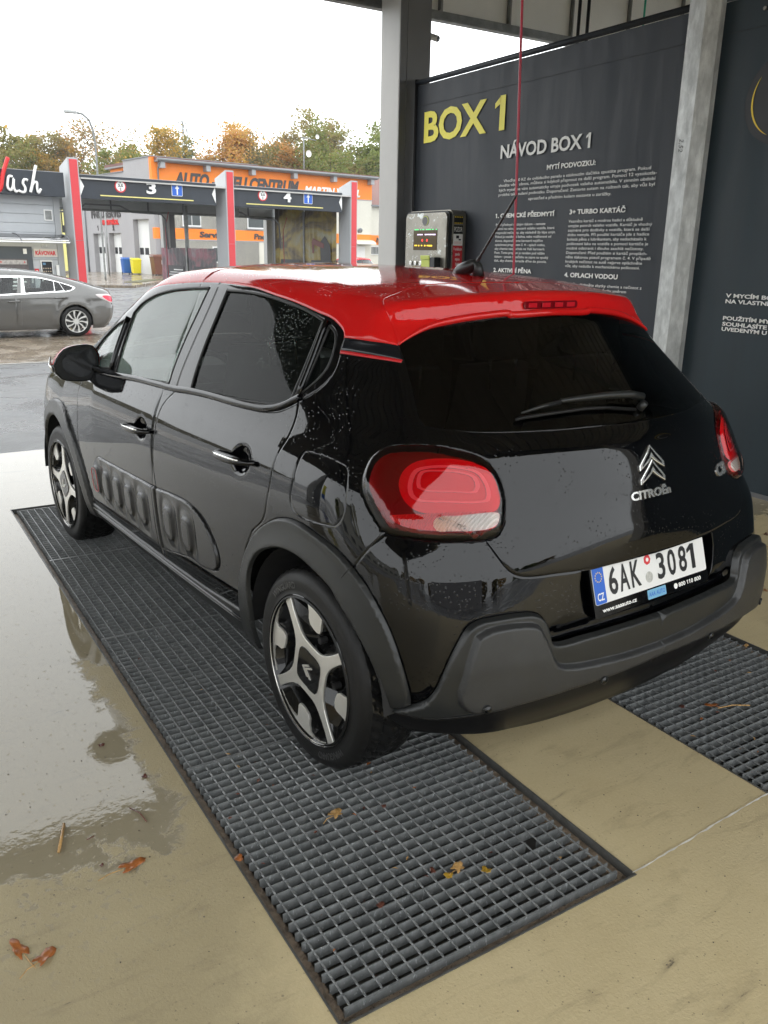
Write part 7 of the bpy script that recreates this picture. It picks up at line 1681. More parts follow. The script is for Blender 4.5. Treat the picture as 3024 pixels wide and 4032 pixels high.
win(b, 7.05, 8.5, 2.98, 4.3, bars=0); win(b, 2.0, 3.4, 2.98, 4.3, bars=1); win(b, 12.2, 13.6, 2.98, 4.3); win(b, 4.2, 6.0, .6, 1.7); 
m = MB(); sat = empty('antenna_mast', 'roof mast with two white satellite dishes above the garage building', 'antenna', tuple(BC+FD*13.0-FN*1.5+Vector((0, 0, 6.8))), FYAW)
MB().tube([(0, 0, -.3), (0, 0, 2.9)], .05, 8).build('mast', gutter, sat, True); MB().tube([(-.35, 0, 2.85), (1.1, 0, 2.75)], .035, 6).build('cross_arm', gutter, sat, True)
for x, z, r_ in ((1.15, 3.0, .17), (.35, 1.75, .25)):
    vs = [(x, -.02, z)]; 
    for q in range(1, 4):
        for k in range(16): a = 2*math.pi*k/16; vs.append((x+r_*q/3*math.cos(a), -.02-.12*(q/3)**2, z+r_*q/3*math.sin(a)))
    fs = [(0, 1+k, 1+(k+1) % 16) for k in range(16)]+[(1+q*16+k, 1+(q+1)*16+k, 1+(q+1)*16+(k+1) % 16, 1+q*16+(k+1) % 16) for q in range(2) for k in range(16)]; mesh_obj('satellite_dish', vs, fs, MAT['print_white'], sat, True)
MB().box(-.40, -.20, -.1, .1, 2.85, 3.2).build('antenna_box', MAT['print_white'], sat)
# wing with garage doors
wg = empty('garage_wing', 'grey garage wing with numbered sectional doors and red lettering', 'building', (BC.x, BC.y, GZ), FYAW)
def hwall(name, y0, y1, z0, z1, x0=-.0, mat=greyr, thick=.45): return MB().box(x0, x0+thick, y0, y1, zz(z0), zz(z1)).build(name, mat, wg)
doors = [(.95, 3.53, 3.40), (5.80, 8.01, 2.53), (8.90, 11.1, 2.50)]
ys_ = [0.0]+[v for d_ in doors for v in d_[:2]]+[13.5]
for k in range(0, len(ys_), 2): hwall('wall', ys_[k], ys_[k+1], GZ, 7.24 if ys_[k] < 4.5 else 6.55) if not (ys_[k] < 4.56 < ys_[k+1]) else (hwall('wall', ys_[k], 4.56, GZ, 7.24), hwall('wall', 4.56, ys_[k+1], GZ, 6.55))
for y0, y1, zt in doors:
    hwall('wall', y0, y1, zt, 7.24 if y0 < 4 else 6.55)
    dr = MB().box(.36, .42, y0, y1, 0, zz(zt)).build('garage_door', MAT['white_plastic'], wg)
    for k in range(int(zz(zt)/.5)): MB().box(.352, .36, y0+.02, y1-.02, .02+.5*k, .49+.5*k).build('door_panel', MAT['white_plastic'], dr)
    for k in range(3): q = (y1-y0)/3; bevel(MB().box(.34, .352, y0+q*k+.12, y0+q*(k+1)-.12, 1.42, 1.88).build('door_window', MAT['print_black'], dr), .01)
MB().box(.45, 8, 0, 13.5, 0, zz(6.5)).build('wall', greyr, wg); MB().box(-.06, 8, -.06, 4.6, zz(7.24), zz(7.30)).build('parapet_cap', gutter, wg); MB().box(-.06, 8, 4.6, 13.6, zz(6.55), zz(6.61)).build('parapet_cap', gutter, wg)
MB().box(-.012, .46, -.014, .35, zz(5.45), zz(7.24)).build('orange_edge', orange, wg); MB().box(-.012, .46, -.014, .35, zz(2.14), zz(2.85)).build('orange_edge', orange, wg)
def wt(s_, y, z, h, mat, w, bold=.03): return text_mesh('wall_letters', s_, h/.7, mat, wg, frameM((-.03, y, zz(z)), (0, -1, 0), (0, 0, 1)), extrude=.02, width=w, bold=bold)
wt("PNEUSERVIS", 11.1, 3.62, .55, dkt, 5.6); wt("MARTIN VÁCAL", 9.1, 3.12, .30, rdm, 3.1); wt("2", 7.15, 2.72, .35, dkt, .28)
m = MB().prism(digit_one(0, 0, .38, .16), lambda a, b_, d: (d, -a, b_), -.03, -.0); o = m.build('wall_letters', dkt, wg); o.location = (0, 10.1, zz(2.70)); 
MB().tube([(-.06, 12.4, 0), (-.06, 12.4, zz(4.6))], .07, 8).build('downpipe', gutter, wg, True)
t = empty('advert_column', 'tall yellow advertising pylon beside the garage wing', 'pylon', (10.85, 58.5, GZ), .2)
bevel(MB().box(-.35, .35, -.1, .1, .3, 4.6).build('panel', simple("pylon_yellow", (.72, .68, .25), .5), t), .02); MB().box(-.2, .2, -.11, -.10, 2.75, 4.3).build('emblem', MAT['print_black'], t); MB().box(-.12, .12, -.13, -.11, 3.2, 4.2).build('emblem_core', bpy.data.materials["pylon_yellow"], t)
MB().box(-.36, .36, -.115, -.10, 2.35, 2.5).build('band', MAT['print_black'], t)
# annex at the right
an = empty('annex_house', 'cream annex with orange band, canopy door and barred window behind the red car', 'building', tuple(BC+FD*18.42+Vector((0, 0, GZ))), FYAW)
MB().box(.02, 7, .3, 7, 0, zz(2.10)).build('wall', cream, an); MB().box(.02, 7, .29, 7, zz(2.10), zz(2.83)).build('orange_band', orange, an); MB().box(.02, 7, .3, 7, zz(2.83), zz(5.1)).build('wall', cream, an)
MB().box(-.1, 7.2, .0, 7, zz(5.0), zz(5.12)).build('gutter', gutter, an)
m = MB(); vs = [(.0, -.0, zz(5.12)), (7.2, 0, zz(5.12)), (7.2, 5, zz(7.6)), (1.8, 5, zz(7.6))]; m.add(vs, [(0, 1, 2, 3)]); m.build('roof', bpy.data.materials["roof_tile"], an, fix=False)
w_ = bevel(MB().box(.12, 1.0, .24, .30, zz(1.30), zz(2.0)).build('window', MAT['white_plastic'], an), .01); MB().box(.2, .92, .232, .24, zz(1.38), zz(1.93)).build('pane', bpy.data.materials['window_reflect'], w_)
for k in range(5): MB().box(.27+.14*k, .295+.14*k, .20, .22, zz(1.34), zz(1.96)).build('bar', MAT['white_plastic'], w_)
# door under a small canopy, on the main building at its right end
dr = bevel(MB().box(16.75, 17.75, -.05, -.005, 0, zz(1.95)).build('door', MAT['white_plastic'], b), .01)
m = MB(); vs = []
for i in range(7): a = R(90*i/6); vs += [(16.3, -.02-.9*math.sin(a), zz(2.1)+.35*math.cos(a)), (18.2, -.02-.9*math.sin(a), zz(2.1)+.35*math.cos(a))]
m.add(vs, [(2*i, 2*i+1, 2*i+3, 2*i+2) for i in range(6)]).build('door_canopy', simple("cream_canopy", (.62, .58, .46), .4), b, True, None, False)
MB().tube([(17.2, -.03, zz(3.15)), (17.2, -.1, zz(3.1))], .22, 14).build('wall_lamp', gutter, b, True)

# pavement in front of the garage, grass island
m = MB(); pts = [(8.2, 41.0), (10.0, 40.0), (11.6, 43.0), (18.0, 52.0), (40, 56), (40, 62), (8, 64), (6.0, 50)]
tag(MB().prism(pts, lambda a, b_, d: (a, b_, d), GZ, GZ+.12).build('pavement', MAT['pavers'], None), kind='structure')
pts2 = [(10.6, 44.0), (11.3, 43.8), (14.0, 48.0), (13.0, 48.0)]
tag(MB().prism(pts2, lambda a, b_, d: (a, b_, d), GZ+.12, GZ+.15).build('grass_strip', simple("wet_grass", (.085, .085, .035), .7, var=.5, vscale=3), None), kind='structure')

# wheelie bins
def bin2(name, label, x, y, col, w, d_, h, big=False):
    t = empty(name, label, 'bin', (x, y, GZ+.12), FYAW-.15, 'refuse bins by the garage doors'); mt = simple(name+"_plastic", col, .4)
    m = MB(); vs = []
    for z, k in ((.08, .86), (h*.85, 1.0), (h*.88, 1.04), (h*.93, 1.04)):
        for sx_, sy_ in ((-1, -1), (1, -1), (1, 1), (-1, 1)): vs.append((sx_*w/2*k, sy_*d_/2*k, z))
    m.add(vs, [(a*4+i, a*4+(i+1) % 4, a*4+4+(i+1) % 4, a*4+4+i) for a in range(3) for i in range(4)]+[(3, 2, 1, 0), (12, 13, 14, 15)]); bevel(m.build('bin_body', mt, t), .02)
    m = MB(); vs = [(-w*.54, -d_*.54, h*.93), (w*.54, -d_*.54, h*.93), (w*.54, d_*.56, h*.97), (-w*.54, d_*.56, h*.97), (-w*.50, -d_*.4, h*.99), (w*.50, -d_*.4, h*.99), (w*.50, d_*.5, h*1.03), (-w*.50, d_*.5, h*1.03)]
    m.add(vs, [(0, 3, 2, 1), (4, 5, 6, 7), (0, 1, 5, 4), (1, 2, 6, 5), (2, 3, 7, 6), (3, 0, 4, 7)]); bevel(m.build('lid', mt, t), .02)
    wr = .09; ww = [(-w*.4, d_*.35), (w*.4, d_*.35)]+([(-w*.4, -d_*.35), (w*.4, -d_*.35)] if big else [])
    for a, c_ in ww: MB().tube([(a-.025, c_, wr), (a+.025, c_, wr)], wr, 12).build('wheel', MAT['rubber'], t)
    if big:
        MB().box(-.15, .15, -d_*.53-.01, -d_*.5-.005, h*.55, h*.75).build('bin_sticker', MAT['print_white'], t)
        MB().tube([(w*.53, -d_*.2, h*.84), (w*.60, -d_*.2, h*.84)], .09, 12).build('lift_pin', MAT['print_black'], t)
bin2('blue_bin', 'blue wheelie bin half hidden behind the yellow one', 14.75, 58.5, (.02, .11, .40), .58, .72, 1.08)
bin2('yellow_bin', 'bright yellow wheelie bin between the blue and brown bins', 15.10, 57.4, (.75, .65, .02), .58, .72, 1.06)
bin2('brown_container', 'large brown four-wheeled waste container by the third garage door', 16.2, 55.2, (.13, .045, .025), 1.30, 1.05, 1.32, True)

# street lamps and sign pole
def lamp(x, y, H, label, ang, g='street lamps above the trees'):
    t = empty('street_lamp', label, 'street lamp', (x, y, GZ), ang, g)
    pts = [(0, 0, 0), (0, 0, H*.55), (0, 0, H*.84), (-.06, 0, H*.90), (-.22, 0, H*.955), (-.55, 0, H*.985), (-.90, 0, H*.99)]
    MB().tube(catmull(pts, step=.3), .055, 8).build('pole', MAT['galv_dark'], t, True)
    m = MB().rbox(-1.50, -.82, -.14, .14, H*.99-.07, H*.99+.09, .12); bevel(m.build('lamp_head', simple("lamp_head_grey", (.42, .43, .42), .4), t), .03, 2)
    return t
lamp(10.6, 47.8, 8.75, 'curved grey street lamp rising above the red portal post', 0)
lamp(1.2, 50.0, 6.3, 'curved street lamp at the left edge behind the Wash sign', 2.6)
tag(MB().tube([(12.75, 55.3, GZ), (12.75, 55.3, 4.2)], .05, 8).build('sign_pole', MAT['galv_dark'], None, True), 'thin grey pole on the pavement before garage door 2', 'pole')
t = empty('lattice_tower', 'lattice transmission tower rising above the trees', 'tower', (43.5, 128.0, GZ), .3)
m = MB(); H = 19.7
for sx_, sy_ in ((-1, -1), (1, -1), (1, 1), (-1, 1)): m.tube([(sx_*1.5, sy_*1.5, 0), (sx_*.35, sy_*.35, H)], .09, 4)
for k in range(14):
    z0, z1 = H*k/14, H*(k+1)/14; w0, w1_ = 1.5-1.15*k/14, 1.5-1.15*(k+1)/14
    m.tube([(-w0, -w0, z0), (w1_, -w1_, z1)], .05, 4).tube([(w0, -w0, z0), (-w1_, -w1_, z1)], .05, 4)
for z, w_ in ((H, .9), (H-1.5, 1.3), (H-3.5, .9)): m.tube([(-w_, 0, z-.2), (w_, 0, z+.3)], .06, 4)
m.build('lattice', MAT['galv_dark'], t)

# ---------------------------------------------------------------- trees
rt = random.Random(11)
bark = simple("bark", (.085, .065, .05), .9, var=.3, vscale=4); bark2 = simple("bark_pale", (.16, .145, .13), .9, var=.3, vscale=4)
def leafmat(name, c, c2):
    m, nt, b_ = new_mat(name); oi = nt.nodes.new("ShaderNodeNewGeometry"); v = oi.outputs["Position"]
    n = noise(nt, v, .9, 5, .7); cc = mixc(nt, ramp(nt, n, [(.35, 0.0), (.65, 1.0)]), c, c2); nt.nodes.remove(b_)
    df = nt.nodes.new("ShaderNodeBsdfDiffuse"); tl = nt.nodes.new("ShaderNodeBsdfTranslucent"); mx = nt.nodes.new("ShaderNodeMixShader"); mx.inputs[0].default_value = .45
    nt.links.new(cc, df.inputs[0]); nt.links.new(cc, tl.inputs[0]); nt.links.new(df.outputs[0], mx.inputs[1]); nt.links.new(tl.outputs[0], mx.inputs[2]); nt.links.new(mx.outputs[0], [q for q in nt.nodes if q.type == 'OUTPUT_MATERIAL'][0].inputs[0]); return m
LM = dict(green=leafmat("leaf_green", (0.147, 0.195, 0.0531), (0.26, 0.277, 0.0885)), olive=leafmat("leaf_olive", (0.201, 0.195, 0.0708), (0.33, 0.277, 0.106)), gold=leafmat("leaf_gold", (0.496, 0.307, 0.0708), (0.59, 0.401, 0.118)),
          rust=leafmat("leaf_rust", (0.472, 0.212, 0.0708), (0.543, 0.33, 0.106)), brown=leafmat("leaf_brown", (0.26, 0.212, 0.1), (0.366, 0.283, 0.142)), pine=leafmat("leaf_pine", (0.0944, 0.124, 0.0708), (0.177, 0.201, 0.106)))
def limb(m, p, d, L, r, depth, tips, rnd, spread=.55):
    pts = [p]; q = p.copy(); dd = d.copy(); k = 4
    for i in range(k):
        dd = (dd+Vector((rnd.uniform(-.12, .12), rnd.uniform(-.12, .12), rnd.uniform(-.02, .12)))).normalized(); q = q+dd*L/k; pts.append(q.copy())
    m.tube(pts, [r*(1-.5*i/k) for i in range(k+1)], 5 if depth > 1 else 4)
    if depth <= 0: tips.append(q); return
    for j in range(rnd.choice((2, 3, 3))):
        a = rnd.uniform(0, 6.28); e = (dd+Vector((math.cos(a), math.sin(a), rnd.uniform(-.1, .35)))*spread).normalized()
        limb(m, pts[-1 if j == 0 else rnd.choice((2, 3, 4))], e, L*rnd.uniform(.58, .78), r*.5, depth-1, tips, rnd, spread)
    if depth <= 2: tips.append(q)
def tree(x, y, H, kind, label, dens=1.0, w=.28, bare=False, base=GZ, mats_=None, seed=0):
    rnd = random.Random(seed); t = empty('tree', label, 'tree', (x, y, base), rnd.uniform(0, 6), 'autumn trees behind the garage building')
    m = MB(); tips = []; tr_ = H*.42
    m.tube([(0, 0, -.3), (rnd.uniform(-.1, .1), 0, tr_*.5), (rnd.uniform(-.2, .2), rnd.uniform(-.2, .2), tr_)], [H*.018, H*.014, H*.011], 7)
    for j in range(7 if not bare else 6):
        a = 6.28*j/6+rnd.uniform(-.4, .4); z0 = tr_*(.55+.45*j/6); el = .55+.6*j/6
        limb(m, Vector((0, 0, z0)), Vector((math.cos(a), math.sin(a), el+.4)).normalized(), H*w*rnd.uniform(.75, 1.15), H*.0075, 3 if bare else 2, tips, rnd)
    limb(m, Vector((0, 0, tr_)), Vector((0, 0, 1)), H*.33, H*.009, 3, tips, rnd)
    m.build('trunk', bark if not bare else bark2, t, False, None, False)
    zt = max((p.z for p in tips), default=H); sc = H/zt
    n = int((110 if not bare else 22)*dens); cm = MB()
    for p in tips:
        c = Vector((p.x, p.y, p.z)); rr = H*.062*rnd.uniform(.6, 1.5)
        if rnd.random() < .12: continue
        for k in range(n):
            q = c+Vector((rnd.gauss(0, 1), rnd.gauss(0, 1), rnd.gauss(0, .75)))*rr*.62; s_ = rnd.uniform(.08, .18)*(H/13)
            u = Vector((rnd.gauss(0, 1), rnd.gauss(0, 1), rnd.gauss(0, 1))).normalized(); v_ = u.orthogonal().normalized(); w_ = u.cross(v_)
            cm.add([q+v_*s_, q+w_*s_*.7, q-v_*s_, q-w_*s_*.7], [(0, 1, 2, 3)], 0 if rnd.random() < .72 else 1)
    o = cm.build('crown', None, t, False, [LM[kind[0]], LM[kind[1]]], False)
    t.scale = (1, 1, sc)
    return t
spec = [(13.8, 94.9, 12.4, ('olive', 'green'), 0, 'olive tree at the left edge of the picture'),
 (17.0, 98.3, 12.6, ('olive', 'brown'), 0, 'olive-brown tree behind the Wash sign'),
 (17.8, 94.2, 11.0, ('gold', 'olive'), 0, 'small golden tree above the Wash letters'),
 (21.5, 97.2, 14.5, ('brown', 'rust'), 1, 'tall bare tree left of the street lamp'),
 (24.0, 95.9, 14.2, ('brown', 'gold'), 1, 'tall bare tree right of the street lamp'),
 (22.8, 85.8, 11.1, ('green', 'olive'), 0, 'green tree above the grey garage wing'),
 (24.7, 84.2, 12.5, ('gold', 'olive'), 0, 'yellow birch above the corner of the orange building'),
 (31.4, 94.4, 12.8, ('pine', 'pine'), 0, 'dark pine in front of the lattice tower'),
 (31.2, 84.6, 13.1, ('rust', 'gold'), 0, 'rust-coloured tree right of the pine'),
 (32.7, 83.2, 12.8, ('brown', 'pine'), 1, 'half-bare grey tree above the second red post'),
 (39.5, 93.2, 15.9, ('gold', 'rust'), 0, 'large golden and red maple above the building'),
 (38.0, 83.7, 12.2, ('rust', 'brown'), 0, 'low rust tree between the maple and the tall oak'),
 (42.4, 88.8, 16.5, ('olive', 'brown'), 0, 'tallest olive-brown oak left of the dishes'),
 (41.4, 82.6, 14.7, ('brown', 'olive'), 0, 'brown oak behind the satellite dishes'),
 (44.2, 83.6, 14.6, ('olive', 'green'), 0, 'olive tree left of the grey column'),
 (42.1, 76.3, 14.1, ('green', 'olive'), 0, 'green alder near the grey column'),
 (47.5, 81.6, 15.0, ('green', 'green'), 0, 'bright green tree beside the grey column'),
 (51.2, 83.5, 15.7, ('green', 'olive'), 0, 'green tree partly behind the grey column')]
for k, (x, y, H, kind, bare, label) in enumerate(spec): tree(x, y, H, kind, label, 1.0, bare=bool(bare), seed=k+5)
# woodland behind and between them
m = MB(); rnd = random.Random(5)
cmats = [LM['olive'], LM['green'], LM['brown'], LM['gold'], bark]
for k in range(200):
    x = -20+95*rnd.random(); y = 104-.28*x+rnd.uniform(-5, 9); H = rnd.uniform(9.0, 13.6); c = rnd.choice((0, 0, 1, 1, 2, 2, 3))
    m.tube([(x, y, GZ), (x+rnd.uniform(-.4, .4), y, GZ+H*.9)], [.13, .03], 4, 4)
    for j in range(520):
        h = rnd.random()**.8; rr = H*.16*math.sqrt(max(.05, 1-h*.85)); a = rnd.uniform(0, 6.28); q = Vector((x+rr*math.cos(a)*rnd.random()**.5, y+rr*math.sin(a)*rnd.random()**.5, GZ+H*(.12+.88*h)))
        s_ = rnd.uniform(.12, .30); u = Vector((rnd.gauss(0, 1), rnd.gauss(0, 1), rnd.gauss(0, 1))).normalized(); v_ = u.orthogonal().normalized(); w_ = u.cross(v_)
        m.add([q+v_*s_, q+w_*s_*.7, q-v_*s_, q-w_*s_*.7], [(0, 1, 2, 3)], c if rnd.random() < .8 else rnd.choice((0, 2, 3)))
tag(m.build('woodland', None, None, False, cmats, False), kind='stuff')
vs = []; n = 60
for i in range(n+1):
    x = -120+260*i/n; vs += [(x, 112-.28*x, GZ), (x, 122-.28*x, GZ+6.5+1.2*math.sin(i*.7)+.8*math.sin(i*1.9)), (x, 200-.28*x, GZ+7.5)]
tag(mesh_obj('wooded_slope', vs, [(3*i+a, 3*i+3+a, 3*i+4+a, 3*i+1+a) for i in range(n) for a in (0, 1)], simple("slope_undergrowth", (.075, .065, .035), .9, var=.6, vscale=.4), None, True), kind='structure')

# surroundings on the open side and behind the viewer (seen as reflections in the wet paint)
m = MB(); rnd = random.Random(9)
for k in range(70):
    a = R(rnd.uniform(150, 300)); d_ = rnd.uniform(42, 62); x = d_*math.cos(a); y = d_*math.sin(a)-2; H = rnd.uniform(6, 10) if a < R(225) else rnd.uniform(3.2, 5.5); c = rnd.choice((0, 1, 2, 2, 3))
    m.tube([(x, y, -.3), (x, y, H*.9)], [.2, .05], 4, 4)
    for j in range(60):
        h = rnd.random()**.8; rr = H*.3*math.sqrt(max(.05, 1-h*.85)); a2 = rnd.uniform(0, 6.28); q = Vector((x+rr*math.cos(a2), y+rr*math.sin(a2), H*(.12+.88*h))); s_ = rnd.uniform(.5, 1.1)
        u = Vector((rnd.gauss(0, 1), rnd.gauss(0, 1), rnd.gauss(0, 1))).normalized(); v_ = u.orthogonal().normalized(); w_ = u.cross(v_)
        m.add([q+v_*s_, q+w_*s_*.7, q-v_*s_, q-w_*s_*.7], [(0, 1, 2, 3)], c)
tag(m.build('tree_belt', None, None, False, cmats, False), kind='stuff')
for nm, lb, x, y, rz, L, D, H in (('industrial_hall', 'pale industrial hall with a window band on the open side, seen reflected in the doors', -38, 2, R(80), 26, 12, 5.0), ('industrial_hall', 'low grey hall behind the viewer, seen reflected in the tailgate', -12, -36, R(8), 30, 12, 4.4)):
    t = empty(nm, lb, 'building', (x, y, -.05), rz, 'halls around the wash'); MB().box(-L/2, L/2, -D/2, D/2, 0, H).build('wall', cream if x < -20 else greyr, t); MB().box(-L/2-.2, L/2+.2, -D/2-.2, D/2+.2, H, H+.35).build('roof', gutter, t)
    for k in range(9):
        for sy in ((-1, 1) if x < -20 else ()): MB().box(-L/2+1+k*L/9.2, -L/2+2.6+k*L/9.2, sy*(D/2+.01)-.03, sy*(D/2+.01)+.03, 1.2, 2.6).build('window', bpy.data.materials['window_reflect'], t)
t = empty('promotion_flag', 'yellow and blue promotion flag on the open side, mirrored in the front wing', 'flag', (-9.5, 7.5, -.05), R(60))
MB().tube([(0, 0, 0), (0, 0, 3.4)], .03, 8).build('flag_pole', MAT['galv'], t)
MB().box(.03, .75, -.01, .01, 1.2, 3.3).build('flag_cloth', MAT['print_yellow'], t); MB().box(.03, .75, -.012, .012, .6, 1.2).build('flag_cloth', MAT['blue'], t)

# thin autumn haze: even air in one closed box round everything
hm = bpy.data.materials.new("haze_air"); hm.use_nodes = True; nt = hm.node_tree; nt.nodes.clear()
ho = nt.nodes.new("ShaderNodeOutputMaterial"); hv = nt.nodes.new("ShaderNodeVolumePrincipled"); hv.inputs["Color"].default_value = (.93, .95, .97, 1); hv.inputs["Density"].default_value = .00045
nt.links.new(hv.outputs[0], ho.inputs["Volume"])
tag(MB().box(-620, 620, -620, 620, -1.6, 24).build('haze', hm), kind='stuff')
# ================================================================ LEAVES, TWIGS, DEBRIS
rl_ = random.Random(21)
lm = [simple("leaf_rusty", (.33, .11, .03), .3, var=.35, vscale=60), simple("leaf_tan", (.46, .27, .10), .35, var=.35, vscale=60), simple("leaf_ochre", (.40, .24, .03), .3, var=.3, vscale=60), simple("leaf_dark", (.12, .045, .03), .3, var=.4, vscale=60)]
def leaf(x, y, z, s, mi, label, rot, lobes=5, curl=.25, cat_='leaf', stem=True, elong=1.0):
    bm_pts = []; n = 30; s *= .50; elong = elong*(1.9 if lobes == 3 else 1.3)
    for i in range(n):
        a = 2*math.pi*i/n; rr = s*(.62+.38*abs(math.cos(a*lobes/2))**.7)*(1-.15*rl_.random())*(1 if math.cos(a) > -.9 else .5)
        bm_pts.append((rr*math.cos(a)*elong, rr*math.sin(a)))
    vs = [(0, 0, 0)]+[(a*.5, b*.5, curl*s*.12*rl_.random()) for a, b in bm_pts]+[(a, b, curl*s*(.5+.7*math.sin(3*math.atan2(b, a)+rot))*rl_.uniform(.5, 1)) for a, b in bm_pts]
    fs = [(0, 1+i, 1+(i+1) % n) for i in range(n)]+[(1+i, 1+n+i, 1+n+(i+1) % n, 1+(i+1) % n) for i in range(n)]
    t = mesh_obj('fallen_leaf', vs, fs, lm[mi], None, True); t.location = (x, y, z); t.rotation_euler = (rl_.uniform(-.1, .1), rl_.uniform(-.1, .1), rot)
    t.modifiers.new("thick", 'SOLIDIFY').thickness = .0006
    tag(t, label, 'leaf', 'autumn leaves lying on the wash floor')
    if stem:
        m = MB().tube([(-s*.5*elong, 0, .001), (-s*1.3*elong, s*.2, .004), (-s*2.0*elong, s*.1, .001)], .0011, 5); m.build('leaf_stem', lm[1], t)
    return t
leaf(-1.454, -0.257, .003, 0.036, 0, 'glossy orange leaf on the wet concrete, nearest to the drain', 0.2, 3, .3, elong=1.0 if 0.45 > .9 else 1.3, stem=True)
leaf(-1.748, -0.400, .003, 0.034, 0, 'orange leaf near the lower left corner of the picture, upper of two', 1.9, 3, .3, elong=1.0 if 0.45 > .9 else 1.3, stem=True)
leaf(-1.705, -0.452, .003, 0.040, 0, 'long orange-brown leaf near the lower left corner, right of two', 0.6, 2, .3, elong=1.0 if 0.35 > .9 else 1.3, stem=True)
leaf(-1.382, 0.344, .003, 0.022, 3, 'small brown leaf in the puddle beside the drain edge', 0.4, 4, .3, elong=1.0 if 1 > .9 else 1.3, stem=False)
leaf(-1.311, 0.107, .003, 0.020, 3, 'tiny brown leaf at the puddle edge near the reflection', 1.1, 4, .3, elong=1.0 if 1 > .9 else 1.3, stem=False)
leaf(-1.204, -0.374, .003, 0.026, 0, 'reddish leaf caught on the left rim of the drain', 0.8, 4, .3, elong=1.0 if 1 > .9 else 1.3, stem=False)
leaf(-1.519, -0.217, .003, 0.012, 3, 'tiny leaf scrap left of the glossy orange leaf', 0.8, 4, .3, elong=1.0 if 1 > .9 else 1.3, stem=False)
leaf(-0.897, -0.343, .003, 0.045, 1, 'big crumpled tan leaf lying on the grate behind the rear wheel', 0.5, 5, .3, elong=1.0 if 1 > .9 else 1.3, stem=True)
leaf(-0.726, -0.696, .003, 0.036, 1, 'tan leaf stuck in the grate, middle of the row of three', 0.4, 5, .3, elong=1.0 if 1 > .9 else 1.3, stem=True)
leaf(-0.668, -0.743, .003, 0.030, 2, 'ochre leaf stuck in the grate, right of the row of three', 1.4, 4, .3, elong=1.0 if 1 > .9 else 1.3, stem=False)
leaf(-0.762, -0.709, .003, 0.026, 2, 'torn ochre leaf under the tan one in the grate', 2.2, 4, .3, elong=1.0 if 1 > .9 else 1.3, stem=False)
leaf(-0.789, -0.672, .003, 0.018, 3, 'narrow dark leaf in the grate, left of the row of three', 1.2, 2, .3, elong=1.0 if 0.4 > .9 else 1.3, stem=False)
leaf(-0.970, -0.705, .003, 0.022, 3, 'small red-brown leaf on the grate near its lower end', 0.2, 4, .3, elong=1.0 if 1 > .9 else 1.3, stem=False)
leaf(-0.760, -0.382, .003, 0.016, 3, 'dark leaf crumb on the grate right of the big tan leaf', 0.2, 4, .3, elong=1.0 if 1 > .9 else 1.3, stem=False)
leaf(0.456, -0.444, .003, 0.026, 3, 'dark red leaf on the right grate near the bumper corner', 0.2, 4, .3, elong=1.0 if 1 > .9 else 1.3, stem=False)
leaf(0.563, -0.493, .003, 0.026, 0, 'curled orange leaf with long pale stem on the right grate', 2.4, 3, .3, elong=1.0 if 0.5 > .9 else 1.3, stem=False)
leaf(0.450, -0.533, .003, 0.014, 0, 'small orange leaf scrap on the right grate beside the lifting hole', 0.2, 4, .3, elong=1.0 if 1 > .9 else 1.3, stem=False)
leaf(0.920, -0.299, .003, 0.010, 0, 'tiny orange crumb on the right grate near its far end', 0.2, 4, .3, elong=1.0 if 1 > .9 else 1.3, stem=False)
leaf(1.093, -0.248, .003, 0.022, 1, 'tan leaf in the corner of the right drain frame', 0.2, 2, .3, elong=1.0 if 0.3 > .9 else 1.3, stem=False)
leaf(1.827, 0.218, .003, 0.018, 0, 'small orange leaf on the concrete right of the bumper, upper', 0.5, 4, .3, elong=1.0 if 1 > .9 else 1.3, stem=False)
leaf(1.751, 0.134, .003, 0.020, 3, 'dark leaf on the concrete right of the bumper, lower', 0.5, 3, .3, elong=1.0 if 0.6 > .9 else 1.3, stem=False)
leaf(1.712, 0.089, .003, 0.018, 0, 'orange leaf at the right picture edge beside the bumper', 0.5, 3, .3, elong=1.0 if 0.6 > .9 else 1.3, stem=False)
leaf(2.492, 0.623, .003, 0.024, 3, 'dark wet leaf on the concrete beneath the blue banner', 0.5, 3, .3, elong=1.0 if 0.6 > .9 else 1.3, stem=False)
tag(MB().tube([(-1.604, -0.111, 0.005), (-1.567, -0.0, 0.005)], 0.004, 6).build("twig", lm[1], None, True), 'thick straw stalk at the edge of the puddle', "twig", "straws and twigs on the floor")
tag(MB().tube([(-1.392, -0.022, 0.005), (-1.374, -0.058, 0.005), (-1.368, -0.105, 0.005)], 0.002, 6).build("twig", lm[3], None, True), 'thin dark twig bent at the puddle edge', "twig", "straws and twigs on the floor")
tag(MB().tube([(0.559, -0.518, 0.005), (0.626, -0.532, 0.005), (0.677, -0.564, 0.005)], 0.0022, 6).build("twig", lm[1], None, True), 'long pale leaf stem lying across the right grate', "twig", "straws and twigs on the floor")
tag(MB().tube([(2.267, 0.507, 0.005), (2.3, 0.48, 0.005)], 0.002, 6).build("twig", lm[1], None, True), 'orange straw on the concrete beneath the blue banner', "twig", "straws and twigs on the floor")
tag(MB().tube([(-1.529, -0.099, 0.005), (-1.508, -0.094, 0.005)], 0.0016, 6).build("twig", lm[3], None, True), 'tiny dark twig left of the bent one', "twig", "straws and twigs on the floor")
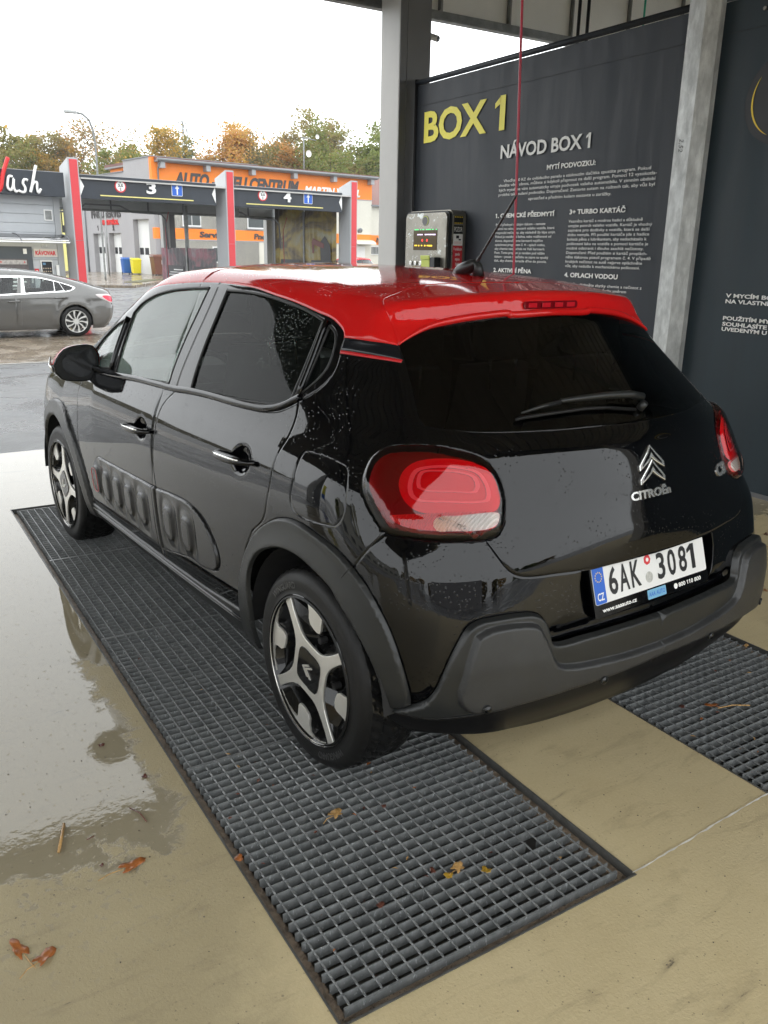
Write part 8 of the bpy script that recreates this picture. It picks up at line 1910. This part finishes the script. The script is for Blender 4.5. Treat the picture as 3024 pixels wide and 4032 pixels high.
def crumb(x, y, s):
    m = MB(); vs = [(s*rl_.uniform(.5, 1)*math.cos(a)*math.cos(b), s*rl_.uniform(.5, 1)*math.sin(a)*math.cos(b), s*.6*(1+math.sin(b))*rl_.uniform(.6, 1)) for b in (-.9, 0, .9) for a in np.linspace(0, 5.2, 6)]
    m.add(vs, [(k*6+i, k*6+(i+1) % 6, k*6+6+(i+1) % 6, k*6+6+i) for k in range(2) for i in range(6)]+[(12, 13, 14, 15, 16, 17)]); m.v = [(a+x, b+y, c) for a, b, c in m.v]; return m
big = MB()
for k in range(900):
    x, y = rl_.uniform(-2.0, 1.6), rl_.uniform(-1.75, 1.2)
    if any(p[0]-.02 < x < p[1]+.02 and p[2]-.02 < y for p in PITS): continue
    if x > .3 and y > -.9: continue
    c_ = crumb(x, y, rl_.choice((.0012, .0016, .002, .0028))); big.add(c_.v, c_.f)
for k in range(160):    # grit in the drain frame
    y = -.948+rl_.uniform(.003, .03); x = rl_.uniform(-1.2, -.35); c_ = crumb(x, y, rl_.uniform(.0015, .0035)); c_.v = [(a, b, c-.025) for a, b, c in c_.v]; big.add(c_.v, c_.f)
tag(big.build('floor_grit', simple("grit", (.09, .07, .05), .4, var=.5, vscale=90), None, False, None, False), kind='stuff')

# leaf shreds and mud caught in the grates
m = MB()
for k in range(90):
    x, y = rl_.uniform(-1.16, -.38), rl_.uniform(-.90, .9)
    if rl_.random() < .25: x, y = rl_.uniform(.31, 1.08), rl_.uniform(-.86, -.2)
    z = rl_.choice((-.002, .001, -.015)); a = rl_.uniform(0, 3.1); s_ = rl_.uniform(.003, .011); w_ = s_*rl_.uniform(.2, .6); dx, dy = math.cos(a), math.sin(a)
    m.add([(x-dx*s_, y-dy*s_, z), (x-dy*w_, y+dx*w_, z+rl_.uniform(0, .004)), (x+dx*s_, y+dy*s_, z), (x+dy*w_, y-dx*w_, z+.001)], [(0, 1, 2), (0, 2, 3)], rl_.choice((0, 1, 1, 2)))
tag(m.build('leaf_shreds', None, None, False, [lm[0], lm[3], lm[1]], False), kind='stuff')
